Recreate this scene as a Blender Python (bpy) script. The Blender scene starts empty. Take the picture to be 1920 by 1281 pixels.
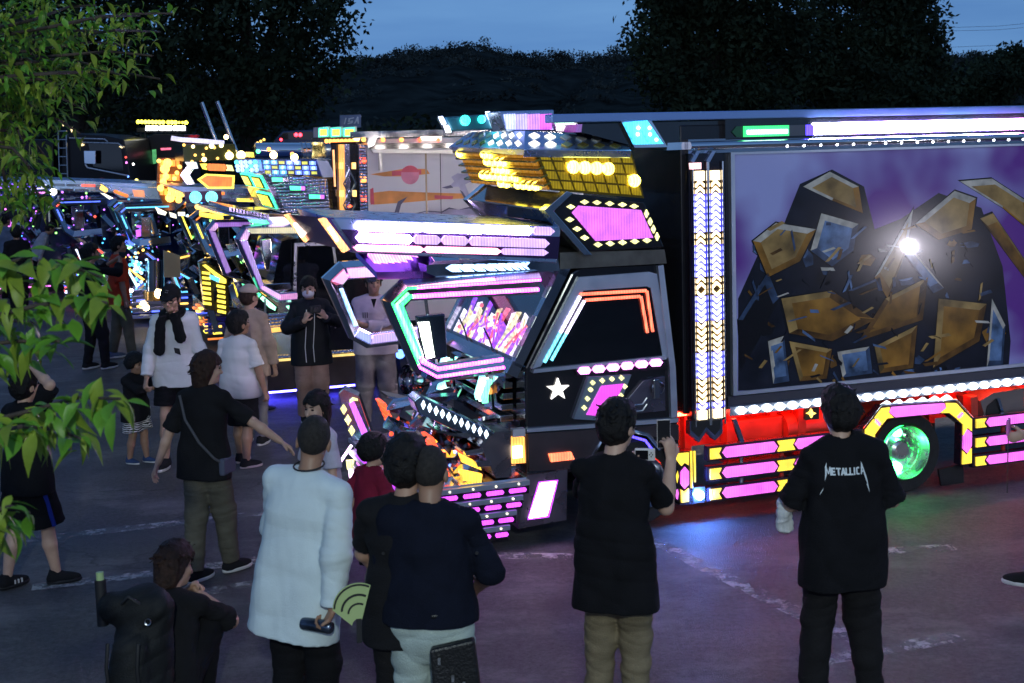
import bpy, bmesh, math, random
import numpy as np
from mathutils import Vector, Matrix
from mathutils.bvhtree import BVHTree

S = bpy.context.scene
COL = S.collection
rnd = random.Random(7)
R = math.radians

# ------------------------------------------------------------------ camera
F_PX, CAM_H, PITCH, ROLL, HZ = 2500.0, 3.15, R(4.2), R(1.3), 245.0
PPY = HZ + F_PX * math.tan(PITCH)
CFW = Vector((0, math.cos(PITCH), -math.sin(PITCH)))
_u0 = Vector((0, math.sin(PITCH), math.cos(PITCH)))
CRT = Vector((1, 0, 0)) * math.cos(ROLL) - _u0 * math.sin(ROLL)
CUP = _u0 * math.cos(ROLL) + Vector((1, 0, 0)) * math.sin(ROLL)
CPOS = Vector((0, 0, CAM_H))
cam_data = bpy.data.cameras.new('camera')
cam = bpy.data.objects.new('camera', cam_data)
COL.objects.link(cam)
cam.matrix_world = Matrix((
    (CRT.x, CUP.x, -CFW.x, CPOS.x), (CRT.y, CUP.y, -CFW.y, CPOS.y),
    (CRT.z, CUP.z, -CFW.z, CPOS.z), (0, 0, 0, 1)))
cam_data.sensor_fit = 'HORIZONTAL'
cam_data.sensor_width = 36.0
cam_data.lens = 36.0 * F_PX / 1920.0
cam_data.shift_y = -(640.5 - PPY) / 1920.0
cam_data.clip_start = 0.1
cam_data.clip_end = 3000
S.camera = cam

# ------------------------------------------------------------------ sky
world = bpy.data.worlds.new('World')
S.world = world
world.use_nodes = True
wn, wl = world.node_tree.nodes, world.node_tree.links
bg = wn['Background']
sky = wn.new('ShaderNodeTexSky')
sky.sky_type = 'NISHITA'
sky.sun_disc = False
sky.sun_elevation = R(4.0)
sky.sun_rotation = R(180)
sky.air_density = 1.0
sky.dust_density = 0.6
sky.ozone_density = 3.4
wtc = wn.new('ShaderNodeTexCoord')
wmp = wn.new('ShaderNodeMapping')
wmp.inputs['Scale'].default_value = (1.0, 1.0, 7.0)
wns = wn.new('ShaderNodeTexNoise')
wns.inputs['Scale'].default_value = 2.6
wns.inputs['Detail'].default_value = 5
wns.inputs['Roughness'].default_value = .5
wrp = wn.new('ShaderNodeValToRGB')
wrp.color_ramp.elements[0].position = .38
wrp.color_ramp.elements[1].position = .68
wrp.color_ramp.elements[0].color = (.80, .75, .92, 1)
wrp.color_ramp.elements[1].color = (1.32, 1.10, 1.14, 1)
wmx = wn.new('ShaderNodeMix')
wmx.data_type = 'RGBA'
wmx.blend_type = 'MULTIPLY'
wmx.inputs[0].default_value = 1.0
wl.new(wtc.outputs['Generated'], wmp.inputs[0])
wl.new(wmp.outputs[0], wns.inputs['Vector'])
wl.new(wns.outputs[0], wrp.inputs[0])
# dusk: the blue of the upper sky reaches down to the horizon
wlift = wn.new('ShaderNodeVectorMath')
wlift.operation = 'MULTIPLY_ADD'
wlift.inputs[1].default_value = (1, 1, .30)
wlift.inputs[2].default_value = (0, 0, .28)
wl.new(wtc.outputs['Generated'], wlift.inputs[0])
wl.new(wlift.outputs[0], sky.inputs['Vector'])
wl.new(sky.outputs[0], wmx.inputs[6])
wl.new(wrp.outputs[0], wmx.inputs[7])
wl.new(wmx.outputs[2], bg.inputs['Color'])
bg.inputs['Strength'].default_value = 0.15

# ------------------------------------------------------------------ exposure and sampling
S.view_settings.view_transform = 'Standard'
S.view_settings.look = 'None'
S.view_settings.exposure = 0.6
S.view_settings.gamma = 1.0
S.view_settings.use_curve_mapping = False
S.render.engine = 'CYCLES'
S.cycles.use_denoising = True
S.cycles.use_light_tree = True
S.cycles.max_bounces = 6
S.cycles.diffuse_bounces = 2
S.cycles.glossy_bounces = 4
S.cycles.transmission_bounces = 4
S.cycles.sample_clamp_indirect = 3.0
S.cycles.sample_clamp_direct = 0.0
S.cycles.caustics_reflective = False
S.cycles.caustics_refractive = False

# ------------------------------------------------------------------ pixel helpers (1920 x 1281 photograph)
def pray(x, y):
    return CFW + CRT * ((x - 960) / F_PX) - CUP * ((y - PPY) / F_PX)

def G(x, y, z=0.0):
    d = pray(x, y)
    return CPOS + d * ((z - CAM_H) / d.z)

def at_depth(x, y, dep):
    d = pray(x, y)
    return CPOS + d * (dep / d.y)

class Frame:
    """a local frame on the ground: x = s (rearward along the vehicle), y = w (away), z up"""
    def __init__(self, org, deg):
        self.o = Vector((org[0], org[1], 0))
        a = R(deg)
        self.a = a
        self.u = Vector((math.cos(a), math.sin(a), 0))
        self.v = Vector((-math.sin(a), math.cos(a), 0))
    def px(self, x, y, w=0.0):
        d = pray(x, y)
        c = CPOS - self.o
        t = (w - c.dot(self.v)) / d.dot(self.v)
        p = c + d * t
        return (p.dot(self.u), w, p.z)
    def pxz(self, x, y, z):
        d = pray(x, y)
        t = (z - CAM_H) / d.z
        p = CPOS + d * t - self.o
        return (p.dot(self.u), p.dot(self.v), z)
    def pxs(self, x, y, s):
        d = pray(x, y)
        c = CPOS - self.o
        t = (s - c.dot(self.u)) / d.dot(self.u)
        p = c + d * t
        return (s, p.dot(self.v), p.z)
    def glob(self, p):
        return self.o + self.u * p[0] + self.v * p[1] + Vector((0, 0, p[2]))

# ------------------------------------------------------------------ materials
MATS = {}
def mat(name, col=(.5, .5, .5), rough=.5, metal=0.0, emit=None, es=0.0, noise=0.0, nscale=8.0,
        bump=0.0, bscale=60.0, coat=0.0, spec=.5, alpha=None, trans=0.0, sheen=0.0, sss=0.0, rvar=0.0):
    if name in MATS:
        return MATS[name]
    m = bpy.data.materials.new(name)
    m.use_nodes = True
    nt = m.node_tree
    n, l = nt.nodes, nt.links
    b = n['Principled BSDF']
    c4 = (*col, 1)
    b.inputs['Base Color'].default_value = c4
    b.inputs['Roughness'].default_value = rough
    b.inputs['Metallic'].default_value = metal
    b.inputs['Specular IOR Level'].default_value = spec
    b.inputs['Coat Weight'].default_value = coat
    b.inputs['Coat Roughness'].default_value = .05
    b.inputs['Transmission Weight'].default_value = trans
    b.inputs['Sheen Weight'].default_value = sheen
    if emit:
        b.inputs['Emission Color'].default_value = (*emit, 1)
        b.inputs['Emission Strength'].default_value = es
    if noise or bump or rvar:
        tc = n.new('ShaderNodeTexCoord')
    if noise or rvar:
        t = n.new('ShaderNodeTexNoise')
        t.inputs['Scale'].default_value = nscale
        t.inputs['Detail'].default_value = 5
        l.new(tc.outputs['Object'], t.inputs['Vector'])
    if noise:
        mx = n.new('ShaderNodeMix')
        mx.data_type = 'RGBA'
        mx.inputs[6].default_value = (*[max(0, c * (1 - noise)) for c in col], 1)
        mx.inputs[7].default_value = (*[min(1, c * (1 + noise)) for c in col], 1)
        mr = n.new('ShaderNodeMapRange')
        mr.inputs[1].default_value = .3
        mr.inputs[2].default_value = .7
        l.new(t.outputs[0], mr.inputs[0])
        l.new(mr.outputs[0], mx.inputs[0])
        l.new(mx.outputs[2], b.inputs['Base Color'])
    if rvar:
        mr2 = n.new('ShaderNodeMapRange')
        mr2.inputs[1].default_value = .3
        mr2.inputs[2].default_value = .7
        mr2.inputs[3].default_value = max(.02, rough - rvar)
        mr2.inputs[4].default_value = min(1, rough + rvar)
        l.new(t.outputs[0], mr2.inputs[0])
        l.new(mr2.outputs[0], b.inputs['Roughness'])
    if bump:
        t2 = n.new('ShaderNodeTexNoise')
        t2.inputs['Scale'].default_value = bscale
        t2.inputs['Detail'].default_value = 4
        l.new(tc.outputs['Object'], t2.inputs['Vector'])
        bp = n.new('ShaderNodeBump')
        bp.inputs['Strength'].default_value = bump
        bp.inputs['Distance'].default_value = .02
        l.new(t2.outputs[0], bp.inputs['Height'])
        l.new(bp.outputs[0], b.inputs['Normal'])
    MATS[name] = m
    return m

def lamp_mat(name, col=(1, 1, 1), es=1.0, base=None, rough=.25):
    """a lit translucent lens: a faint ribbed variation in what it gives off"""
    if name in MATS:
        return MATS[name]
    m = mat(name, base or tuple(min(1, .15 + .7 * c) for c in col), rough, emit=col, es=es)
    n, l = m.node_tree.nodes, m.node_tree.links
    b = n['Principled BSDF']
    tc = n.new('ShaderNodeTexCoord')
    t = n.new('ShaderNodeTexNoise')
    t.inputs['Scale'].default_value = 9
    l.new(tc.outputs['Object'], t.inputs['Vector'])
    mr = n.new('ShaderNodeMapRange')
    mr.inputs[1].default_value = .3
    mr.inputs[2].default_value = .7
    mr.inputs[3].default_value = es * .72
    mr.inputs[4].default_value = es * 1.28
    l.new(t.outputs[0], mr.inputs[0])
    # moulded ribs of the lens
    wv_ = n.new('ShaderNodeTexWave')
    wv_.inputs['Scale'].default_value = 14
    wv_.inputs['Distortion'].default_value = .6
    l.new(tc.outputs['Object'], wv_.inputs['Vector'])
    rb = n.new('ShaderNodeMapRange')
    rb.inputs[3].default_value = .62
    rb.inputs[4].default_value = 1.25
    l.new(wv_.outputs['Fac'], rb.inputs[0])
    mu = n.new('ShaderNodeMath')
    mu.operation = 'MULTIPLY'
    l.new(mr.outputs[0], mu.inputs[0])
    l.new(rb.outputs[0], mu.inputs[1])
    l.new(mu.outputs[0], b.inputs['Emission Strength'])
    return m

# ------------------------------------------------------------------ mesh builder
class MB:
    def __init__(self):
        self.v, self.f, self.mi = [], [], []
        self.m = 0
    def add(self, vs, fs):
        o = len(self.v)
        self.v += [tuple(p) for p in vs]
        self.f += [tuple(i + o for i in f) for f in fs]
        self.mi += [self.m] * len(fs)
        return self
    def box(self, x0, x1, y0, y1, z0, z1):
        vs = [(x, y, z) for z in (z0, z1) for y in (y0, y1) for x in (x0, x1)]
        return self.add(vs, [(0, 2, 3, 1), (4, 5, 7, 6), (0, 1, 5, 4), (2, 6, 7, 3), (0, 4, 6, 2), (1, 3, 7, 5)])
    def hexa(self, a, b):
        """two matching loops of points -> closed solid"""
        n = len(a)
        fs = [tuple(range(n))[::-1], tuple(range(n, 2 * n))]
        fs += [(i, (i + 1) % n, n + (i + 1) % n, n + i) for i in range(n)]
        return self.add(list(a) + list(b), fs)
    def plate(self, poly, off):
        """polygon of 3-D points extruded by the vector off"""
        o = Vector(off)
        return self.hexa([tuple(Vector(p)) for p in poly], [tuple(Vector(p) + o) for p in poly])
    def ring(self, outer, inner, off):
        """frame between two matching polygons, extruded"""
        n = len(outer)
        o = Vector(off)
        vs = [Vector(p) for p in outer] + [Vector(p) for p in inner]
        vs += [p + o for p in vs]
        fs = []
        for i in range(n):
            j = (i + 1) % n
            fs += [(i, j, n + j, n + i), (2 * n + i, 3 * n + i, 3 * n + j, 2 * n + j),
                   (i, 2 * n + i, 2 * n + j, j), (n + i, n + j, 3 * n + j, 3 * n + i)]
        return self.add(vs, fs)
    def tube(self, pts, r, n=8, closed=False, r1=None, caps=True):
        pts = [Vector(p) for p in pts]
        k = len(pts)
        rs = r if isinstance(r, (list, tuple)) else [r + ((r1 if r1 is not None else r) - r) * i / max(1, k - 1) for i in range(k)]
        vs = []
        prev = None
        for i, p in enumerate(pts):
            if closed:
                d = pts[(i + 1) % k] - pts[i - 1]
            else:
                d = pts[min(i + 1, k - 1)] - pts[max(i - 1, 0)]
            d.normalize()
            if prev is None:
                a = d.orthogonal().normalized()
            else:
                a = (prev - d * prev.dot(d))
                if a.length < 1e-5:
                    a = d.orthogonal()
                a.normalize()
            prev = a
            b = d.cross(a)
            for j in range(n):
                t = 2 * math.pi * j / n
                vs.append(p + (a * math.cos(t) + b * math.sin(t)) * rs[i])
        fs = []
        for i in range(k if closed else k - 1):
            i2 = (i + 1) % k
            for j in range(n):
                j2 = (j + 1) % n
                fs.append((i * n + j, i * n + j2, i2 * n + j2, i2 * n + j))
        if not closed and caps:
            fs += [tuple(range(n))[::-1], tuple(range((k - 1) * n, k * n))]
        return self.add(vs, fs)
    def lathe(self, prof, c, axis, n=24):
        """profile [(r, t)] turned round the axis through c"""
        ax = Vector(axis).normalized()
        a = ax.orthogonal().normalized()
        b = ax.cross(a)
        c = Vector(c)
        vs, fs = [], []
        k = len(prof)
        for r, t in prof:
            for j in range(n):
                q = 2 * math.pi * j / n
                vs.append(c + ax * t + (a * math.cos(q) + b * math.sin(q)) * max(r, 1e-4))
        for i in range(k - 1):
            for j in range(n):
                j2 = (j + 1) % n
                fs.append((i * n + j, i * n + j2, (i + 1) * n + j2, (i + 1) * n + j))
        return self.add(vs, fs)
    def ball(self, c, r, n=10, k=6):
        r3 = r if isinstance(r, (list, tuple)) else (r, r, r)
        vs, fs = [], []
        for i in range(k + 1):
            p = math.pi * i / k
            for j in range(n):
                q = 2 * math.pi * j / n
                vs.append((c[0] + r3[0] * math.sin(p) * math.cos(q), c[1] + r3[1] * math.sin(p) * math.sin(q), c[2] + r3[2] * math.cos(p)))
        for i in range(k):
            for j in range(n):
                j2 = (j + 1) % n
                fs.append((i * n + j, (i + 1) * n + j, (i + 1) * n + j2, i * n + j2))
        return self.add(vs, fs)
    def mesh(self, name, mats, smooth=None):
        me = bpy.data.meshes.new(name)
        me.from_pydata(self.v, [], self.f)
        for m in (mats if isinstance(mats, (list, tuple)) else [mats]):
            me.materials.append(m)
        if any(self.mi):
            me.polygons.foreach_set('material_index', self.mi)
        bm = bmesh.new()
        bm.from_mesh(me)
        bmesh.ops.recalc_face_normals(bm, faces=bm.faces)
        bm.to_mesh(me)
        bm.free()
        if smooth is not None:
            me.polygons.foreach_set('use_smooth', [True] * len(me.polygons))
            me.set_sharp_from_angle(angle=R(smooth))
        me.update()
        return me
    def build(self, name, mats, parent=None, smooth=None, bevel=0.0):
        o = bpy.data.objects.new(name, self.mesh(name, mats, smooth))
        COL.objects.link(o)
        if parent:
            o.parent = parent
        if bevel:
            md = o.modifiers.new('bevel', 'BEVEL')
            md.width = bevel
            md.segments = 2
            md.limit_method = 'ANGLE'
        return o

def tag(o, label=None, cat=None, group=None, kind=None):
    if label: o['label'] = label
    if cat: o['category'] = cat
    if group: o['group'] = group
    if kind: o['kind'] = kind
    return o

def empty(name, loc=(0, 0, 0), rz=0.0):
    o = bpy.data.objects.new(name, None)
    o.empty_display_size = .2
    o.location = loc
    o.rotation_euler = (0, 0, rz)
    COL.objects.link(o)
    return o

def inst(name, me, parent, loc=(0, 0, 0), rot=None, scale=None):
    o = bpy.data.objects.new(name, me)
    COL.objects.link(o)
    o.parent = parent
    o.location = loc
    if rot is not None: o.rotation_euler = rot
    if scale is not None: o.scale = scale
    return o

def lerp(a, b, t):
    return tuple(x + (y - x) * t for x, y in zip(a, b))

def inset(poly, c=None, k=.8):
    if c is None:
        c = [sum(p[i] for p in poly) / len(poly) for i in range(3)]
    return [lerp(c, p, k) for p in poly]

# common materials
CHROME = mat('chrome', (.82, .84, .88), .10, 1.0, rvar=.07, nscale=3)
CHROME_D = mat('dark chrome', (.46, .47, .52), .14, 1.0, rvar=.08, nscale=4)
STEEL = mat('brushed steel', (.55, .56, .58), .32, 1.0, noise=.1, nscale=14, rvar=.1)
BLACKP = mat('black gloss paint', (.012, .012, .016), .12, 0, coat=.8, rvar=.05)
BLACKM = mat('black matt', (.012, .012, .014), .6, noise=.3)
RUBBER = mat('tyre rubber', (.014, .014, .015), .75, noise=.3, nscale=30, bump=.2)
GLASS_D = mat('dark glass', (.004, .005, .008), .04, 0, coat=.5)
PINK = lamp_mat('pink lit lens', (1.0, .15, .90), .80)
MAGENTA = lamp_mat('magenta lit lens', (.85, .05, .80), .8)
YELLOW = lamp_mat('yellow lit lens', (1.0, .72, .03), .85)
PALEYEL = lamp_mat('pale yellow lit lens', (1.0, .95, .35), 1.1)
VIOLET = lamp_mat('violet lit lens', (.62, .12, 1.0), 1.2)
PURPLE = lamp_mat('purple lit lens', (.5, .02, .95), 1.1)
WHITE_L = lamp_mat('white led', (.92, .95, 1.0), 9.0)
WHITE_P = lamp_mat('white pink led', (1.0, .62, 1.0), 4.0)
WHITE_V = lamp_mat('white violet led', (.80, .68, 1.0), 7.0)
GREEN_L = lamp_mat('green led', (.06, 1.0, .30), 4.0)
RED_L = lamp_mat('red led', (1.0, .10, .03), 2.6)
ORANGE_L = lamp_mat('orange lamp', (1.0, .33, .05), 3.0)
AMBER_L = lamp_mat('amber bright lamp', (1.0, .76, .08), 7.0)
AMBER_M = lamp_mat('amber lamp', (1.0, .60, .04), 1.1)
BLUE_L = lamp_mat('blue led', (.10, .22, 1.0), 6.0)
CYAN_L = lamp_mat('cyan lit panel', (.05, .62, 1.0), 1.6)
TEAL_L = lamp_mat('teal lamp', (.03, .85, .75), 2.2)
cam_data.dof.use_dof = True
cam_data.dof.focus_distance = 12.5
cam_data.dof.aperture_fstop = 5.6

# ------------------------------------------------------------------ ground
def ground_material():
    m = bpy.data.materials.new('asphalt')
    m.use_nodes = True
    n, l = m.node_tree.nodes, m.node_tree.links
    b = n['Principled BSDF']
    tc = n.new('ShaderNodeTexCoord')
    def noise(sc, det=6, rough=.6, stretch=None):
        t = n.new('ShaderNodeTexNoise')
        t.inputs['Scale'].default_value = sc
        t.inputs['Detail'].default_value = det
        t.inputs['Roughness'].default_value = rough
        if stretch:
            mp = n.new('ShaderNodeMapping')
            mp.inputs['Scale'].default_value = stretch
            mp.inputs['Rotation'].default_value = (0, 0, R(-8))
            l.new(tc.outputs['Object'], mp.inputs[0])
            l.new(mp.outputs[0], t.inputs['Vector'])
        else:
            l.new(tc.outputs['Object'], t.inputs['Vector'])
        return t
    def ramp(src, a, b2, c0, c1):
        r = n.new('ShaderNodeValToRGB')
        r.color_ramp.elements[0].position = a
        r.color_ramp.elements[1].position = b2
        r.color_ramp.elements[0].color = (*c0, 1)
        r.color_ramp.elements[1].color = (*c1, 1)
        l.new(src.outputs[0], r.inputs[0])
        return r
    def mix(fac, a, bb, mode='MIX'):
        x = n.new('ShaderNodeMix')
        x.data_type = 'RGBA'
        x.blend_type = mode
        if isinstance(fac, float): x.inputs[0].default_value = fac
        else: l.new(fac, x.inputs[0])
        l.new(a, x.inputs[6])
        if isinstance(bb, tuple): x.inputs[7].default_value = (*bb, 1)
        else: l.new(bb, x.inputs[7])
        return x
    big = ramp(noise(.35, 5), .3, .7, (.060, .058, .060), (.115, .112, .112))
    fine = ramp(noise(24, 6, .9), .35, .75, (.42, .42, .42), (1.7, 1.7, 1.7))
    x1 = mix(1.0, big.outputs[0], fine.outputs[0], 'MULTIPLY')
    # chalky worn streaks, drawn out along the lanes
    wear = ramp(noise(1.1, 9, .75, (.75, 1.25, 1)), .50, .68, (0, 0, 0), (.55, .55, .55))
    x2 = mix(wear.outputs[0], x1.outputs[2], (.27, .26, .255))
    speck = ramp(noise(14, 8, .8), .60, .72, (0, 0, 0), (.6, .6, .6))
    x3 = mix(speck.outputs[0], x2.outputs[2], (.32, .31, .30))
    stain = ramp(noise(.9, 3, .5), .60, .68, (0, 0, 0), (.55, .55, .55))
    x3 = mix(stain.outputs[0], x3.outputs[2], (.022, .021, .021))
    vo = n.new('ShaderNodeTexVoronoi')
    vo.feature = 'DISTANCE_TO_EDGE'
    vo.inputs['Scale'].default_value = .13
    wob = noise(1.6, 5)
    va = n.new('ShaderNodeVectorMath')
    va.operation = 'ADD'
    l.new(tc.outputs['Object'], va.inputs[0])
    l.new(wob.outputs[1], va.inputs[1])
    l.new(va.outputs[0], vo.inputs['Vector'])
    crack = ramp(vo, .0, .004, (.6, .6, .6), (0, 0, 0))
    x4 = mix(crack.outputs[0], x3.outputs[2], (.012, .012, .012))
    l.new(x4.outputs[2], b.inputs['Base Color'])
    rr = ramp(noise(.8, 4), .3, .7, (.50, .50, .50), (.72, .72, .72))
    l.new(rr.outputs[0], b.inputs['Roughness'])
    bp = n.new('ShaderNodeBump')
    bp.inputs['Strength'].default_value = .8
    bp.inputs['Distance'].default_value = .02
    l.new(noise(90, 4, .7).outputs[0], bp.inputs['Height'])
    l.new(bp.outputs[0], b.inputs['Normal'])
    return m

g = MB()
g.add([(-700, -60, 0), (700, -60, 0), (700, 900, 0), (-700, 900, 0)], [(0, 1, 2, 3)])
tag(g.build('ground', ground_material()), kind='structure')

def worn_paint():
    m = mat('worn white road paint', (.55, .54, .52), .8)
    n, l = m.node_tree.nodes, m.node_tree.links
    b = n['Principled BSDF']
    tc = n.new('ShaderNodeTexCoord')
    t = n.new('ShaderNodeTexNoise')
    t.inputs['Scale'].default_value = 6
    t.inputs['Detail'].default_value = 10
    t.inputs['Roughness'].default_value = .75
    l.new(tc.outputs['Object'], t.inputs['Vector'])
    r = n.new('ShaderNodeMapRange')
    r.inputs[1].default_value = .44
    r.inputs[2].default_value = .60
    r.inputs[4].default_value = .78
    l.new(t.outputs[0], r.inputs[0])
    l.new(r.outputs[0], b.inputs['Alpha'])
    return m
WP = worn_paint()
for pts in ([(-60, 1025), (60, 1012), (300, 985), (500, 962)], [(60, 1102), (215, 1085), (480, 1052), (760, 1040), (1075, 1045)],
            [(1195, 1000), (1330, 1068), (1500, 1152), (1640, 1215)], [(1500, 1245), (1640, 1222), (1800, 1195)],
            [(340, 1118), (480, 1095)], [(1640, 1035), (1790, 1027)]):
    q = [G(*p) for p in pts]
    for a, b in zip(q[:-1], q[1:]):
        pass
    mbp = MB()
    vs = []
    for i, p in enumerate(q):
        d = (q[min(i + 1, len(q) - 1)] - q[max(i - 1, 0)]).normalized()
        sd = Vector((-d.y, d.x, 0)) * .075
        vs += [tuple(p + sd + Vector((0, 0, .004))), tuple(p - sd + Vector((0, 0, .004)))]
    mbp.add(vs, [(2 * i, 2 * i + 1, 2 * i + 3, 2 * i + 2) for i in range(len(q) - 1)])
    tag(mbp.build('parking_line', WP), kind='structure')

# ------------------------------------------------------------------ hills
def npnoise(P, seed=0, octs=4):
    """cheap smooth value noise on an (n, 3) array"""
    rs = np.random.RandomState(seed)
    out = np.zeros(len(P))
    amp, fr = 1.0, 1.0
    for o in range(octs):
        for k in range(4):
            d = rs.normal(size=3)
            d /= np.linalg.norm(d)
            ph = rs.uniform(0, 6.28)
            d2 = rs.normal(size=3)
            out += amp * .35 * np.sin(P @ d * fr * 2.2 + ph + 1.3 * np.sin(P @ d2 * fr * .9 + ph * 2))
        amp *= .55
        fr *= 2.03
    return out

ridge = [(-400, 60), (200, 90), (480, 150), (600, 150), (655, 135), (700, 108), (745, 104), (800, 96), (870, 82), (915, 90), (960, 99),
         (1020, 107), (1090, 108), (1180, 98), (1300, 102), (1500, 98), (1700, 108), (1770, 104), (1830, 112), (1880, 108), (1930, 100), (2400, 90)]
DR = 300.0
rx = [at_depth(x, y, DR).x for x, y in ridge]
rz = [at_depth(x, y, DR).z for x, y in ridge]
nx, ny = 170, 26
X, Y = np.meshgrid(np.linspace(-185, 190, nx), np.linspace(95, 420, ny))
T = np.clip((Y - 95) / (DR - 95), 0, 2)
prof = np.where(T < 1, T ** .8, 1 - (T - 1) * .5)
Z = np.interp(X, rx, rz) * prof
P = np.stack([X.ravel(), Y.ravel(), np.zeros(nx * ny)], 1)
Z = Z + (npnoise(P * .16, 3, 3) * 1.1 * np.clip(T.ravel() * 3, 0, 1)).reshape(Z.shape) - 1.2
hm = MB()
hm.v = [(x, y, z) for x, y, z in zip(X.ravel(), Y.ravel(), Z.ravel())]
hm.f = [(j * nx + i, j * nx + i + 1, (j + 1) * nx + i + 1, (j + 1) * nx + i) for j in range(ny - 1) for i in range(nx - 1)]
hm.mi = [0] * len(hm.f)
tag(hm.build('hills', mat('wooded hillside', (.030, .034, .030), 1.0, noise=.5, nscale=.25, spec=0)), kind='structure')

# the wood on the hill: clumps of foliage
rs = np.random.RandomState(5)

# ------------------------------------------------------------------ big trees beyond the lorries
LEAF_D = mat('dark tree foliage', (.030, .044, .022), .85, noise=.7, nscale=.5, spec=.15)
BARK = mat('dark bark', (.035, .028, .022), .9, noise=.4, nscale=6, bump=.4, bscale=20)
def leafy_crown(blobs, n, size, seed, sub=18):
    """leaf-sized faces gathered in clumps through the crown's volume"""
    r_ = np.random.RandomState(seed)
    w = np.array([b[3] * b[4] * b[5] for b in blobs]) ** .75
    w /= w.sum()
    nc = n // sub
    bi = r_.choice(len(blobs), nc, p=w)
    B = np.array(blobs)[bi]
    d = r_.normal(size=(nc, 3))
    d /= np.linalg.norm(d, axis=1, keepdims=True)
    rad = r_.uniform(.35, 1.08, size=(nc, 1)) ** .55
    c = B[:, :3] + d * rad * B[:, 3:6]
    c = np.repeat(c, sub, 0) + r_.normal(size=(nc * sub, 3)) * size * np.array([2.6, 2.6, 1.5])
    m = len(c)
    a = r_.normal(size=(m, 3))
    a /= np.linalg.norm(a, axis=1, keepdims=True)
    b = np.cross(a, r_.normal(size=(m, 3)))
    b /= np.linalg.norm(b, axis=1, keepdims=True)
    s = size * r_.uniform(.6, 1.4, size=(m, 1))
    v = np.stack([c - a * s, c + b * s * .5, c + a * s, c - b * s * .5], 1).reshape(-1, 3)
    return v
def quads_obj(name, v, m, parent):
    me = bpy.data.meshes.new(name)
    k = len(v) // 4
    me.vertices.add(len(v))
    me.vertices.foreach_set('co', v.astype(np.float32).ravel())
    me.loops.add(k * 4)
    me.loops.foreach_set('vertex_index', np.arange(k * 4, dtype=np.int32))
    me.polygons.add(k)
    me.polygons.foreach_set('loop_start', np.arange(0, k * 4, 4, dtype=np.int32))
    me.materials.append(m)
    me.update(calc_edges=True)
    o = bpy.data.objects.new(name, me)
    COL.objects.link(o)
    o.parent = parent
    return o
hb = []
for k in range(2400):
    x = rs.uniform(-170, 175)
    t = max(.05, 1 - abs(rs.normal(0, .25))) if k < 1200 else rs.uniform(.08, 1.0)
    y = 95 + t * (DR - 95)
    z = np.interp(x, rx, rz) * t ** .8 - 1.6
    r = rs.uniform(1.2, 3.4) * (.7 + .5 * t)
    hb.append((x, y, z, r, r, r * rs.uniform(.6, .95)))
fwo = quads_obj('far_wood', leafy_crown(hb, 360000, .27, 6, 60), mat('far hazed foliage', (.052, .060, .050), 1.0, noise=.7, nscale=.25, spec=.05), None)  # foliage colour lightened to stand in for haze
tag(fwo, kind='stuff')
def tree(px, dep, blobs_px, n, size, seed, label, trunk_r=.35):
    base = at_depth(px, 250, dep)
    t = empty('broadleaf_tree', (base.x, base.y, 0))
    tag(t, label, 'tree', 'trees behind the parked lorries')
    bl = []
    for bx, by, r1, r2 in blobs_px:
        p = at_depth(bx, by, dep + rs.uniform(-1, 1) * 1.5)
        k = dep / F_PX
        bl.append((p.x - base.x, p.y - base.y, p.z, r1 * k, (r1 + r2) * .5 * k, r2 * k))
    quads_obj('crown', leafy_crown(bl, n, size, seed), LEAF_D, t)
    tk = MB()
    top = max(b[2] for b in bl)
    tk.tube([(0, 0, -.2), (.1, 0, 1.5), (-.15, .1, 3.2), (.1, 0, top * .55), (0, .1, top * .9)], [trunk_r * 1.2, trunk_r, trunk_r * .85, trunk_r * .55, trunk_r * .15], 9)
    for b in bl:
        z0 = min(b[2] * .6, top * .5)
        tk.tube([(0, 0, z0), (b[0] * .45, b[1] * .4, z0 + (b[2] - z0) * .7), (b[0], b[1], b[2] + b[5] * .4)], [trunk_r * .45, trunk_r * .25, .04], 6)
    tk.build('trunk', BARK, t, smooth=60)
    return t
tree(470, 62, [(470, 60, 150, 120), (580, 20, 90, 80), (600, 105, 65, 60), (520, 150, 110, 70), (380, 130, 120, 100), (430, -80, 170, 110), (330, 30, 110, 110), (610, -60, 60, 80), (440, 205, 150, 50)],
     26000, .16, 1, 'dark broad tree towering behind the lorry with two chrome exhaust stacks', .5)
tree(150, 66, [(150, 40, 170, 140), (60, 140, 140, 110), (220, 180, 130, 70), (100, -80, 200, 120), (-60, 60, 150, 150)],
     22000, .17, 2, 'dark broad tree at the far left, behind the overhanging leafy branches', .5)
tree(1330, 60, [(1330, 60, 120, 100), (1240, 70, 60, 55), (1230, 110, 40, 40), (1400, 10, 130, 90), (1300, -40, 110, 80), (1440, 110, 110, 80), (1280, 150, 90, 50), (1250, 15, 40, 35), (1360, 185, 130, 40)],
     26000, .15, 3, 'tall dark tree against the dusk sky behind the nearest lorry cab', .5)
tree(1620, 63, [(1600, 40, 120, 100), (1690, 60, 75, 70), (1720, 110, 55, 60), (1560, 120, 110, 80), (1650, -40, 110, 70), (1740, 155, 60, 40), (1640, 170, 120, 50), (1705, 0, 45, 40)],
     24000, .15, 4, 'tall dark tree standing above the picture on the box lorry', .5)
tree(1885, 90, [(1885, 125, 50, 30), (1910, 105, 30, 16), (1850, 150, 60, 35), (1945, 140, 50, 40), (1830, 180, 70, 40)],
     9000, .17, 5, 'low dark tree at the far right edge below the power lines', .3)

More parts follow.
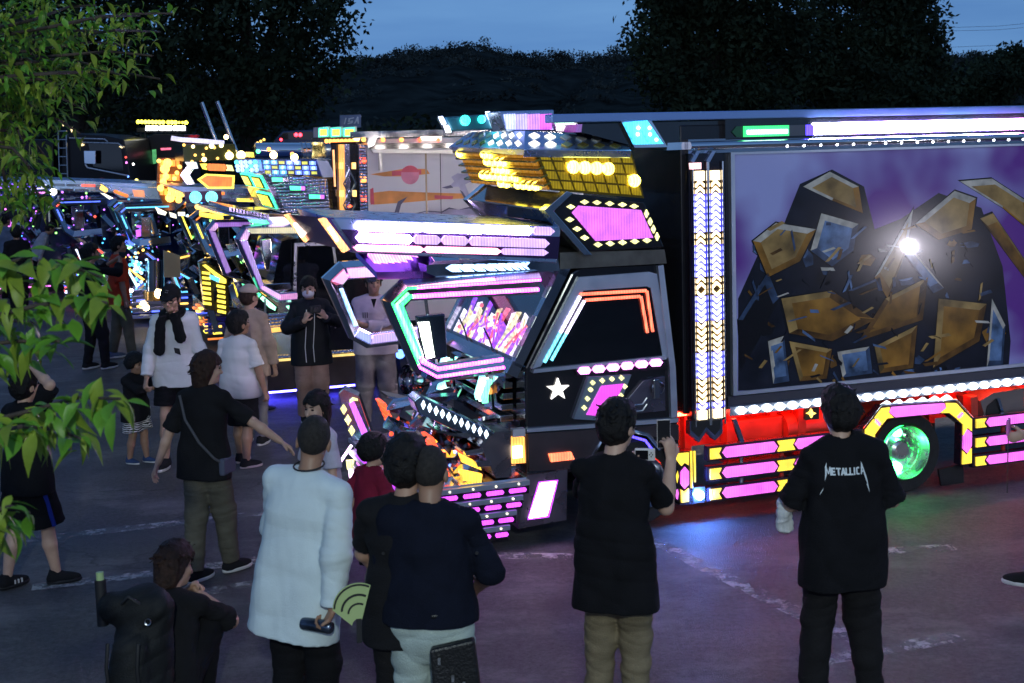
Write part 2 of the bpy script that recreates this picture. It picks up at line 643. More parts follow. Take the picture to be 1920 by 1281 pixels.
# power lines crossing the sky at the right
pl = MB()
for (y0, y1) in ((50, 36), (56, 44), (88, 70)):
    a, b = at_depth(1700, y0, 210), at_depth(2050, y1 - 8, 200)
    pts = [a.lerp(b, t) - Vector((0, 0, .8 * math.sin(math.pi * t))) for t in (0, .25, .5, .75, 1)]
    pl.tube(pts, .03, 4)
for x in (1690, 2060):
    pp = at_depth(x, 250, 205)
    pl.tube([(pp.x, pp.y, 0), (pp.x, pp.y, 19)], [.35, .2], 6)
tag(pl.build('power_line', BLACKM), 'faint power lines crossing the sky at the right above the low tree', 'power line')

# ------------------------------------------------------------------ lamps outside the frame that the photograph shows at work
def pole_lamp(name, label, loc, hgt, aim, watts, col, rad=.18):
    t = empty(name, (loc[0], loc[1], 0))
    tag(t, label, 'lamp')
    MB().tube([(0, 0, 0), (0, 0, hgt)], [.07, .045], 8).build('pole', mat('brushed steel'), t)
    MB().lathe([(.16, 0), (.16, .03), (.05, .06), (.05, .2)], (0, 0, 0), (0, 0, 1), 12).build('base', mat('brushed steel'), t)
    d = (Vector(aim) - Vector((loc[0], loc[1], hgt))).normalized()
    c = d * .10 + Vector((0, 0, hgt))
    MB().lathe([(.03, -.22), (rad * .8, -.16), (rad, .0), (rad * .96, .0), (rad * .7, -.10), (.001, -.12)], c, d, 20).build('lamp_head', mat('black matt'), t, smooth=40)
    MB().lathe([(.001, -.01), (rad * .9, -.03)], c, d, 20).build('lamp_glass', lamp_mat('flood glass ' + name, col, 30), t)
    ld_ = bpy.data.lights.new(name + '_light', 'SPOT')
    ld_.energy = watts
    ld_.color = col
    ld_.spot_size = R(130)
    ld_.spot_blend = .8
    ld_.shadow_soft_size = rad
    lo = bpy.data.objects.new('lamp_light', ld_)
    COL.objects.link(lo)
    lo.parent = t
    lo.location = c + d * .05
    lo.rotation_euler = d.to_track_quat('-Z', 'Y').to_euler()
    return t
pole_lamp('street_lamp', 'street lamp on the bank lighting the leaves and the people from behind', (.8, -6.5), 7.0, (-.8, 8, 1), 1700, (.86, 1.0, .92))
# ------------------------------------------------------------------ helpers for decorated lorries
class Rig:
    """a lorry: an Empty on the ground at its near side; parts measured on its own planes"""
    def __init__(self, name, org, deg, label, cat='lorry', group=None):
        self.fr = Frame(org, deg)
        self.root = empty(name, (org[0], org[1], 0), R(deg))
        tag(self.root, label, cat, group)
    def q(self, x, y, w=0.0):
        return self.fr.px(x, y, w)
    def poly(self, pts, w=0.0):
        return [self.fr.px(x, y, w) for x, y in pts]
    def plate(self, name, pts, w, depth, m, parent=None, bevel=0.0):
        return MB().plate(self.poly(pts, w), (0, depth, 0)).build(name, m, parent or self.root, bevel=bevel)
    def lens(self, name, pts, m, w=-.02, depth=.03, parent=None):
        return self.plate(name, pts, w, depth, m, parent)
    def tube(self, name, pts, w, r, m, parent=None, n=8):
        return MB().tube(self.poly(pts, w), r, n).build(name, m, parent or self.root, smooth=50)
    def box(self, name, m, *a, parent=None, bevel=0.0):
        return MB().box(*a).build(name, m, parent or self.root, bevel=bevel)
    def diamonds(self, name, centres, rx, ry, m, w=-.02, depth=.025, parent=None, sk=0.0):
        for x, y in centres:
            self.lens(name, [(x - rx, y + sk), (x, y - ry), (x + rx, y - sk), (x, y + ry)], m, w, depth, parent)

def quadpt(c, u, v):
    """bilinear point in a quad c00 c10 c11 c01"""
    a = lerp(c[0], c[1], u)
    b = lerp(c[3], c[2], u)
    return lerp(a, b, v)

def facequad(c, u0, u1, v0, v1):
    return [quadpt(c, u0, v0), quadpt(c, u1, v0), quadpt(c, u1, v1), quadpt(c, u0, v1)]

def qnormal(c):
    return (Vector(c[1]) - Vector(c[0])).cross(Vector(c[3]) - Vector(c[0])).normalized()

def lens_on(name, c, u0, u1, v0, v1, m, parent, proud=.012, out=None):
    n = qnormal(c)
    if out is not None and n.dot(Vector(out)) < 0: n = -n
    pl_ = [tuple(Vector(p) - n * .01) for p in facequad(c, u0, u1, v0, v1)]
    return MB().plate(pl_, n * (proud + .01)).build(name, m, parent)

def shape_on(name, c, pts, m, parent, proud=.012, out=None):
    n = qnormal(c)
    if out is not None and n.dot(Vector(out)) < 0: n = -n
    pl_ = [tuple(Vector(quadpt(c, u, v)) - n * .01) for u, v in pts]
    return MB().plate(pl_, n * (proud + .01)).build(name, m, parent)

def hoop(rig, outer, inner, w0, depth, m, leds, name='mirror_stay', faces=()):
    """a faceted chrome hoop that reaches forward from the cab, with lit tubes let into its near face"""
    o = outer
    i = inner
    n = len(o)
    mb = MB()
    off = Vector((0, depth, 0))
    mid = [lerp(a, b, .28) for a, b in zip(o, i)]
    lo = [tuple(Vector(p) + Vector((0, .075, 0))) for p in o]
    li = [tuple(Vector(p) + Vector((0, .05, 0))) for p in i]
    lo2 = [tuple(Vector(p) + off) for p in o]
    li2 = [tuple(Vector(p) + off) for p in i]
    loops = [lo, mid, li, li2, lo2]
    vs = [p for lp in loops for p in lp]
    fs = []
    for k in range(5):
        a, b = k * n, ((k + 1) % 5) * n
        for j in range(n - 1):
            fs.append((a + j, a + j + 1, b + j + 1, b + j))
    fs += [tuple(k * n for k in range(5)), tuple(k * n + n - 1 for k in range(5))[::-1]]
    mb.add(vs, fs)
    h = mb.build(name, m, rig.root)
    for k, mm in faces:
        q = [lerp(o[k], i[k], .36), lerp(o[k + 1], i[k + 1], .36), lerp(o[k + 1], i[k + 1], .90), lerp(o[k], i[k], .90)]
        c_ = inset(q, k=.96)
        MB().plate([tuple(Vector(p) + Vector((0, -.004, 0))) for p in c_], (0, .05, 0)).build('stay_reflection', mm, h)  # dimly glowing plate in place of coloured light mirrored in the chrome
    for t, segs in leds:
        path = [tuple(Vector(lerp(a, b, t)) + Vector((0, .008 + .04 * max(0, t - .28), 0))) for a, b in zip(o, i)]
        for k0, k1, mm in segs:
            pts = []
            for kk in (k0, k1):
                f = int(min(kk, n - 1.001))
                pts.append((kk, lerp(path[f], path[f + 1], kk - f)))
            seq = [pts[0][1]] + [path[j] for j in range(int(k0) + 1, int(math.ceil(k1)))] + [pts[1][1]]
            MB().tube(seq, .013, 6).build('led_tube', mm, h, smooth=50)
    return h

def wheel(rig, c, r, rim_m, width=.24, lens=None, name='wheel'):
    """tyre, dished rim with lip, hub and nuts; the axis lies along w"""
    e = empty(name, c)
    e.parent = rig.root
    rr = r * .66
    MB().lathe([(rr, 0), (rr * 1.04, -.012), (r * .93, -.018), (r, .03), (r, width - .03), (r * .93, width), (rr, width)], (0, 0, 0), (0, 1, 0), 32).build('tyre', RUBBER, e, smooth=40)
    MB().lathe([(rr * 1.0, -.022), (rr * .96, -.03), (rr * .93, -.005), (rr * .84, .03), (rr * .80, .13), (rr * .42, .15), (rr * .40, .06), (rr * .30, .04), (.001, .04)], (0, 0, 0), (0, 1, 0), 32).build('rim', rim_m, e, smooth=35)
    nb = MB()
    for k in range(8):
        a = k * math.pi / 4
        nb.lathe([(.017, 0), (.017, -.03), (.001, -.032)], (rr * .6 * math.cos(a), .145, rr * .6 * math.sin(a)), (0, 1, 0), 6)
    nb.build('wheel_nut', CHROME, e)
    if lens:
        for sx, sz in ((0, .62), (0, -.66)):
            b = MB().lathe([(.001, -.02), (.035, -.016), (.045, .02)], (sx, .1, sz * rr), (0, 1, 0), 12)
            b.build('wheel_lamp', lens, e, smooth=50)
    return e

# ------------------------------------------------------------------ the nearest lorry
G_T1 = G(1270, 988)
T1 = Rig('decorated_lorry', G_T1, 20.0,
         'nearest lorry, black cab with white star, pink and yellow side bars, large picture on box', group='decorated lorries parked in a row')
A_T1 = T1.root
WID = 1.95
# cab shell
cabp = [(985, 690), (1072, 512), (1092, 500), (1240, 494), (1264, 690), (1270, 782), (1274, 838), (1238, 842), (1215, 815), (1180, 806), (1130, 822), (1104, 868), (1098, 884), (1030, 890), (987, 893)]
lp = T1.poly(cabp, .06)
rp = [(s, WID - .06, z) for s, w, z in lp]
cab_t = MB().hexa(lp, rp).build('cab', BLACKP, A_T1, bevel=.015)
# sunk side window, its frame, lit tubes and glass
T1.plate('door_glass', [(1014, 688), (1088, 548), (1222, 540), (1250, 668)], .045, .02, GLASS_D)
fo = T1.poly([(998, 692), (1086, 520), (1218, 510), (1232, 514), (1258, 672)], .035)
fi = T1.poly([(1014, 687), (1094, 545), (1214, 537), (1220, 540), (1243, 670)], .035)
fm = MB()
for k in range(4):
    fm.hexa([fo[k], fo[k + 1], fi[k + 1], fi[k]], [tuple(Vector(p) + Vector((0, .03, 0))) for p in (fo[k], fo[k + 1], fi[k + 1], fi[k])])
fm.build('window_frame', mat('satin silver trim', (.60, .66, .78), .38, .85, rvar=.06), A_T1)
for (a, b, c_, d, m) in ((1021, 680, 1088, 556, 'w'), (1034, 676, 1096, 564, 'w'), (1088, 552, 1212, 545, 'r'), (1098, 563, 1200, 556, 'r'), (1213, 546, 1224, 622, 'r'), (1202, 556, 1214, 624, 'r')):
    if m == 'r':
        T1.tube('window_led', [(a, b), (c_, d)], .03, .012, lamp_mat('red orange tube', (1, .13, .06), 2.0))
    else:
        mx_, my_ = a + (c_ - a) * .45, b + (d - b) * .45
        T1.tube('window_led', [(a, b), (mx_, my_)], .03, .012, lamp_mat('cyan tube', (.15, .75, 1), 1.6))
        T1.tube('window_led', [(mx_, my_), (c_, d)], .03, .012, lamp_mat('white violet tube', (.8, .7, 1), 3.0))
T1.plate('belt_trim', [(1002, 693), (1000, 700), (1250, 674), (1249, 667)], .02, .04, mat('satin silver trim'))
T1.plate('lamp_strip', [(1078, 690), (1082, 705), (1252, 692), (1250, 673)], .03, .03, BLACKP)
for k in range(6):
    x, y = 1097 + k * 26.8, 695.5 - k * 3.0
    T1.lens('door_lamp', [(x - 12, y + 1), (x - 7, y - 6), (x + 7, y - 7), (x + 12, y - 1), (x + 7, y + 6), (x - 7, y + 7)], lamp_mat('hot pink led', (1, .25, .9), 4.0), .01, .03)
st = []
for k in range(10):
    a = -math.pi / 2 + k * math.pi / 5
    r_ = 21.5 if k % 2 == 0 else 8.6
    st.append((1047 + r_ * math.cos(a), 731 + r_ * math.sin(a) - .06 * r_ * math.cos(a)))
T1.lens('star', st, lamp_mat('white lit star', (1, .95, .88), 1.5), .035, .03)
# lit diamond-edged panel on the door
dp = [(1104, 707), (1184, 703), (1166, 748), (1148, 790), (1076, 786)]
T1.plate('door_panel', dp, .015, .05, mat('blue grey trim', (.28, .36, .46), .3, .6))
T1.lens('door_lens', [(1128, 724), (1170, 720), (1140, 782), (1100, 778)], MAGENTA, .005, .03)
T1.diamonds('diamond_lamp', [(1112, 718), (1130, 714), (1148, 711), (1166, 709), (1108, 731), (1102, 748), (1096, 765), (1172, 725), (1165, 742), (1158, 757)], 5, 5, PALEYEL, .005, .03)
T1.plate('handle_panel', [(1167, 760), (1206, 714), (1247, 705), (1248, 770), (1180, 778)], .035, .03, mat('brushed dark plate', (.20, .19, .24), .3, .9, rvar=.1), bevel=.004)
hb = MB()
hb.lathe([(.052, -.012), (.056, -.02), (.045, -.028), (.04, .0)], T1.q(1232, 727, .03), (0, 1, 0), 16)
hb.build('handle_bowl', CHROME_D, A_T1, smooth=40)
T1.plate('door_handle', [(1226, 712), (1237, 711), (1238, 748), (1227, 749)], -.005, .05, CHROME_D, bevel=.006)
for yy in (752, 764):
    T1.tube('panel_ridge', [(1188, yy + 8), (1205, yy + 6), (1213, yy - 6)], .03, .006, STEEL, n=5)
T1.plate('rear_trim', [(1234, 499), (1244, 497), (1267, 690), (1271, 782), (1259, 784), (1256, 690)], .02, .05, mat('satin silver trim'))
# lower trim, step, lamps
T1.plate('sill_trim', [(988, 804), (988, 811), (1272, 792), (1272, 784)], .03, .04, mat('satin silver trim'))
T1.plate('lower_door', [(990, 814), (1272, 795), (1273, 826), (1180, 812), (1128, 828), (1104, 870), (1092, 878), (992, 884)], .045, .03, mat('dark metallic paint', (.11, .09, .10), .28, .7, noise=.25, nscale=3))
T1.plate('side_marker', [(1030, 852), (1072, 848), (1078, 862), (1034, 867)], .02, .03, lamp_mat('red orange marker', (1, .16, .06), 1.8), bevel=.004)
T1.plate('corner_lamp', [(960, 822), (984, 820), (986, 868), (961, 870)], .03, .08, lamp_mat('amber corner lens', (1, .36, .07), 1.3, base=(.5, .25, .08)))
T1.plate('corner_bulb', [(962, 838), (979, 836), (980, 858), (963, 860)], .015, .02, lamp_mat('hot amber', (1, .80, .5), 6.0))
T1.plate('corner_reflector', [(962, 806), (985, 804), (985, 818), (962, 820)], .03, .06, mat('clear lens', (.7, .7, .8), .1, .4))
fw = wheel(T1, (T1.q(1196, 905, .12)[0], .12, .36), .36, CHROME_D)
ar = T1.poly([(1098, 884), (1104, 868), (1130, 822), (1180, 806), (1215, 815), (1238, 842)], .03)
MB().tube(ar, .016, 6).build('wheel_arch_trim', CHROME, A_T1, smooth=50)
T1.plate('wheel_well', [(1098, 890), (1130, 822), (1180, 806), (1215, 815), (1240, 842), (1245, 960), (1100, 975)], .42, .05, BLACKM)
arch_led = lamp_mat('blue arch led', (.08, .05, 1), 3.0)
T1.tube('arch_led', [(1150, 825), (1182, 818), (1210, 826), (1224, 845)], .10, .010, arch_led)

# windscreen, with the lit curtain along the dash behind the glass
sb, _, zb = T1.q(984, 690, 0)
stp, _, zt = T1.q(1070, 514, 0)
nfr = Vector((-(zt - zb), 0, stp - sb)).normalized()
def fpt(w, t, d=0.0):
    return tuple(Vector((sb + (stp - sb) * t, w, zb + (zt - zb) * t)) + nfr * d)
ws = [fpt(.14, .02), fpt(WID - .14, .02), fpt(WID - .14, .97), fpt(.14, .97)]
MB().plate(ws, nfr * .004).build('windscreen_back', BLACKM, A_T1)
def fplate(name, w0, w1, t0, t1, m, d0=.01, th=.02):
    return MB().plate([fpt(w0, t0, d0), fpt(w1, t0, d0), fpt(w1, t1, d0), fpt(w0, t1, d0)], nfr * th).build(name, m, A_T1)
cur = [lamp_mat('warm lit curtain', (1, .80, .42), 1.0), lamp_mat('white lit curtain', (.92, .80, 1), 1.6), lamp_mat('violet lit curtain', (.35, .06, 1), 1.3), lamp_mat('red lit curtain', (1, .15, .2), .9)]
w = .17
seq = [0, 1, 2, 0, 1, 0, 2, 1, 3, 0, 2, 1, 2, 0, 3, 1, 2, 0, 1]
for k, ci in enumerate(seq):
    wd = (WID - .36) / len(seq)
    lean, hh = .10 * math.sin(k * 2.1), .40 + .10 * math.sin(k * 1.7)
    a = [fpt(w, .05, .012), fpt(w + wd * 1.02, .05, .012), fpt(min(WID - .16, w + wd * 1.02 + lean), hh, .012 + .002 * (k % 3)), fpt(max(.16, w + lean), hh + .03 * math.sin(k * 5.1), .012 + .002 * (k % 3))]
    MB().plate(a, nfr * .010).build('curtain_strip', cur[ci], A_T1)
    w += wd
rc_ = random.Random(77)
for k in range(22):
    w0, t0 = rc_.uniform(.2, WID - .35), rc_.uniform(.06, .2)
    w1, t1 = min(WID - .2, max(.2, w0 + rc_.uniform(-.25, .25))), t0 + rc_.uniform(.12, .32)
    MB().tube([fpt(w0, t0, .030), fpt((w0 + w1) / 2 + rc_.uniform(-.05, .05), (t0 + t1) / 2, .034), fpt(w1, t1, .030)], .009, 5).build('curtain_ribbon', cur[(2, 2, 3, 0)[k % 4]], A_T1)
    MB().ball(fpt(rc_.uniform(.2, WID - .2), rc_.uniform(.08, .42), .032), rc_.uniform(.012, .03), 6, 4).build('dash_bulb', cur[rc_.randrange(4)], A_T1)
MB().plate([fpt(.1, 0, .05), fpt(WID - .1, 0, .05), fpt(WID - .1, 1, .05), fpt(.1, 1, .05)], nfr * .006).build('windscreen', mat('clear glass', (.9, .95, 1), .02, 0, trans=1.0), A_T1)
for w0, w1 in ((.05, .13), (WID - .13, WID - .05)):
    fplate('pillar', w0, w1, -.02, 1.02, CHROME_D, .0, .075)
fplate('header', .05, WID - .05, .96, 1.06, CHROME_D, .0, .07)
fplate('cowl', .05, WID - .05, -.12, .01, CHROME_D, .0, .09)
for k in range(3):
    fplate('pillar_catch', .06, .12, .05 + .32 * k, .17 + .32 * k, STEEL, .076, .01)
for wv in (.5, 1.15):
    MB().tube([fpt(wv, .0, .08), fpt(wv + .28, .12, .065), fpt(wv + .5, .2, .065)], .008, 5).build('wiper', BLACKM, A_T1)
# cab front below the screen
FR = T1.q(984, 690, 0)[0]
gm = MB()
for k in range(5):
    z = 1.28 - k * .085
    gm.box(FR - .05 - .012 * k, FR + .01, .30, WID - .30, z - .03, z + .02)
gm.build('grille', CHROME_D, A_T1, bevel=.004)
for w0 in (.32, WID - .62):
    hl = MB()
    hl.plate([(FR - .10, w0, 1.26), (FR - .22, w0 + .05, 1.12), (FR - .16, w0 + .16, .98), (FR - .10, w0 + .30, 1.06), (FR - .08, w0 + .28, 1.26)], (.12, 0, 0))
    hl.build('headlamp_housing', CHROME, A_T1)
    for kk, (cc, a) in enumerate((((.2, 1, .5), .02), ((.9, 1, .9), .10), ((.3, .9, .9), .18))):
        lm = lamp_mat('headlamp lens %s' % 'abc'[kk], cc, 1.6)
        MB().plate([(FR - .19, w0 + a, 1.23), (FR - .235, w0 + a + .02, 1.10), (FR - .20, w0 + a + .09, 1.04), (FR - .17, w0 + a + .08, 1.23)], (.05, 0, 0)).build('headlamp', lm, A_T1)
hdr = MB().lathe([(.001, -.01), (.085, -.03), (.11, -.02), (.125, -.05), (.135, -.02), (.12, .05)], T1.q(772, 712, 1.0), (-1, -.3, .15), 24)
hdr.build('horn_bell', CHROME_D, A_T1, smooth=40)
MB().tube([T1.q(772, 712, 1.0), (FR, 1.0, 1.15)], .025, 8).build('horn_bracket', STEEL, A_T1)

# the near and far mirror stays
po = [(1016, 509), (759, 527), (720, 564), (780, 699), (817, 720), (948, 702)]
pi_ = [(1012, 553), (774, 566), (764, 578), (800, 674), (826, 686), (945, 668)]
ho = T1.poly(po, -.12)
hi = T1.poly(pi_, -.12)
pv = lamp_mat('pink violet tube', (1, .075, .95), 6.5)
gt = lamp_mat('green tube', (.025, 1, .12), 4)
leds = [(.36, [(0, .93, pv), (.93, 2.95, gt), (2.95, 5, pv)]), (.80, [(0, .98, pv), (.98, 2.9, gt), (2.9, 5, pv)]), (.58, [(1.02, 2.9, lamp_mat('mint tube', (.45, 1, .8), 1.0))])]
h1 = hoop(T1, ho, hi, -.12, .13, CHROME, leds)
off = Vector((-.02, 1.92, -.03))
ho2 = [tuple(Vector(p) + off) for p in ho]
hi2 = [tuple(Vector(p) + off) for p in hi]
leds2 = [(.80, [(0, 1.6, lamp_mat('rose tube', (1, .12, .4), 3)), (2.1, 2.9, lamp_mat('sky tube', (.3, .6, 1), 1.5)), (3.2, 5, lamp_mat('lilac tube', (.7, .25, 1), 5))])]
sl = lambda n_, c, e: lamp_mat(n_, c, e, base=(.5, .5, .55), rough=.12)  # self-glowing colours that imitate lamp light reflected in the stays
hoop(T1, ho2, hi2, 1.75, .13, CHROME, leds2, faces=((0, sl('rose stay reflection', (1, .22, .6), .5)), (1, sl('red stay reflection', (1, .15, .3), .5)), (3, sl('blue stay reflection', (.25, .4, 1), .45)), (4, sl('lilac stay reflection', (.6, .4, 1), .5))))
# mirrors hung in the stays
for woff, lit in ((-.08, True), (1.80, False)):
    mr_ = MB()
    c0 = T1.q(806, 634, -.08) if lit else T1.q(812, 560, -.08)
    c0 = (c0[0], woff, c0[2])
    mk = 1 if lit else .45
    mr_.plate([(c0[0] - .09 * mk, woff, c0[2] + .16 * mk), (c0[0] + .12 * mk, woff, c0[2] + .17 * mk), (c0[0] + .13 * mk, woff, c0[2] - .15 * mk), (c0[0] - .03 * mk, woff, c0[2] - .17 * mk)], (0, .08, 0))
    mh = mr_.build('mirror', mat('mirror shell', (.08, .12, .16), .15, .9), A_T1, bevel=.01)
    if lit:
        MB().plate([(c0[0] - .085, woff - .012, c0[2] + .12), (c0[0] - .005, woff - .012, c0[2] + .12), (c0[0] + .03, woff - .012, c0[2] - .14), (c0[0] - .03, woff - .012, c0[2] - .15)], (0, .02, 0)).build('mirror_lamp', lamp_mat('mirror lamp', (.95, 1, .85), 4.5), mh)
    MB().tube([(c0[0], woff + .04, c0[2] + .16), (c0[0] - .02, woff + .02, c0[2] + .30)], .012, 6).build('mirror_arm', CHROME, mh)
    if lit: MB().tube([(c0[0] + .05, woff + .04, c0[2] - .16), (c0[0] + .06, woff + .02, c0[2] - .27)], .012, 6).build('mirror_arm', CHROME, mh)

# bumper reaching forward, with slatted lit sides
BF, BR = -2.12, T1.q(992, 940, 0)[0]
def zrow(y, x=990): return T1.q(x, y, 0)[2]
bz0, bz1 = .20, T1.q(990, 899, 0)[2]
T1.box('bumper', CHROME_D, BF, BR, .05, WID - .05, bz0, bz1 - .02)
rowz = [bz1 - .01 - k * .108 for k in range(4)]
purp = lamp_mat('purple slot lens', (.72, .06, 1), 1.5)
for k, z in enumerate(rowz):
    xr = BR - .055 * k
    xl = BF - .03
    T1.box('bumper_slat', mat('blue grey chrome', (.58, .66, .78), .36, .85), xl, xr, -.03, .055, z - .028, z + .012, bevel=.004)
    T1.box('slat_backing', BLACKP, xl, xr, -.005, .05, z - .095, z - .029)
    npc = 5
    L = (xr - xl) / npc
    for j in range(npc):
        s0 = xl + L * (j + .10 + .12 * (k % 2))
        s1 = min(s0 + L * .78, xr - .01)
        mb = MB()
        zz = z - .062
        mb.plate([(s0 + .01, -.015, zz + .016), (s1 - .01, -.015, zz + .016), (s1, -.015, zz), (s1 - .01, -.015, zz - .016), (s0 + .01, -.015, zz - .016), (s0, -.015, zz)], (0, .02, 0))
        mb.build('slot_lamp', purp, A_T1)
        for zz2, so in ((z - .008, .5), ):
            MB().lathe([(.001, -.012), (.009, -.006), (.009, .004)], (xl + L * (j + so), -.03, zz2), (0, 1, 0), 6).build('bolt_lamp', lamp_mat('warm bolt lamp', (1, .9, .6), 1.5), A_T1)
# the same slats carried round the front of the bumper
for k, z in enumerate(rowz):
    T1.box('bumper_slat', mat('blue grey chrome'), BF - .06, BF, .0, WID, z - .028, z + .012, bevel=.004)
    for j in range(6):
        w0 = .12 + j * .29
        T1.box('slot_lamp', purp, BF - .03, BF + .01, w0, w0 + .22, z - .08, z - .045)
T1.plate('bumper_corner', [(988, 892), (1064, 880), (1062, 975), (980, 990), (972, 992)], .015, .25, mat('brushed dark bumper', (.22, .20, .23), .3, .9, rvar=.1))
T1.lens('corner_panel', [(1014, 907), (1043, 904), (1026, 967), (993, 972)], lamp_mat('white pink panel', (1, .60, 1), 9), -.005, .03)
T1.plate('corner_panel_frame', [(1010, 904), (1047, 900), (1030, 970), (989, 975)], .008, .02, PURPLE)
# dressing on top of the bumper: orange glow trays, stepped chrome, horns
top = bz1
redglow = lamp_mat('red ribbed lens', (1, .09, .02), 1.2)
ambglow = lamp_mat('amber tray lens', (1, .52, .04), 1.5)
T1.box('bumper_deck', CHROME, BF, FR + .1, .02, WID - .02, top - .015, top + .012)
for w0 in (.14, WID - .40):
    for k in range(7):
        s0 = BF + .18 + k * .018
        MB().plate([(s0, w0, top + .36 - .045 * k), (s0, w0 + .24, top + .36 - .045 * k), (s0 + .02, w0 + .24, top + .325 - .045 * k), (s0 + .02, w0, top + .325 - .045 * k)], (-.03, 0, -.005)).build('ribbed_lens', redglow, A_T1)
    MB().plate([(BF + .20, w0 - .01, top + .40), (FR - .05, w0 - .01, top + .22), (FR - .05, w0 + .25, top + .22), (BF + .20, w0 + .25, top + .40)], (0, 0, .02)).build('deck_wing', CHROME_D, A_T1)
    for k in range(3):
        MB().box(BF + .40 + .12 * k, BF + .58 + .12 * k, w0 - .03, w0 + .2, top + .20 - .07 * k, top + .235 - .07 * k).build('deck_step', CHROME, A_T1, bevel=.005)
for pts in ([(862, 851), (897, 868), (903, 882), (868, 868)], [(864, 882), (905, 890), (902, 905), (868, 902)]):
    T1.lens('amber_tray', pts, ambglow, .06, .05)
T1.plate('bumper_tower', [(893, 822), (928, 810), (958, 808), (959, 894), (930, 897)], .04, .5, mat('brushed dark bumper'))
T1.plate('tower_brow', [(855, 812), (926, 809), (905, 836), (898, 838), (915, 814), (868, 820)], .0, .35, CHROME)
T1.plate('tower_foot', [(870, 846), (905, 840), (908, 848), (874, 854)], .0, .3, CHROME)
T1.plate('tower_foot', [(892, 866), (918, 862), (922, 874), (896, 876)], .0, .3, CHROME_D)
def horn(w0, dw, lens_m, dia_m, tip):
    a = [tip, (tip[0] + .05, tip[1], tip[2] + .035), (tip[0] + .32, tip[1], tip[2] - .12), (tip[0] + .62, tip[1], tip[2] - .30), (tip[0] + .54, tip[1], tip[2] - .345), (tip[0] + .28, tip[1], tip[2] - .235), (tip[0] + .03, tip[1], tip[2] - .09)]
    b = [(p[0] + .01, p[1] + dw, p[2]) for p in a]
    h = MB().hexa(a, b).build('bumper_horn', mat('blue chrome', (.36, .46, .62), .15, .95, rvar=.06), A_T1, bevel=.008)
    for k in range(11):
        t = k / 10
        c = (tip[0] + .07 + .48 * t, tip[1] - .008, tip[2] - .035 - .265 * t)
        MB().plate([(c[0] - .017, c[1], c[2] + .004), (c[0] + .003, c[1], c[2] + .034), (c[0] + .017, c[1], c[2] - .004), (c[0] - .003, c[1], c[2] - .034)], (0, .02, 0)).build('diamond_lamp', dia_m, h)
    return h
horn(0, .22, VIOLET, lamp_mat('white diamond lamp', (.8, .92, 1), 2.2), T1.q(776, 752, .0))
# faceted chrome and small red lamps heaped behind the bumper
rk_ = random.Random(31)
for k in range(44):
    s0, w0, z0 = rk_.uniform(-2.05, -1.35), rk_.uniform(.08, 1.8), rk_.uniform(top + .02, top + .42)
    a_, L_ = rk_.uniform(-.9, .3), rk_.uniform(.10, .30)
    dx, dz, tl = L_ * math.cos(a_), L_ * math.sin(a_), rk_.uniform(-.10, .10)
    MB().plate([(s0, w0, z0), (s0 + .06, w0 + tl, z0 + .06), (s0 + dx + .05, w0 + tl, z0 + dz + .03), (s0 + dx, w0, z0 + dz - .02)], (.01, .04, .02)).build('chrome_facet', (CHROME, CHROME, mat('blue chrome'), CHROME_D)[k % 4], A_T1)
for k in range(26):
    s0, w0 = rk_.uniform(-2.0, -1.35), rk_.uniform(.05, 1.8)
    MB().ball((s0, w0, rk_.uniform(top + .04, top + .34)), rk_.uniform(.012, .024), 6, 4).build('deck_bulb', (redglow, lamp_mat('hot red bulb', (1, .12, .04), 6), ambglow, lamp_mat('blue bulb', (.15, .3, 1), 5))[k % 4], A_T1)
# far horn: a leaning three-sided pylon with a violet lens
fh = [T1.q(x, y, 1.80) for x, y in ((634, 738), (644, 729), (672, 742), (706, 838), (668, 850), (650, 800))]
fhm = MB().plate(fh, (.05, .16, 0)).build('bumper_horn', mat('blue chrome'), A_T1, bevel=.006)
T1.lens('horn_lens', [(655, 757), (664, 753), (690, 812), (680, 818)], VIOLET, 1.785, .03, fhm)
T1.diamonds('diamond_lamp', [(645, 768), (653, 788), (660, 808)], 6, 10, PALEYEL, 1.785, .03, fhm)
for y in (752, 817):
    T1.lens('horn_chevron', [(657 + (y - 752) * .45, y - 1), (663 + (y - 752) * .45, y - 6), (671 + (y - 752) * .45, y - 4), (671 + (y - 752) * .45, y), (663 + (y - 752) * .45, y - 1), (657 + (y - 752) * .45, y + 4)], PALEYEL, 1.78, .03, fhm)
fs_ = [T1.q(x, y, 1.9) for x, y in ((655, 838), (664, 832), (640, 868), (632, 872))]
MB().plate(fs_, (.02, .06, 0)).build('front_strip_lamp', WHITE_P, A_T1)
for k, (x, y) in enumerate(((657, 872), (661, 888))):
    T1.lens('front_lens', [(x - 7, y - 8), (x + 8, y - 9), (x + 5, y), (x + 9, y + 7), (x - 5, y + 9)], PALEYEL if k == 0 else WHITE_P, 1.86, .03)
T1.lens('front_lens', [(672, 880), (700, 868), (715, 905), (690, 925)], PURPLE, 1.5, .03)

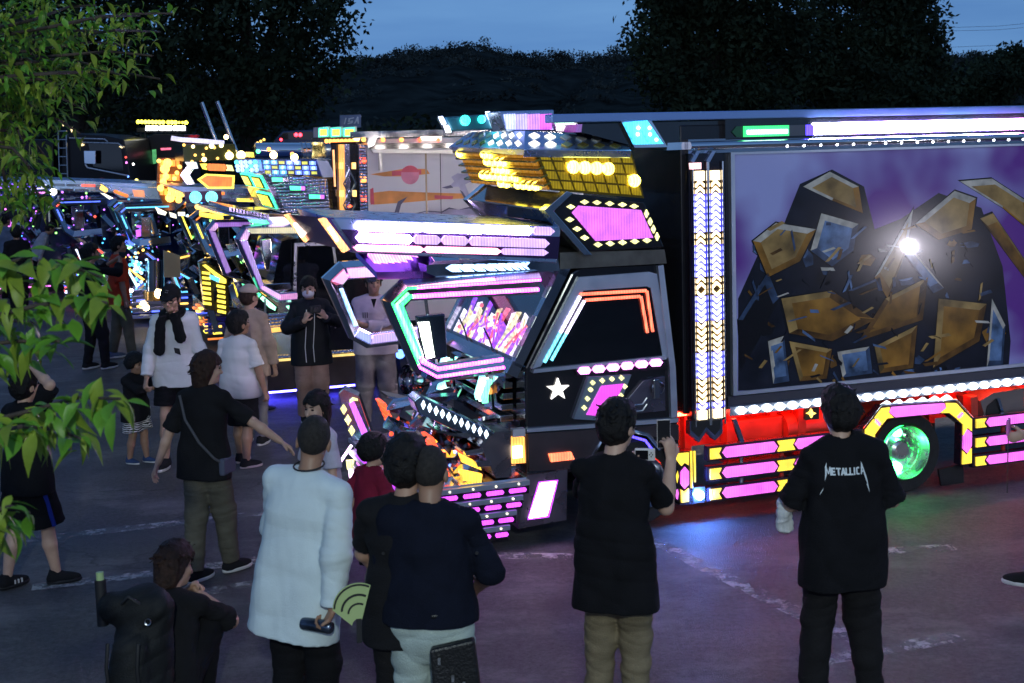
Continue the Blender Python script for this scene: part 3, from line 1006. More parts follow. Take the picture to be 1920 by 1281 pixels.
fz = [tuple(Vector(p)) for p in T1.poly([(640, 428), (1046, 442), (1042, 486), (668, 468)], 0)]
for k in range(9):
    for r_ in range(2):
        a = lerp(lerp(fz[0], fz[1], .03 + k * .107), lerp(fz[3], fz[2], .03 + k * .107), .12 + r_ * .42)
        b_ = lerp(lerp(fz[0], fz[1], .12 + k * .107), lerp(fz[3], fz[2], .12 + k * .107), .42 + r_ * .42)
        T1.box('visor_lamp', lamp_mat('white visor led', (.70, .50, 1), 32), a[0], b_[0], 1.19, 1.21, min(a[2], b_[2]), max(a[2], b_[2]))
for k in range(14):  # added, unseen fill lamps that brighten the box of the next lorry
    T1.box('box_fill_lamp', lamp_mat('warm white fill lamp', (1, .86, .80), 70), .4 + k * .38, .52 + k * .38, WID + .05, WID + .09, 1.4, 1.46)
    T1.box('box_fill_lamp', lamp_mat('warm white fill lamp'), .4 + k * .38, .52 + k * .38, WID + .05, WID + .09, 2.9, 2.96)

# lower sun visor strip above the windscreen, and the purple ribbed lamps under the big visor
bm_ = lamp_mat('blue white arrow', (.35, .6, 1), 3.2)
T1.plate('visor_rail', [(800, 497), (1046, 484), (1050, 508), (820, 520), (800, 512)], .0, .25, CHROME_D)
for k in range(9):
    x = 846 + sum((24, 24, 22, 20, 17, 14, 12, 10, 9)[:k])
    wd = (22, 22, 20, 18, 15, 12, 10, 8, 7)[k]
    y = 503.5 - k * .55
    T1.lens('arrow_lamp', [(x - 8, y), (x + 2, y - 6.5), (x + wd - 2, y - 6.5), (x + wd - 9, y), (x + wd - 2, y + 6.5), (x + 2, y + 6.5)], bm_, -.02, .03)
pur = lamp_mat('pink ribbed lens', (1, .35, .95), 1.8)
pr0, pr1 = T1.q(700, 492, .2), T1.q(805, 478, .2)
for k in range(9):
    x = 712 + k * 13
    mb = MB()
    a, b = T1.q(x - 22, 480 + k * .3, .35), T1.q(x, 518 - k * .3, .1)
    mb.plate([a, (a[0] + .05, a[1], a[2]), (b[0] + .05, b[1], b[2]), b], (0, .02, .03))
    mb.build('ribbed_lens', pur, A_T1)
MB().plate([T1.q(668, 482, .4), T1.q(800, 478, .4), T1.q(830, 522, .05), T1.q(708, 524, .05)], (0, .04, .05)).build('visor_tray', mat('violet chrome', (.4, .2, .7), .15, .9), A_T1)

# the big forward visor with three lit rails
va = T1.poly([(615, 408), (1052, 425), (1044, 494), (660, 474)], -.02)
vb = [(p[0] + .0, WID * .60, p[2] + .01) for p in va]
MB().hexa(va, vb).build('roof_visor', mat('visor chrome', (.40, .52, .76), .30, .9, rvar=.08), A_T1, bevel=.01)
ridge_ = [tuple(Vector(p) + Vector((0, .0, .004))) for p in (va[0], va[1])]
T1.plate('visor_band', [(640, 430), (1050, 444), (1046, 486), (668, 468)], -.035, .02, mat('violet dark chrome', (.16, .10, .26), .14, .9))
wv = lamp_mat('white visor led', (.70, .50, 1), 32)
wv2 = lamp_mat('lilac visor led', (.72, .45, 1), .75)
wv3 = lamp_mat('rose visor led', (1, .30, .48), 3.4)
def visor_row(y0, y1, x0, x1, cuts, h, mats_):
    xs = [x0] + cuts + [x1]
    for k in range(len(xs) - 1):
        a, b = xs[k] + (3 if k else 0), xs[k + 1] - 3
        ya = y0 + (y1 - y0) * (a - x0) / (x1 - x0)
        yb = y0 + (y1 - y0) * (b - x0) / (x1 - x0)
        T1.lens('visor_lamp', [(a - 4, ya), (a + 3, ya - h), (b - 5, yb - h), (b + 4, yb), (b - 5, yb + h), (a + 3, ya + h)], mats_[k], -.055, .03)
visor_row(425.5, 434, 672, 1040, [795, 910, 1000], 8, [wv, wv, wv, wv2])
visor_row(446, 457, 672, 1030, [775, 828, 880], 8.5, [wv, wv2, wv2, wv2])
visor_row(465, 474, 668, 1028, [796, 940], 6, [wv3, wv3, wv2])
for pts, m1, m2, ww in (([(600, 412), (611, 409), (656, 468), (645, 474)], 'orange flame lens', (1, .45, .15), -.03), ([(535, 404), (545, 401), (582, 448), (573, 455)], 'orange flame lens', (1, .45, .15), 1.2)):
    T1.plate('visor_end_lamp', pts, ww, .08, lamp_mat(m1, m2, 1.5))
    c = [(pts[0][0] + pts[1][0]) / 2, (pts[0][1] + pts[1][1]) / 2, (pts[2][0] + pts[3][0]) / 2, (pts[2][1] + pts[3][1]) / 2]
    T1.plate('visor_end_bulb', [(c[0] + 10, c[1] + 18), (c[0] + 15, c[1] + 15), (c[0] + 30, c[1] + 40), (c[0] + 25, c[1] + 43)], ww - .02, .03, lamp_mat('flame bulb', (1, .85, .5), 5))
ff = [T1.q(612, 409, -.02), T1.q(540, 402, 1.17), T1.q(578, 452, 1.17), T1.q(656, 472, -.02)]
MB().plate(ff, (.05, 0, 0)).build('visor_nose', mat('violet chrome'), A_T1)

# roof deck: diamond-edged violet panels at the sides, amber lamp bank on top
near = [(1022, 394), (1061, 362), (1208, 379), (1246, 464), (1101, 472)]
dl = T1.poly(near, .0)
dr = [(p[0], WID, p[2]) for p in dl]
MB().hexa(dl, dr).build('roof_deck', BLACKP, A_T1, bevel=.01)
T1.lens('deck_lens', [(1074, 399), (1086, 386), (1202, 394), (1225, 446), (1118, 452)], lamp_mat('violet deck panel', (.80, .14, 1.0), .72), -.02, .03)
T1.diamonds('diamond_lamp', [(1122, 459), (1145, 457), (1168, 455), (1191, 453), (1214, 451), (1069, 412), (1083, 429.5), (1097, 446)], 8, 5, PALEYEL, -.015, .03)
T1.diamonds('diamond_lamp', [(1097, 379), (1120, 380), (1144, 382), (1168, 384), (1190, 387), (1071, 388)], 8, 4.5, PALEYEL, -.015, .03)
T1.diamonds('diamond_lamp', [(1213, 401), (1220, 416), (1226, 430), (1233, 444)], 4, 8, PALEYEL, -.015, .03)
for w0 in (-.03, WID - .12):
    cp = T1.poly([(1018, 394), (1060, 358), (1072, 362), (1036, 396), (1108, 478), (1092, 478)], 0)
    MB().plate([(p[0], w0, p[2]) for p in cp], (0, .12, 0)).build('deck_chevron', CHROME, A_T1, bevel=.004)
T1.plate('deck_base', [(1050, 474), (1246, 468), (1250, 494), (1050, 505)], .03, 1.85, mat('weathered steel', (.16, .15, .13), .4, .8, noise=.3))
# amber bank: front face and near side face
c_side = [T1.q(1002, 281, .0), T1.q(1184, 285, .0), T1.q(1208, 372, .0), T1.q(1033, 357, .0)]
c_far = [(p[0], WID - .1, p[2]) for p in c_side]
MB().hexa(c_side, c_far).build('lamp_bank', mat('amber dark shell', (.16, .11, .01), .25, .5), A_T1)
amb_d = lamp_mat('dim amber lens', (1, .72, .02), .17, base=(.10, .07, .0))
for r_ in range(4):
    for k in range(8):
        u0, v0 = .02 + k * .122, .05 + r_ * .235
        lit = (r_ == 1 and k in (2, 3, 4, 5)) or (r_ == 2 and k == 7)
        lens_on('bank_lamp', c_side, u0 + .006, u0 + .102, v0, v0 + .19, amb_d if not lit else lamp_mat('amber lens around bulb', (1, .8, .05), 1.6), A_T1, out=(0, -1, 0))
        if lit:
            p = Vector(quadpt(c_side, u0 + .056, v0 + .105)) + Vector((0, -.025, 0))
            MB().ball(p, .05, 10, 6).build('bank_bulb', AMBER_L, A_T1, smooth=60)
c_front = [c_far[0], c_side[0], c_side[3], c_far[3]]
for r_ in range(5):
    lens_on('bank_rib', c_front, -.02, 1.02, .015 + r_ * .195, .06 + r_ * .195, mat('amber chrome', (.40, .30, .06), .25, .9), A_T1, .05, (-1, 0, 0))
    for k in range(14):
        u0 = .01 + k * .0705
        lit = k in ((0, 5, 6), (5, 6, 7, 8), (6, 7, 8), (3, 4, 5, 6, 7, 8, 9), (6, 7, 9, 10, 11, 12))[r_]
        lens_on('bank_lamp', c_front, u0, u0 + .060, .08 + r_ * .195, .195 + r_ * .195, lamp_mat('amber lens around bulb', (1, .8, .05), 1.6) if lit else lamp_mat('dim orange lens', (1, .42, .03), .22, base=(.12, .06, .0)), A_T1, .015, (-1, 0, 0))
        if lit:
            MB().ball(Vector(quadpt(c_front, u0 + .03, .137 + r_ * .195)) + Vector((-.03, 0, 0)), .036, 8, 6).build('bank_bulb', AMBER_L, A_T1, smooth=60)
# cap of the bank with two rows of diamonds
cs = [T1.q(984, 262, .0), T1.q(1168, 257, .45), T1.q(1184, 278, .0), T1.q(1000, 281, .0)]
capl = [T1.q(985, 245, .30), T1.q(1168, 258, .30), T1.q(1184, 282, -.05), T1.q(983, 280, -.05)]
capm = MB()
lowr = [tuple(Vector(p) + Vector((0, .02, -.06))) for p in capl]
capm.hexa(capl, lowr)
capm.build('bank_cap', mat('visor chrome'), A_T1, bevel=.006)
dm = [mat('pale plate', (.75, .72, .62), .3, .5), mat('gold plate', (.75, .58, .15), .25, .8), lamp_mat('pale lit plate', (1, .93, .75), 1.4)]
for k in range(6):
    for r_ in range(2):
        u, v = .09 + k * .155, .26 + .44 * r_
        shape_on('diamond_plate', capl, [(u - .055, v), (u, v - .17), (u + .055, v), (u, v + .17)], dm[2] if (k < 2 and r_ < 2) else dm[1 if r_ else 0], A_T1, .006, (0, -1, .8))
capf = [(capl[0][0], WID - .3, capl[0][2]), capl[0], capl[3], (capl[3][0] + .02, WID - .05, capl[3][2] + .01)]
MB().hexa(capf, [tuple(Vector(p) + Vector((.06, 0, -.05))) for p in capf]).build('bank_cap', mat('visor chrome'), A_T1, bevel=.006)
for k in range(8):
    for r_ in range(2):
        u, v = .08 + k * .12, .26 + .44 * r_
        shape_on('diamond_plate', capf, [(u - .04, v), (u, v - .17), (u + .04, v), (u, v + .17)], dm[2] if 3 < k else dm[r_], A_T1, .006, (-1, 0, .8))
# roof-top beacons and lit box
T1.plate('roof_screen', [(934, 209), (1039, 206), (1041, 246), (948, 247)], .55, .3, mat('visor chrome'), bevel=.01)
for k in range(4):
    x = 944 + k * 23
    T1.lens('roof_screen_lens', [(x + (0 if k else 1), 214.5), (x + 22, 213.5), (x + 22, 243), (x + (6 if k == 0 else 0), 243)], lamp_mat('roof lens %d' % k, ((.45, .5, 1), (.42, .35, 1), (.5, .2, .95), (.7, .1, .85))[k], (1.2, 1.1, 1.0, .9)[k]), .54, .03)
T1.plate('beacon_bar', [(834, 220), (932, 213), (944, 242), (848, 246)], 1.3, .25, mat('teal dark lens', (.02, .10, .14), .15, .2), bevel=.01)
for x, y, r_ in ((872, 226, .045), (903, 224, .035), (930, 222, .022)):
    MB().ball(T1.q(x, y, 1.27), r_, 12, 8).build('beacon_bulb', TEAL_L, A_T1, smooth=60)
blt = lamp_mat('blue flash lens', (.5, .6, 1), 7)
for x, y in ((830, 228), (918, 219)):
    T1.lens('flash_lamp', [(x - 5, y - 9), (x, y - 10), (x + 7, y + 4), (x + 2, y + 6)], blt, 1.25, .05)
    T1.lens('flash_lamp', [(x + 5, y + 8), (x + 11, y + 7), (x + 16, y + 20), (x + 10, y + 20)], WHITE_L, 1.25, .05)
T1.plate('roof_beacon', [(1036, 223), (1076, 221), (1092, 248), (1046, 246)], .5, .25, mat('pale lens', (.5, .5, .5), .2))
T1.lens('roof_beacon_lens', [(1044, 234), (1078, 232), (1090, 247), (1046, 245)], lamp_mat('rose white lens', (1, .75, .95), 4), .48, .03)
T1.lens('roof_beacon_lens', [(1037, 223), (1074, 221), (1078, 230), (1042, 231)], lamp_mat('green white lens', (.35, 1, .6), 2), .48, .03)

# ------------------------------------------------------------------ box body of the nearest lorry
xs0 = T1.q(1284, 500, 0)[0]
S1 = 6.2
zt_, zb_ = 3.18, T1.q(1375, 771, 0)[2]
bodym = mat('black box paint', (.018, .018, .024), .2, .2, coat=.3, rvar=.05)
T1.box('box_body', bodym, xs0, S1, .05, WID + .05, zb_, zt_ - .02, bevel=.01)
# front wall above the cab and the roof rail
T1.box('roof_rail', mat('pale blue rail', (.22, .36, .72), .35, .5), -1.0, S1, .0, .14, zt_ + .02, zt_ + .085, bevel=.008)
T1.plate('fascia_nose', [(1092, 233), (1366, 226), (1366, 266), (1180, 272), (1090, 248)], .06, .4, BLACKP)
fz1, fz0 = zt_ + .02, T1.q(1375, 262, 0)[2]
T1.box('fascia', BLACKP, T1.q(1360, 240, 0)[0], S1, .0, .12, fz0, fz1)
T1.plate('corner_screen', [(1163, 224), (1218, 221), (1252, 276), (1190, 277)], .02, .05, CHROME)
for a, b in ((0.0, .47), (.53, 1.0)):
    P0, P1, P2, P3 = (1171, 230), (1214, 226), (1244, 270), (1191, 271)
    lo_ = lambda p, q_, t: (p[0] + (q_[0] - p[0]) * t, p[1] + (q_[1] - p[1]) * t)
    T1.lens('corner_screen_lens', [lo_(P0, P1, a), lo_(P0, P1, b), lo_(P3, P2, b), lo_(P3, P2, a)], CYAN_L, .0, .03)
for x, y in ((1196, 252), (1197, 240), (1219, 252), (1218, 240), (1231, 262)):
    MB().ball(T1.q(x, y, -.005), .014, 8, 5).build('corner_bulb', lamp_mat('pale cyan bulb', (.6, .95, 1), 5), A_T1)
# lit rails in the fascia
zl0, zl1 = T1.q(1430, 256, 0)[2], T1.q(1430, 236, 0)[2]
def seg(a, b, m, z0=zl0, z1=zl1, name='fascia_lamp', d=.0):
    T1.box(name, m, a, b, -.02 - d, .01, z0, z1)
sx = lambda x: T1.q(x, 245, 0)[0]
zm = (zl0 + zl1) / 2
MB().plate([(sx(1371), -.012, zm), (sx(1380), -.012, zl1), (sx(1392), -.012, zl1), (sx(1392), -.012, zl0), (sx(1380), -.012, zl0)], (0, .02, 0)).build('fascia_lamp', mat('green dark lens', (.03, .12, .06), .2), A_T1)
seg(sx(1392), sx(1477), lamp_mat('green glow lens', (.02, .8, .16), 1.1))
seg(sx(1398), sx(1474), lamp_mat('green white core', (.55, 1, .7), 6), zm - .022, zm + .01, d=.006)
seg(sx(1477), sx(1508), mat('grey dark lens', (.10, .11, .14), .2))
seg(sx(1508), sx(1524), lamp_mat('indigo glow lens', (.10, .05, 1), 1.5))
colors = [((.62, .66, 1), 60), ((.52, .36, 1), 95), ((.52, .36, 1), 95), ((.52, .36, 1), 95), ((.52, .36, 1), 95), ((.55, .6, 1), 60), ((.52, .36, 1), 95), ((.9, .4, 1), 50), ((1, .22, .85), 5), ((.9, .2, 1), 5)]
for k, (c_, e_) in enumerate(colors):
    a, b = sx(1524) + k * .26, sx(1524) + (k + 1) * .26
    seg(a, b - .004, lamp_mat('fascia led %d' % k, c_, e_), zl0 + .004, zl1 + .012)
# bright chrome gutter below, catching the string of lamps
gz = T1.q(1500, 268, 0)[2]
MB().tube([(sx(1290), -.02, gz), (S1, -.02, gz)], .035, 12).build('gutter', CHROME, A_T1, smooth=50)
T1.box('gutter_seat', CHROME_D, sx(1290), S1, .0, .1, gz - .06, gz + .05)
for k in range(16):
    s = sx(1470) + k * .155
    MB().ball((s, -.045, gz - .022), .012, 6, 4).build('gutter_bulb', lamp_mat('gutter bulb', (.9, .93, 1), 6), A_T1)
T1.plate('gutter_tail', [(1252, 268), (1345, 264), (1352, 278), (1250, 282)], .03, .05, CHROME)
# the picture: a plain abstract stand-in in the same colours, under gloss film
def mural_mat():
    m = bpy.data.materials.new('glossy printed mural')
    m.use_nodes = True
    n, l = m.node_tree.nodes, m.node_tree.links
    b = n['Principled BSDF']
    tc = n.new('ShaderNodeTexCoord')
    t = n.new('ShaderNodeTexNoise')
    t.inputs['Scale'].default_value = .75
    t.inputs['Detail'].default_value = 3
    l.new(tc.outputs['Object'], t.inputs['Vector'])
    r = n.new('ShaderNodeValToRGB')
    r.color_ramp.elements[0].position = .42
    r.color_ramp.elements[0].color = (.16, .045, .32, 1)
    r.color_ramp.elements[1].position = .56
    r.color_ramp.elements[1].color = (.40, .42, .78, 1)
    l.new(t.outputs[0], r.inputs[0])
    l.new(r.outputs[0], b.inputs['Base Color'])
    b.inputs['Roughness'].default_value = .18
    b.inputs['Coat Weight'].default_value = .6
    b.inputs['Coat Roughness'].default_value = .06
    return m
ps0, pz0 = T1.q(1383, 733, 0)[0], T1.q(1383, 735, 0)[2]
pz1 = T1.q(1383, 290, 0)[2]
T1.box('mural_panel', mural_mat(), ps0, 5.6, .02, .06, pz0, pz1)
fr_ = MB()
for a in ((ps0 - .035, ps0, pz0 - .03, pz1 + .03), (ps0, 5.6, pz1, pz1 + .03), (ps0, 5.6, pz0 - .03, pz0)):
    fr_.box(a[0], a[1], .005, .06, a[2], a[3])
fr_.build('mural_frame', mat('satin silver trim'), A_T1)
prints = [mat('print dark navy', (.010, .012, .022), .2, coat=.6, noise=.5, nscale=5), mat('print amber', (.26, .12, .018), .2, coat=.6, noise=.85, nscale=3.2), mat('print pale amber', (.34, .21, .07), .2, coat=.6, noise=.7, nscale=4),
          mat('print steel blue', (.10, .17, .32), .2, coat=.6, noise=.85, nscale=6), mat('print black', (.006, .006, .008), .2, coat=.6), mat('print brown', (.12, .055, .012), .2, coat=.6, noise=.8, nscale=5), mat('print slate', (.035, .06, .12), .2, coat=.6, noise=.6, nscale=9), mat('print cream', (.50, .46, .40), .2, coat=.6, noise=.4, nscale=9)]
def print_shape(pts, mi, lay):
    q = T1.poly(pts, .02 - .001 * lay)
    MB().plate(q, (0, .0004, 0)).build('mural_print', prints[mi], A_T1)
print_shape([(1384, 733), (1384, 560), (1420, 480), (1470, 420), (1500, 345), (1560, 318), (1620, 350), (1640, 430), (1690, 410), (1760, 362), (1840, 390), (1880, 500), (1895, 640), (1890, 705)], 0, 1)
for pts, mi in (([(1412, 452), (1455, 418), (1530, 430), (1500, 490), (1440, 520)], 2), ([(1465, 560), (1560, 545), (1640, 600), (1560, 640), (1480, 625)], 1), ([(1480, 640), (1560, 655), (1550, 710), (1500, 715)], 1),
                ([(1660, 560), (1740, 520), (1730, 600), (1610, 640)], 1), ([(1640, 650), (1720, 610), (1712, 690), (1650, 700)], 1), ([(1640, 520), (1712, 392), (1700, 470), (1664, 560)], 2),
                ([(1716, 420), (1790, 358), (1830, 372), (1822, 430), (1760, 450)], 2), ([(1800, 340), (1860, 335), (1930, 380), (1940, 440), (1880, 390)], 2), ([(1838, 410), (1862, 400), (1930, 500), (1935, 540)], 1),
                ([(1760, 560), (1850, 570), (1836, 640), (1750, 690)], 1), ([(1384, 600), (1440, 510), (1460, 560), (1420, 640), (1390, 690)], 4), ([(1506, 350), (1556, 322), (1610, 350), (1618, 400), (1560, 376)], 2), ([(1520, 470), (1540, 400), (1610, 420), (1600, 470), (1560, 500)], 3),
                ([(1690, 470), (1700, 455), (1770, 540), (1750, 550)], 3), ([(1440, 640), (1470, 630), (1480, 715), (1450, 720)], 3),
                ([(1570, 660), (1630, 650), (1636, 700), (1580, 708)], 3), ([(1860, 560), (1885, 610), (1880, 690), (1850, 690)], 3), ([(1590, 545), (1650, 520), (1655, 545), (1600, 580)], 4)):
    cx_, cy_ = sum(p[0] for p in pts) / len(pts), sum(p[1] for p in pts) / len(pts)
    sc_p = lambda k, dx=0, dy=0: [(cx_ + (x - cx_) * k + dx, cy_ + (y - cy_) * k + dy) for x, y in pts]
    print_shape(sc_p(1.06), 4, 2)
    print_shape(pts, mi, 3)
    for i in range(len(pts)):
        p0, p1 = pts[i], pts[(i + 1) % len(pts)]
        ins = lambda p: (p[0] + (cx_ - p[0]) * .26, p[1] + (cy_ - p[1]) * .26)
        ny_ = (p0[1] + p1[1]) / 2 - cy_ + .4 * ((p0[0] + p1[0]) / 2 - cx_)
        tone = {1: (2, 5), 2: (7, 1), 3: (7, 6), 4: (6, 4)}[mi][0 if ny_ < 0 else 1]
        print_shape([p0, p1, ins(p1), ins(p0)], tone, 4)
rp_ = random.Random(3)
for k in range(40):
    cx_, cy_ = rp_.uniform(1415, 1865), rp_.uniform(455, 712)
    a0, n_ = rp_.uniform(0, 6.28), rp_.choice((4, 5, 5, 6))
    rx_, ry_ = rp_.uniform(9, 26), rp_.uniform(7, 20)
    pts = [(cx_ + rx_ * rp_.uniform(.7, 1.2) * math.cos(a0 + j * 6.283 / n_), cy_ + ry_ * rp_.uniform(.7, 1.2) * math.sin(a0 + j * 6.283 / n_)) for j in range(n_)]
    mi = rp_.choice((0, 1, 3, 6, 4, 5, 4, 6))
    print_shape(pts, 4, 1.6)
    print_shape([(cx_ + (x - cx_) * .88, cy_ + (y - cy_) * .88) for x, y in pts], mi, 1.8)
    print_shape([pts[0], pts[1], ((pts[1][0] + cx_) / 2, (pts[1][1] + cy_) / 2), ((pts[0][0] + cx_) / 2, (pts[0][1] + cy_) / 2)], rp_.choice((5, 6, 3, 0)), 1.9)
for k in range(90):
    x, y = rp_.uniform(1400, 1875), rp_.uniform(420, 720)
    a, L, wd = rp_.uniform(0, 3.1), rp_.uniform(5, 22), rp_.uniform(1, 4)
    c_, s_ = math.cos(a), math.sin(a)
    print_shape([(x + u * L * c_ - v * wd * s_, y + u * L * s_ + v * wd * c_) for u, v in ((-1, -.6), (.7, -1), (1, .5), (-.8, 1))], rp_.choice((0, 1, 3, 6, 4, 2, 5, 7)), 6)
# lower rail, white diamond lamps
rz1, rz0 = pz0 - .035, T1.q(1383, 772, 0)[2]
T1.box('lower_rail', mat('dark satin rail', (.10, .10, .13), .3, .7), T1.q(1364, 755, 0)[0], S1, -.01, .06, rz0 - .02, rz1)
T1.box('lower_rail_lip', mat('blue grey chrome'), T1.q(1364, 755, 0)[0], S1, -.04, .02, rz0 - .02, rz0 + .05)
dz = T1.q(1385, 768, 0)[2]
wd_ = lamp_mat('white diamond led', (.86, .94, 1), 6.5)
dme = MB().plate([(-.05, 0, 0), (-.015, 0, .028), (.015, 0, .028), (.05, 0, 0), (.015, 0, -.028), (-.015, 0, -.028)], (0, .03, 0)).mesh('rail_lamp', wd_)
s0_ = T1.q(1385, 768, 0)[0]
for k in range(34):
    inst('rail_lamp', dme, A_T1, (s0_ + .1185 * k, -.055, dz))
# chevron columns at the front edge of the box
colm = mat('column black', (.015, .012, .02), .15, .3, coat=.5)
blue_b = lamp_mat('blue column backing', (.05, .04, .9), .55)
gold_b = mat('gold column backing', (.10, .07, .03), .25, .6)
chw = lamp_mat('blue white chevron', (.50, .52, 1), 3.2)
chg = lamp_mat('gold white chevron', (1, .74, .42), 2.6)
cz1, cz0 = T1.q(1310, 318, 0)[2], T1.q(1310, 785, 0)[2]
scz = (cz1 - cz0) / 467.0
T1.box('column_case', colm, T1.q(1290, 500, 0)[0], T1.q(1353, 500, 0)[0], -.03, .05, cz0 - .02, cz1 + .12)
up = MB().plate([(-.036, 0, -.022), (0, 0, .012), (.036, 0, -.022), (.036, 0, .004), (0, 0, .036), (-.036, 0, .004)], (0, .025, 0))
chev = {('u', 'b'): up.mesh('chevron_lamp', chw), ('u', 'g'): up.mesh('chevron_lamp', chg)}
dn = MB().plate([(-.036, 0, .022), (0, 0, -.012), (.036, 0, .022), (.036, 0, -.004), (0, 0, -.036), (-.036, 0, -.004)], (0, .025, 0))
chev[('d', 'b')] = dn.mesh('chevron_lamp', chw)
chev[('d', 'g')] = dn.mesh('chevron_lamp', chg)
for cx in (1309, 1338):
    s = T1.q(cx, 500, 0)[0]
    n = 36
    runs = 'gggbbbbbbggggbbbbbggg' 
    pat = 'ggbbbbbbggbbbbbggg' + 'bbbbgggggbbbbggggbbbbbggg'
    pat = pat[:n] + 'g' * max(0, n - len(pat))
    for k in range(n):
        z = cz1 - .09 - (cz1 - cz0 - .17) * (k + .5) / n
        inst('chevron_lamp', chev[('u' if k < 17 else 'd', pat[k])], A_T1, (s, -.055, z))
        T1.box('chevron_backing', blue_b if pat[k] == 'b' else gold_b, s - .052, s + .052, -.040, -.028, z - (cz1 - cz0) / n * .44, z + (cz1 - cz0) / n * .44)
    for z0, z1 in ((cz1 - .085, cz1 - .01), (cz0 + .0, cz0 + .07)):
        T1.box('column_end_lamp', lamp_mat('cream end lens', (1, .78, .45), 2.2), s - .038, s + .038, -.055, -.03, z0, z1)
    for d in (-.062, .062):
        MB().tube([(s + d, -.05, cz0 - .05), (s + d, -.05, cz1 + .06)], .008, 6).build('column_rod', CHROME, A_T1)
    for y in (291, ):
        T1.plate('column_cap', [(cx - 14, 302), (cx - 2, 283), (cx + 4, 284), (cx - 7, 304)], -.06, .05, mat('visor chrome'))
T1.lens('column_tag', [(1295, 306), (1315, 305), (1315, 317), (1296, 318)], lamp_mat('rose tag', (1, .55, .6), 1.2), -.06, .03)
T1.plate('column_foot', [(1293, 790), (1355, 785), (1355, 812), (1341, 826), (1325, 808), (1311, 830), (1294, 815)], -.04, .07, mat('blue chrome'))
T1.plate('column_foot_face', [(1298, 790), (1351, 787), (1351, 804), (1341, 816), (1325, 800), (1311, 820), (1298, 808)], -.05, .02, BLACKM)

# ------------------------------------------------------------------ chassis in red light, side guards, rear wheel
redp = mat('red chassis paint', (.52, .045, .025), .45, 0, noise=.25, nscale=5)
T1.box('chassis_rail', redp, -.1, S1, .42, .50, .52, .80)
T1.box('chassis_rail', redp, -.1, S1, 1.45, 1.53, .52, .80)
for k in range(8):
    T1.box('cross_member', redp, .35 + k * .75, .42 + k * .75, .30, 1.7, .80, .865)
for k in range(10):
    T1.box('rail_bracket', redp, .25 + k * .4, .31 + k * .4, .34, .425, .50, .84)
T1.box('battery_box', redp, .62, 1.15, .30, .6, .36, .72, bevel=.01)
T1.box('air_tank_bracket', redp, 1.25, 1.32, .22, .5, .34, .80)
MB().lathe([(.001, 0), (.13, .01), (.14, .05), (.14, .5), (.13, .54), (.001, .55)], (1.15, .36, .60), (1, 0, 0), 16).build('air_tank', redp, A_T1, smooth=40)
T1.plate('brace_strap', [(1373, 786), (1381, 785), (1397, 830), (1389, 831)], .04, .03, mat('blue chrome'))
T1.plate('cross_lamp_plate', [(1510, 766), (1536, 763), (1536, 786), (1510, 788)], .03, .03, BLACKM)
T1.lens('cross_lamp', [(1513, 776), (1519, 773), (1522, 767), (1525, 773), (1531, 775), (1525, 778), (1522, 784), (1519, 778)], lamp_mat('amber cross', (1, .6, .1), 2), .01, .03)
redled = lamp_mat('red underglow led', (1, .04, .015), 30)
for s0, s1 in ((.05, .8), (.85, 1.65), (2.6, 3.4), (3.5, 4.6)):
    T1.box('underglow_strip', redled, s0, s1, .16, .19, zb_ - .035, zb_ - .012)
def guard(x0, x1, yl, yr, hgt, segs, w=-.02):
    """one lit side-guard bar between two pixel columns"""
    z0 = T1.q(x0, yl, w)[2]
    s0, s1 = T1.q(x0, yl, w)[0], T1.q(x1, yr, w)[0]
    bar = T1.box('guard_bar', mat('guard bar black', (.05, .03, .06), .15, .5, coat=.5), s0, s1, w, w + .06, z0 - hgt, z0 + hgt, bevel=.006)
    h2 = hgt * .68
    for a, b, kind in segs:
        sa, sb_ = T1.q(a, yl, w)[0], T1.q(b, yl, w)[0]
        t = .025
        if kind == 'y0':
            pg = [(sa, h2), (sb_, h2), (sb_ - t, 0), (sb_, -h2), (sa, -h2)]
        elif kind == 'y':
            pg = [(sa, h2), (sb_, h2), (sb_ - t, 0), (sb_, -h2), (sa, -h2), (sa + t, 0)]
        elif kind == 'y1':
            pg = [(sa, h2), (sb_, h2), (sb_, -h2), (sa, -h2), (sa + t, 0)]
        else:
            pg = [(sa, 0), (sa + t * 1.3, h2), (sb_ - t * 1.3, h2), (sb_, 0), (sb_ - t * 1.3, -h2), (sa + t * 1.3, -h2)]
        MB().plate([(p[0], w - .014, z0 + p[1]) for p in pg], (0, .03, 0)).build('guard_lens', PINK if kind == 'p' else YELLOW, bar)
segs = [(1331, 1352, 'y0'), (1354, 1457, 'p'), (1457, 1490, 'y'), (1490, 1592, 'p'), (1594, 1612, 'y')]
for yl, yr in ((852, 820), (890, 858), (928, 896)):
    guard(1326, 1618, yl, yr, .062, segs)
segs = [(1829, 1848, 'y0'), (1849, 1965, 'p'), (1965, 1990, 'y'), (1990, 2090, 'p')]
for yl, yr in ((795, 760), (831, 790), (866, 820)):
    guard(1824, 2110, yl, yr, .055, segs)
T1.tube('guard_post', [(1389, 832), (1390, 930)], .03, .018, STEEL)
T1.tube('guard_post', [(1465, 820), (1466, 925)], .05, .018, redp)
T1.tube('guard_post', [(1540, 815), (1541, 915)], .05, .018, redp)
T1.tube('guard_post', [(1880, 788), (1881, 860)], .05, .018, redp)
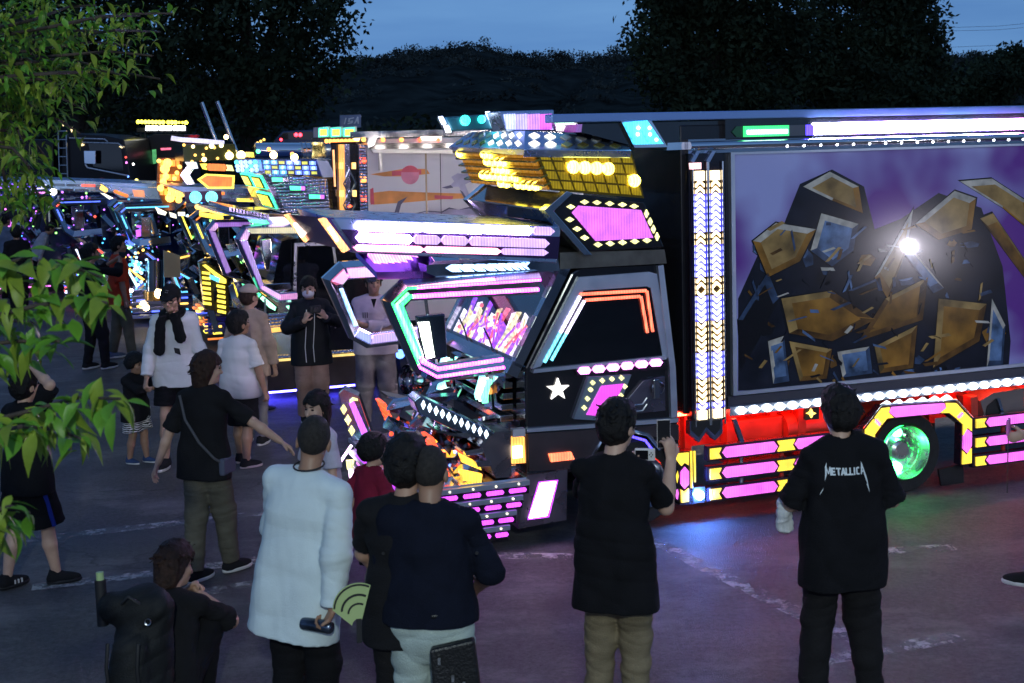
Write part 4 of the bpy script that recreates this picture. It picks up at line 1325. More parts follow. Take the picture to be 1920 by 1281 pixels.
# end piece in front of the guards
T1.plate('guard_end', [(1252, 848), (1300, 846), (1301, 946), (1276, 948), (1262, 880)], -.02, .10, BLACKP)
T1.lens('guard_end_lens', [(1261, 852), (1292, 849), (1292, 873), (1284, 868), (1278, 874)], YELLOW, -.035, .03)
T1.lens('guard_end_lens', [(1277, 886), (1285, 876), (1292, 884), (1292, 908), (1284, 917), (1277, 908)], PINK, -.035, .03)
T1.lens('guard_end_lens', [(1277, 918), (1284, 923), (1292, 916), (1292, 941), (1278, 943)], YELLOW, -.035, .03)
T1.lens('guard_end_lens', [(1268, 893), (1271, 883), (1273, 893), (1270, 906)], YELLOW, -.025, .03)
T1.lens('guard_end_lens', [(1269, 925), (1271, 917), (1273, 925), (1271, 937)], PINK, -.025, .03)
for x in (1296, 1302):
    T1.tube('guard_end_tube', [(x, 846), (x + 1, 915 if x < 1300 else 904)], -.035, .009, YELLOW)
T1.plate('flash_lamp_case', [(1300, 915), (1322, 912), (1322, 942), (1300, 944)], -.02, .06, BLACKM)
MB().ball(T1.q(1312, 929, -.04), .035, 12, 8).build('flash_lamp', lamp_mat('blue white flash', (.10, .26, 1), 520), A_T1, smooth=60)
# wheel arch of lit panels
ao = [(1618, 858), (1619, 805), (1652, 762), (1792, 752), (1823, 785), (1822, 870)]
ai = [(1642, 862), (1641, 815), (1664, 786), (1776, 775), (1803, 797), (1801, 873)]
Ao, Ai = T1.poly(ao, -.02), T1.poly(ai, -.02)
am = MB()
dd = Vector((0, .09, 0))
for k in range(5):
    lo_ = [Ao[k], Ao[k + 1], Ai[k + 1], Ai[k]]
    am.hexa(lo_, [tuple(Vector(p) + dd) for p in lo_])
arch = am.build('wheel_arch', mat('guard bar black'), A_T1)
def onarch(k, t, e): return lerp(lerp(Ao[k], Ao[k + 1], t), lerp(Ai[k], Ai[k + 1], t), e)
def arch_lens(pts, m):
    MB().plate([tuple(Vector(onarch(k, t, e)) + Vector((0, -.014, 0))) for k, t, e in pts], (0, .03, 0)).build('arch_lens', m, arch)
arch_lens([(0, .06, .1), (0, .06, .9), (0, .62, .9), (0, .8, .5), (0, .62, .1)], PINK)
arch_lens([(0, .72, .1), (0, .9, .5), (0, .72, .9), (1, 0, .9), (1, .5, .88), (1, .5, .12), (1, 0, .12)], YELLOW)
arch_lens([(1, .55, .12), (1, .55, .88), (1, .97, .88), (2, .1, .9), (2, .05, .5), (2, .1, .1), (1, .97, .1)], YELLOW)
arch_lens([(2, .07, .5), (2, .13, .1), (2, .84, .1), (2, .9, .5), (2, .84, .9), (2, .13, .9)], PINK)
arch_lens([(2, .87, .1), (2, .92, .5), (2, .87, .9), (3, .05, .9), (3, .5, .88), (3, .5, .12), (3, .05, .1)], YELLOW)
arch_lens([(3, .56, .12), (3, .56, .88), (4, .0, .9), (4, .26, .9), (4, .12, .5), (4, .26, .1), (4, 0, .1)], YELLOW)
arch_lens([(4, .17, .5), (4, .30, .1), (4, .58, .1), (4, .72, .5), (4, .58, .9), (4, .30, .9)], PINK)
arch_lens([(4, .64, .1), (4, .78, .5), (4, .64, .9), (4, .97, .9), (4, .97, .1)], YELLOW)
for k, t in ((1, .52), (3, .53)):
    arch_lens([(k, t - .10, .25), (k, t + .10, .25), (k, t + .10, .78), (k, t - .10, .78)], PINK)
for k in range(6):
    x = 1664 + k * 22.5
    T1.lens('arch_triangle', [(x - 10, 760 - k * 2.2), (x + 2, 752 - k * 2.2), (x + 10, 758.5 - k * 2.2)], lamp_mat('white diamond lamp'), .0, .03)
T1.tube('arch_lip', [(1620, 804), (1653, 760), (1793, 750), (1824, 784)], -.01, .01, CHROME)
grn = lamp_mat('green wheel lamp', (.05, 1, .20), 28)
rw = wheel(T1, (T1.q(1697, 856, .10)[0], .10, .345), .36, mat('rim chrome', (.70, .78, .72), .26, 1.0, rvar=.06), lens=grn)
MB().tube([(.205 * math.cos(a * .2618), .075, .205 * math.sin(a * .2618)) for a in range(24)], .010, 6, closed=True).build('rim_fill_ring', lamp_mat('green rim fill', (.02, 1, .12), 8), rw)  # added glowing ring, hidden behind the lip, to turn the rim greener
T1.box('wheel_well', BLACKM, T1.q(1630, 850, .1)[0], T1.q(1815, 850, .1)[0], .55, .6, .1, .85)
T1.plate('mud_flap', [(1760, 880), (1806, 870), (1807, 905), (1765, 912)], .12, .02, BLACKM)
T1.plate('fender_box', [(1838, 752), (1862, 737), (1920, 728), (1920, 778), (1848, 786)], .10, .4, mat('grey tank paint', (.20, .17, .17), .4, .3))
T1.plate('fender_hollow', [(1848, 782), (1852, 762), (1868, 748), (1876, 779)], .09, .02, BLACKM)
T1.plate('strap_panel', [(1870, 748), (1875, 747), (1884, 778), (1880, 779)], .07, .03, mat('blue chrome'))
T1.plate('red_post', [(1820, 745), (1833, 743), (1834, 782), (1822, 783)], .05, .1, redp)
# the other side's wheels
wheel(T1, (T1.q(1196, 905, .12)[0], WID - .36, .36), .36, CHROME_D)
wheel(T1, (T1.q(1697, 856, .10)[0], WID - .36, .36), .36, CHROME_D)

# the flood lamp off to the right that glints in the glossy picture
pm_ = T1.fr.glob(T1.q(1705, 462, .019))
dv_ = (pm_ - CPOS).normalized()
rf_ = dv_ - 2 * dv_.dot(T1.fr.v) * T1.fr.v
fl_ = pm_ + rf_ * 6.5
pole_lamp('flood_lamp', 'flood lamp on a stand off to the right, glinting in the glossy picture', (fl_.x, fl_.y), fl_.z, tuple(pm_), 70, (.92, .86, 1.0), .07)
# ------------------------------------------------------------------ second lorry: crane-painted box, green lamps, diamond plate
GRP = 'decorated lorries parked in a row'
T2 = Rig('decorated_lorry', G(500, 755), 20.0, 'lorry with green oblong lamps on studded plate and a red sun painted on pale box', group=GRP)
A2 = T2.root
LAV = mat('lavender chrome', (.55, .50, .72), .18, .95, rvar=.08)
def studded_mat():
    m = mat('diamond tread plate', (.62, .60, .74), .2, 1.0)
    n, l = m.node_tree.nodes, m.node_tree.links
    b = n['Principled BSDF']
    tc = n.new('ShaderNodeTexCoord')
    v = n.new('ShaderNodeTexVoronoi')
    v.inputs['Scale'].default_value = 26
    v.inputs['Randomness'].default_value = .25
    l.new(tc.outputs['Object'], v.inputs['Vector'])
    bp = n.new('ShaderNodeBump')
    bp.inputs['Strength'].default_value = 1.0
    bp.inputs['Distance'].default_value = .03
    l.new(v.outputs['Distance'], bp.inputs['Height'])
    l.new(bp.outputs[0], b.inputs['Normal'])
    return m
TREAD = studded_mat()
W2 = 1.85
def extr(rig, name, pts, w0, w1, m, bevel=.0):
    a = rig.poly(pts, w0)
    b = [(p[0], w1, p[2]) for p in a]
    return MB().hexa(a, b).build(name, m, rig.root, bevel=bevel)
extr(T2, 'cab', [(548, 560), (560, 440), (690, 436), (712, 560), (716, 690), (545, 700)], .06, W2, BLACKP, .01)
T2.plate('door_glass', [(556, 540), (560, 462), (622, 460), (632, 520), (634, 545)], .04, .03, GLASS_D)
for pts in ([(552, 456), (624, 454), (624, 460), (556, 462)], [(622, 456), (627, 456), (638, 540), (633, 540)], [(552, 456), (557, 460), (556, 545), (550, 545)]):
    T2.plate('window_frame', pts, .02, .04, STEEL)
# forward stays
o2 = [(575, 418), (458, 423), (442, 449), (485, 545), (523, 569), (558, 567)]
i2 = [(575, 440), (470, 440), (466, 451), (496, 535), (527, 551), (558, 548)]
lt = lambda n_, c_=(1, 1, 1), e_=1.3: lamp_mat(n_, c_, e_)
hoop(T2, T2.poly(o2, -.1), T2.poly(i2, -.1), -.1, .13, LAV, [(.62, [(0, .5, lt('straw tube', (1, .85, .35))), (.5, 1.0, lt('mint tube')), (1.0, 1.95, lt('lilac tube')), (2.0, 2.4, lt('mint tube')), (2.5, 3.8, lt('violet stay tube', (.6, .25, 1))), (4.0, 5, lt('pink stay tube', (1, .3, .85)))])], faces=((0, sl('straw stay reflection', (.9, .8, .35), .45)), (1, sl('orchid stay reflection', (.85, .45, .9), .6)), (2, sl('violet stay reflection', (.5, .22, .85), .45)), (3, sl('orchid stay reflection', (1, 1, 1), 1)), (4, sl('magenta stay reflection', (.9, .25, .7), .5))))  # stay faces glow faintly to imitate violet reflections
o3 = [(470, 412), (401, 413), (386, 431), (420, 517), (463, 533), (470, 534)]
i3 = [(470, 426), (411, 427), (405, 434), (436, 510), (463, 527), (470, 528)]
hoop(T2, T2.poly(o3, 1.3), T2.poly(i3, 1.3), 1.3, .13, LAV, [(.6, [(0, 1.2, lt('violet stay tube')), (2.1, 2.6, lt('violet stay tube')), (2.65, 2.85, lt('pink hot tube', (1, .3, 1), 4))])], faces=((0, sl('violet stay reflection', (1, 1, 1), 1)), (1, sl('orchid stay reflection', (1, 1, 1), 1)), (2, sl('violet stay reflection', (1, 1, 1), 1))))
T2.plate('mirror', [(490, 450), (508, 447), (510, 475), (505, 510), (500, 508), (491, 470)], .0, .1, CHROME, bevel=.01)
T2.plate('mirror', [(425, 460), (440, 457), (444, 470), (432, 474)], 1.3, .1, CHROME_D)
T2.plate('dash_shelf', [(498, 533), (545, 530), (550, 542), (520, 552), (502, 545)], .1, .5, CHROME_D, bevel=.01)
extr(T2, 'windscreen', [(512, 530), (528, 452), (560, 446), (548, 560)], .12, W2 - .1, GLASS_D)
# visor slab over the cab
extr(T2, 'roof_visor', [(398, 396), (520, 412), (700, 425), (700, 438), (522, 426), (432, 404)], .0, W2, mat('visor chrome'), .01)
for k in range(12):
    t = k / 11
    a = T2.q(432 + 70 * t, 397 + 13 * t, -.01)
    MB().box(a[0] - .012, a[0] + .012, -.02, W2, a[2] + .0, a[2] + .05).build('visor_rib', CHROME_D, A2)
T2.plate('visor_under_lamp', [(470, 412), (500, 413), (506, 421), (476, 419)], .0, .3, lt('green under lamp', (.1, 1, .4), 1.6))
T2.plate('visor_mesh_lamp', [(505, 408), (532, 407), (545, 418), (515, 420)], -.03, .05, lt('pale pink mesh', (1, .8, .9), 1.5))
# green lit bumper wing and lamp
T2.plate('bumper_wing', [(448, 528), (470, 532), (522, 576), (520, 588), (462, 572)], .1, .5, BLACKP, bevel=.01)
grl = lt('green wing lens', (.08, .9, .35), 1.5)
T2.lens('wing_lens', [(453, 532), (469, 536), (490, 552), (486, 558), (466, 552)], grl, .08, .04)
T2.lens('wing_lens', [(488, 560), (493, 555), (518, 576), (516, 583), (505, 577)], lt('pale green lens', (.35, 1, .6), 2), .08, .04)
T2.lens('wing_lens', [(537, 575), (560, 571), (562, 580), (545, 584)], lt('pale green lens'), .08, .05)
extr(T2, 'mesh_platform', [(474, 590), (548, 586), (548, 612), (490, 617)], .05, W2 - .1, TREAD)
T2.plate('platform_lamp', [(487, 618), (530, 613), (528, 622), (490, 626)], .03, .1, lt('amber dim bar', (1, .55, .1), .8))
# bumper
q0 = T2.q(500, 700, 0)
T2.box('bumper', mat('dark metallic paint'), .02, 1.1, .03, W2, .12, .52, bevel=.01)
T2.box('bumper_top', TREAD, .0, 1.15, .0, W2 + .03, .521, .56)
T2.box('bumper_trim', lt('amber trim', (1, .7, .2), .8), .0, 1.15, -.01, .03, .48, .505)
for k in range(4):
    T2.box('bumper_bar', STEEL, -.02, .0, .02, W2, .16 + k * .09, .19 + k * .09)
for k in range(3):
    MB().lathe([(.001, -.02), (.05, -.015), (.06, .02)], (1.25 + .2 * k, -.02, .45), (0, 1, 0), 10).build('marker_lamp', lt('blue marker', (.1, .25, 1), 3), A2)
T2.box('underglow_strip', lamp_mat('blue underglow led', (.06, .05, 1), 30), -.05, 1.3, .10, .13, .085, .105)
T2.box('underglow_strip', lamp_mat('blue underglow led'), .05, .08, .2, W2, .085, .105)
T2.box('underglow_rail', BLACKM, -.05, 1.3, .12, .2, .105, .13)
T2.tube('guide_pole', [(497, 560), (499, 750)], -.35, .012, STEEL)
MB().lathe([(.11, 0), (.11, .015), (.02, .03), (.001, .03)], (T2.q(499, 750, -.35)[0], -.35, 0), (0, 0, 1), 12).build('pole_foot', RUBBER, A2)
wheel(T2, (2.0, .1, .36), .36, CHROME_D)
wheel(T2, (4.6, .1, .36), .36, CHROME_D)
wheel(T2, (2.0, W2 - .3, .36), .36, CHROME_D)
wheel(T2, (4.6, W2 - .3, .36), .36, CHROME_D)
# cab-top deck with tread plate and lamps
extr(T2, 'roof_deck', [(493, 324), (613, 336), (620, 404), (526, 398)], .03, W2, TREAD)
extr(T2, 'deck_bank', [(489, 300), (594, 298), (606, 331), (493, 324)], .03, W2, mat('indigo shell', (.06, .10, .25), .2, .7))
for k in range(7):
    for r_ in range(3):
        x, y = 499 + k * 14.5 + r_ * 1.6, 304.5 + r_ * 9.2 + k * .25
        if (k + r_) % 3 != 2:
            T2.lens('bank_cell', [(x - 6, y - 3.6), (x + 6, y - 3.6), (x + 6.5, y + 3.6), (x - 5.5, y + 3.6)], lt('blue cell', (.15, .25, 1), .9) if k > 2 else lt('teal cell', (.1, .45, .8), .6), .015, .03)
            MB().ball(T2.q(x, y, .0), .022, 8, 5).build('bank_bulb', lt('blue white bulb', (.22, .40, 1), 2.4), A2)
        else:
            T2.lens('bank_cell', [(x - 5, y - 2.6), (x + 5, y - 2.6), (x + 5.5, y + 2.6), (x - 4.5, y + 2.6)], lt('olive cell', (.8, .75, .05), .5), .015, .03)
for k, (x, y) in enumerate(((524, 337), (558, 353), (594, 369))):
    T2.plate('oblong_lamp_case', [(x - 17, y - 6), (x + 17, y - 5), (x + 18, y + 6), (x - 16, y + 6)], .0, .06, CHROME_D, bevel=.012)
    T2.lens('oblong_lamp', [(x - 14, y - 4), (x + 6, y - 3.5), (x + 6, y + 4), (x - 13, y + 4)], lt('green oblong', (.05, .85, .35), 1.5), -.02, .03)
    T2.lens('oblong_lamp_window', [(x + 7, y - 3.5), (x + 14, y - 3), (x + 14, y + 4), (x + 7, y + 4)], VIOLET if k else CHROME, -.015, .03)
fa, fb = T2.q(491, 326, .03), T2.q(526, 396, .03)
c2 = [(fa[0], W2, fa[2]), fa, fb, (fb[0], W2, fb[2])]
MB().hexa(c2, [tuple(Vector(p) + Vector((.06, 0, 0))) for p in c2]).build('deck_front', BLACKP, A2)
gsig, ysig = lt('green sign border', (.05, .95, .45), 1.5), lt('yellow sign stroke', (1, .72, .05), 1.6)
for (u0, u1, v0, v1) in ((.06, .46, .06, .42), (.52, .94, .06, .42), (.40, .94, .54, .95)):
    lens_on('sign_border', c2, u0, u1, v0, v1, gsig, A2, .015, (-1, 0, 0))
    lens_on('sign_field', c2, u0 + .035, u1 - .035, v0 + .03, v1 - .03, BLACKM, A2, .022, (-1, 0, 0))
    for j in range(4):
        a = u0 + .07 + j * (u1 - u0 - .13) / 4
        lens_on('sign_stroke', c2, a, a + (u1 - u0 - .13) / 4 * .62, v0 + .06, v1 - .06, ysig, A2, .03, (-1, 0, 0))
bk = [T2.q(440, 300, W2 * .7), T2.q(489, 300, .03), T2.q(493, 324, .03), T2.q(445, 324, W2 * .7)]
for k in range(5):
    for r_ in range(3):
        p = quadpt(bk, .12 + k * .18, .18 + r_ * .3)
        MB().ball((p[0] - .02, p[1], p[2]), .028, 8, 5).build('bank_bulb', lt('blue white bulb') if (k + r_) % 4 else lt('cyan bulb', (.06, .5, 1), 2.5), A2)
MB().tube([T2.q(478, 282, .9), T2.q(583, 282, .9)], .095, 14).build('roof_tank', CHROME, A2, smooth=40)
for x in (563, 571, 580):
    MB().tube([T2.q(x, 282, .9), T2.q(x + 2.5, 282, .9)], .102, 14).build('tank_strap', STEEL, A2, smooth=40)
for x, y, m in ((513, 291, 'p'), (552, 295, 'p'), (504, 280, 'o'), (484, 284, 'g'), (548, 289, 'o')):
    MB().ball(T2.q(x, y, .0), .045 if m == 'p' else .025, 10, 6).build('roof_lamp', {'p': lt('straw flash', (1, .78, .30), 7), 'o': ORANGE_L, 'g': GREEN_L}[m], A2, smooth=60)
T2.plate('fairing', [(594, 300), (615, 302), (630, 332), (605, 333)], .0, 1.7, mat('pale blue fairing', (.72, .78, .92), .2, .5, coat=.3))
T2.tube('marker_rod', [(625, 281), (628, 350)], .0, .012, lt('orange rod', (1, .45, .15), 1))
# box body with the painted side
S2 = T2.q(690, 330, 0)[0]
zb2, zt2 = .85, 3.08
T2.box('box_body', mat('pale box paint', (.62, .58, .60), .35, 0, coat=.2, noise=.04, nscale=2), S2, 6.6, .03, W2 + .05, zb2, zt2)
T2.box('box_shoulder', BLACKP, S2 - .42, S2, .10, W2, zb2, zt2 - .02)
for x0, x1, m in ((636.5, 645.5, lt('orange post lens', (1, .45, .07), .7)), (646, 655.5, LAV), (656, 672, BLACKP)):
    T2.plate('post', [(x0, 271), (x1, 271), (x1 + 2.5, 408), (x0 + 2.5, 408)], .02, .06, m)
for y0, m in ((325, CHROME), (365, CHROME_D)):
    dia = T2.poly([(643, y0 + 20), (656, y0 - 8), (669, y0 + 20), (656, y0 + 48)], -.01)
    dib = T2.poly([(646, y0 + 20), (656, y0 - 2), (666, y0 + 20), (656, y0 + 42)], -.01)
    mb = MB().ring(dia, dib, (0, .03, 0))
    mb.build('post_diamond', m, A2)
for x, y in ((640, 311), (664, 311), (641, 363), (665, 363)):
    T2.plate('post_lamp', [(x - 3.5, y - 6), (x + 3.5, y - 6), (x + 3.5, y + 6), (x - 3.5, y + 6)], -.02, .05, lt('warm post lamp', (1, .55, .14), 1.4))
T2.lens('post_mark', [(652, 388), (657, 384), (661, 387), (656, 390)], RED_L, -.0, .02)
T2.plate('stud_strip', [(673, 271), (688, 269), (691, 408), (676, 410)], -.005, .05, TREAD)
for y, m in ((302, RED_L), (338, ORANGE_L), (374, RED_L)):
    T2.lens('strip_lamp', [(679, y - 2), (687, y - 2), (687, y + 2), (679, y + 2)], m, -.03, .04)
T2.box('top_rail', CHROME, S2 - .2, 6.6, -.01, .05, zt2 + .02, zt2 + .10)
for k, x in enumerate((682, 718, 753, 787, 822)):
    MB().ball(T2.q(x, 262 + k * .1, -.03), .028, 8, 5).build('rail_lamp', ORANGE_L if k < 3 else RED_L, A2)
T2.lens('rail_screen', [(790, 256), (828, 256), (828, 263), (790, 263)], lt('warm rail screen', (1, .9, .8), 1.8), -.03, .03)
T2.plate('rail_trim', [(694, 269), (880, 268), (880, 277), (694, 280)], -.005, .04, BLACKP)
T2.plate('corner_bracket', [(688, 262), (696, 256), (708, 256), (700, 274), (690, 277)], -.03, .05, CHROME)
T2.plate('awning_bar', [(696, 280), (850, 282), (850, 288), (700, 287)], -.05, .06, mat('satin bar', (.70, .68, .62), .3, .6))
T2.plate('bar_stay', [(710, 287), (716, 287), (717, 320), (712, 320)], -.04, .05, mat('satin bar'))
for x in (797, 825):
    T2.plate('panel_seam', [(x, 288), (x + (3 if x < 800 else 1), 288), (x + (5 if x < 800 else 3), 410), (x + 2, 410)], .022, .03, mat('seam bronze', (.4, .3, .2), .4, .6) if x < 800 else BLACKM)
prn = {k: mat('box print ' + k, c, .4, noise=.35, nscale=3) for k, c in dict(red=(.62, .08, .12), rose=(.66, .20, .30), orange=(.72, .26, .06), pale=(.72, .40, .16), grey=(.30, .27, .36), ink=(.10, .09, .15), mist=(.42, .38, .52)).items()}
def print2(pts, k, lay=1):
    MB().plate(T2.poly(pts, .03 - .004 * lay), (0, .004, 0)).build('box_print', prn[k], A2)
print2([(694, 327), (725, 322), (760, 316), (800, 317), (806, 326), (760, 331), (720, 331)], 'orange')
print2([(735, 321), (790, 318), (790, 327), (735, 330)], 'red', 2)
print2([(769 + 17 * math.cos(a * math.pi / 9), 328 + 18 * math.sin(a * math.pi / 9)) for a in range(18)], 'rose', 3)
print2([(769 + 16 * math.cos(a * math.pi / 9), 323 + 12 * math.sin(a * math.pi / 9)) for a in range(9, 19)], 'red', 4)
print2([(694, 362), (730, 358), (800, 361), (905, 364), (905, 371), (830, 374), (760, 380), (700, 384), (694, 380)], 'orange')
print2([(694, 355), (700, 352), (702, 383), (695, 384)], 'red', 2)
print2([(815, 366), (850, 368), (848, 374), (815, 373)], 'red', 2)
print2([(850, 291), (884, 291), (884, 297), (858, 296)], 'pale')
for pts in ([(828, 351), (845, 347), (852, 340), (846, 332), (858, 325), (870, 327), (884, 322), (905, 318), (905, 327), (884, 330), (905, 336), (905, 340), (882, 341), (872, 346), (880, 365), (888, 386), (878, 380), (868, 362), (860, 350), (846, 351)],):
    print2(pts, 'mist', 2)
for pts in ([(828, 352), (845, 347), (850, 352), (838, 354)], [(862, 356), (868, 360), (884, 388), (876, 382)], [(880, 340), (905, 337), (905, 341), (886, 343)], [(878, 321), (892, 318), (892, 322), (880, 325)],
            [(740, 398), (746, 378), (758, 372), (764, 369), (752, 384), (748, 399)]):
    print2(pts, 'ink', 3)
print2([(765, 404), (800, 396), (830, 398), (842, 390), (860, 394), (880, 389), (905, 397), (905, 408), (765, 408)], 'mist', 1)
for pts in ([(770, 402), (800, 395), (828, 397), (842, 389), (860, 393), (842, 392), (829, 399), (800, 397), (772, 404)], [(858, 394), (880, 388), (905, 396), (905, 399), (880, 391)]):
    print2(pts, 'ink', 2)
T2.plate('low_trim', [(716, 400), (790, 405), (790, 409), (716, 404)], -.01, .03, mat('indigo shell'))
# lettered sign boxes and plate on the roof
for x0, x1 in ((598, 615), (621, 639), (645, 665)):
    T2.plate('sign_box', [(x0 - 1, 239), (x1 + 4, 237), (x1 + 4, 257), (x0 - 1, 259)], .25, .3, mat('pale violet box', (.45, .42, .55), .4))
    T2.lens('sign_border', [(x0, 240.5), (x1, 239), (x1, 256), (x0, 257.5)], gsig, .22, .03)
    T2.lens('sign_field', [(x0 + 2, 243), (x1 - 2, 242), (x1 - 2, 253.5), (x0 + 2, 254.5)], lt('dark amber field', (.5, .3, .0), .5), .21, .03)
    n_ = 4
    for j in range(n_):
        a = x0 + 2.5 + j * (x1 - x0 - 5) / n_
        T2.lens('sign_stroke', [(a, 243.5), (a + 2.4, 243.4), (a + 2.4, 254), (a, 254.2)], ysig, .20, .02)
    T2.lens('sign_stroke', [(x0 + 3, 248), (x1 - 3, 247.4), (x1 - 3, 249.2), (x0 + 3, 249.8)], ysig, .198, .02)
T2.plate('name_board', [(638, 216), (677, 215), (677, 239), (638, 240)], .9, .04, mat('blue grey board', (.06, .10, .20), .4))
T2.plate('sign_rail', [(596, 258), (672, 256), (672, 262), (596, 264)], .2, .4, BLACKM)
for k in range(9):
    MB().ball(T2.q(612 + k * 7.2, 265 - k * .1, .15), .026, 8, 5).build('sign_bulb', ORANGE_L, A2)
MB().ball(T2.q(669, 258, .1), .04, 8, 6).build('sign_bulb', lt('straw flash'), A2)
# raised letters ISA on the board
for k, pts in enumerate(([[(645, 233), (648, 221), (650, 221), (647, 233)]], [[(653, 233), (661, 231), (662, 226), (656, 227), (656, 224), (664, 222), (664, 220), (654, 222), (653, 229), (659, 228), (659, 229), (652, 231)]],
                          [[(664, 232), (670, 219), (672, 219), (673, 232), (671, 232), (670.6, 228), (667.6, 228), (666, 232)]])):
    for p in pts:
        T2.plate('board_letter', p, .885, .02, mat('board letter grey', (.32, .38, .46), .4))

# ------------------------------------------------------------------ lorries further along the row
def far_lorry(org, deg, label, th, seed, bank=False):
    rg = Rig('decorated_lorry', org, deg, label, group=GRP)
    rt = rg.root
    r_ = random.Random(seed)
    W_ = 1.9
    body, ch, l1, l2, l3 = th
    # cab and box
    MB().hexa([(.85, .06, .55), (1.2, .06, 2.05), (2.05, .06, 2.07), (2.1, .06, .55)], [(.85, W_ - .06, .55), (1.2, W_ - .06, 2.05), (2.05, W_ - .06, 2.07), (2.1, W_ - .06, .55)]).build('cab', body, rt, bevel=.01)
    rg.box('box_body', body, 2.25, 7.0, .03, W_ + .03, .85, 3.0 if bank else 2.05, bevel=.01)
    MB().plate([(.93, .1, 1.3), (1.13, .1, 1.98), (1.13, W_ - .1, 1.98), (.93, W_ - .1, 1.3)], (-.03, 0, .008)).build('windscreen', GLASS_D, rt)
    rg.box('door_glass', GLASS_D, 1.25, 1.9, .04, .07, 1.35, 1.9)
    rg.box('window_frame', STEEL, 1.22, 1.93, .05, .065, 1.32, 1.93)
    # stays
    base = [(s + 2.12, w, z) for s, w, z in ho]
    bin_ = [(s + 2.12, w, z) for s, w, z in hi]
    for w0 in (-.12, W_ - .15):
        a = [(s, w0, z + r_.uniform(-.02, .02)) for s, w, z in base]
        b = [(s, w0, z) for s, w, z in bin_]
        hoop(rg, a, b, w0, .12, ch, [(.6, [(.3, 1.0, l1), (1.1, 1.9, l2), (2.1, 2.6, l1)] if r_.random() < .6 else [(1.9, 2.9, l1), (3.2, 4.6, l2)])])
        c0 = (.25, w0 + .03, 1.68)
        rg.box('mirror', ch, c0[0] - .06, c0[0] + .1, w0 + .02, w0 + .1, c0[2] - .18, c0[2] + .16, bevel=.01)
    # visor
    va_ = [(-.5, -.02, 2.46), (1.25, -.02, 2.34), (1.25, -.02, 2.12), (-.05, -.02, 2.22)]
    MB().hexa(va_, [(p[0], W_, p[2]) for p in va_]).build('roof_visor', mat('visor chrome'), rt, bevel=.01)
    for r2 in range(2):
        z0 = 2.37 - r2 * .10
        n_ = 5
        for k in range(n_):
            s0 = -.2 + .15 * r2 + k * .27
            MB().plate([(s0, -.05, z0 - k * .018), (s0 + .24, -.05, z0 - k * .018 - .015), (s0 + .24, -.05, z0 - k * .018 - .06), (s0, -.05, z0 - k * .018 - .045)], (0, .04, 0)).build('visor_lamp', (l1, l2, l3)[r_.randrange(3)] if r_.random() < .6 else CHROME, rt)
    # bulbs along the nose of the visor
    for k in range(7):
        MB().ball((-.3 - .03 * (k % 2), .15 + k * .26, 2.36 - .06 * (k % 2)), .04, 8, 5).build('visor_bulb', l3, rt)
    # deck and bank
    if bank: rg.box('roof_deck', BLACKP, 1.0, 2.1, .0, W_, 2.2, 2.55, bevel=.01)
    if bank: MB().plate([(1.05, -.015, 2.38), (1.22, -.015, 2.50), (2.02, -.015, 2.50), (2.02, -.015, 2.26), (1.22, -.015, 2.26)], (0, .03, 0)).build('deck_lens', l2, rt)
    if bank: rg.box('lamp_bank', CHROME_D, .95, 2.05, .02, W_ - .02, 2.58, 2.92)
    for k in range(7 if bank else 0):
        for r2 in range(3):
            if r_.random() < .7:
                MB().ball((1.04 + k * .15, .0, 2.64 + r2 * .11), .038, 8, 5).build('bank_bulb', l3 if r_.random() < .6 else l1, rt)
            if r_.random() < .7:
                MB().ball((.94, .15 + k * .27, 2.64 + r2 * .11), .042, 8, 5).build('bank_bulb', l3 if r_.random() < .6 else l1, rt)
    # bumper with lit slats, horns and shards
    rg.box('bumper', CHROME_D, .0, 1.0, .03, W_ - .03, .2, .62, bevel=.01)
    for k in range(4):
        z = .58 - .1 * k
        rg.box('bumper_slat', ch, -.05, 1.0, -.03, .05, z - .02, z + .02)
        for j in range(4):
            if r_.random() < .55: rg.box('slot_lamp', (l1, l2, l3)[(j + k) % 3], .07 + j * .24, .20 + j * .24, -.015, .03, z - .062, z - .04)
            if r_.random() < .55: rg.box('slot_lamp', (l1, l2, l3)[(j * 2 + k) % 3], -.03, .0, .15 + j * .45, .38 + j * .45, z - .062, z - .04)
    for k in range(10):
        s0, w0, z0 = r_.uniform(-.1, .8), r_.choice((.0, W_ - .3, r_.uniform(.2, 1.5))), r_.uniform(.6, 1.15)
        L, a = r_.uniform(.2, .5), r_.uniform(.5, 1.2)
        dx, dz = L * math.cos(a), -L * math.sin(a)
        MB().plate([(s0, w0, z0), (s0 + .05, w0, z0 + .05), (s0 + dx + .06, w0, z0 + dz + .03), (s0 + dx, w0, z0 + dz)], (0, .12, 0)).build('bumper_shard', (ch, CHROME, BLACKP)[k % 3], rt)
        MB().plate([(s0 + .03, w0 - .02, z0), (s0 + .06, w0 - .02, z0 + .01), (s0 + dx * .9 + .04, w0 - .02, z0 + dz * .9 + .02), (s0 + dx * .9, w0 - .02, z0 + dz * .9)], (0, .03, 0)).build('shard_lamp', (l1, l2, l3)[k % 3], rt)
    # faceted chrome plates and many small bulbs round the nose
    for k in range(34):
        s0, w0, z0 = r_.uniform(-.15, 1.0), r_.choice((-.06, -.03, r_.uniform(.1, 1.8))), r_.uniform(.55, 2.1)
        dx, dz, tl = r_.uniform(.05, .22), r_.uniform(-.32, .1), r_.uniform(-.10, .10)
        MB().plate([(s0, w0, z0), (s0 + .07, w0 + tl, z0 + .04), (s0 + dx + .07, w0 + tl, z0 + dz), (s0 + dx, w0, z0 + dz - .05)], (.01, .03, .01)).build('chrome_facet', (CHROME, ch, CHROME_D)[k % 3], rt)
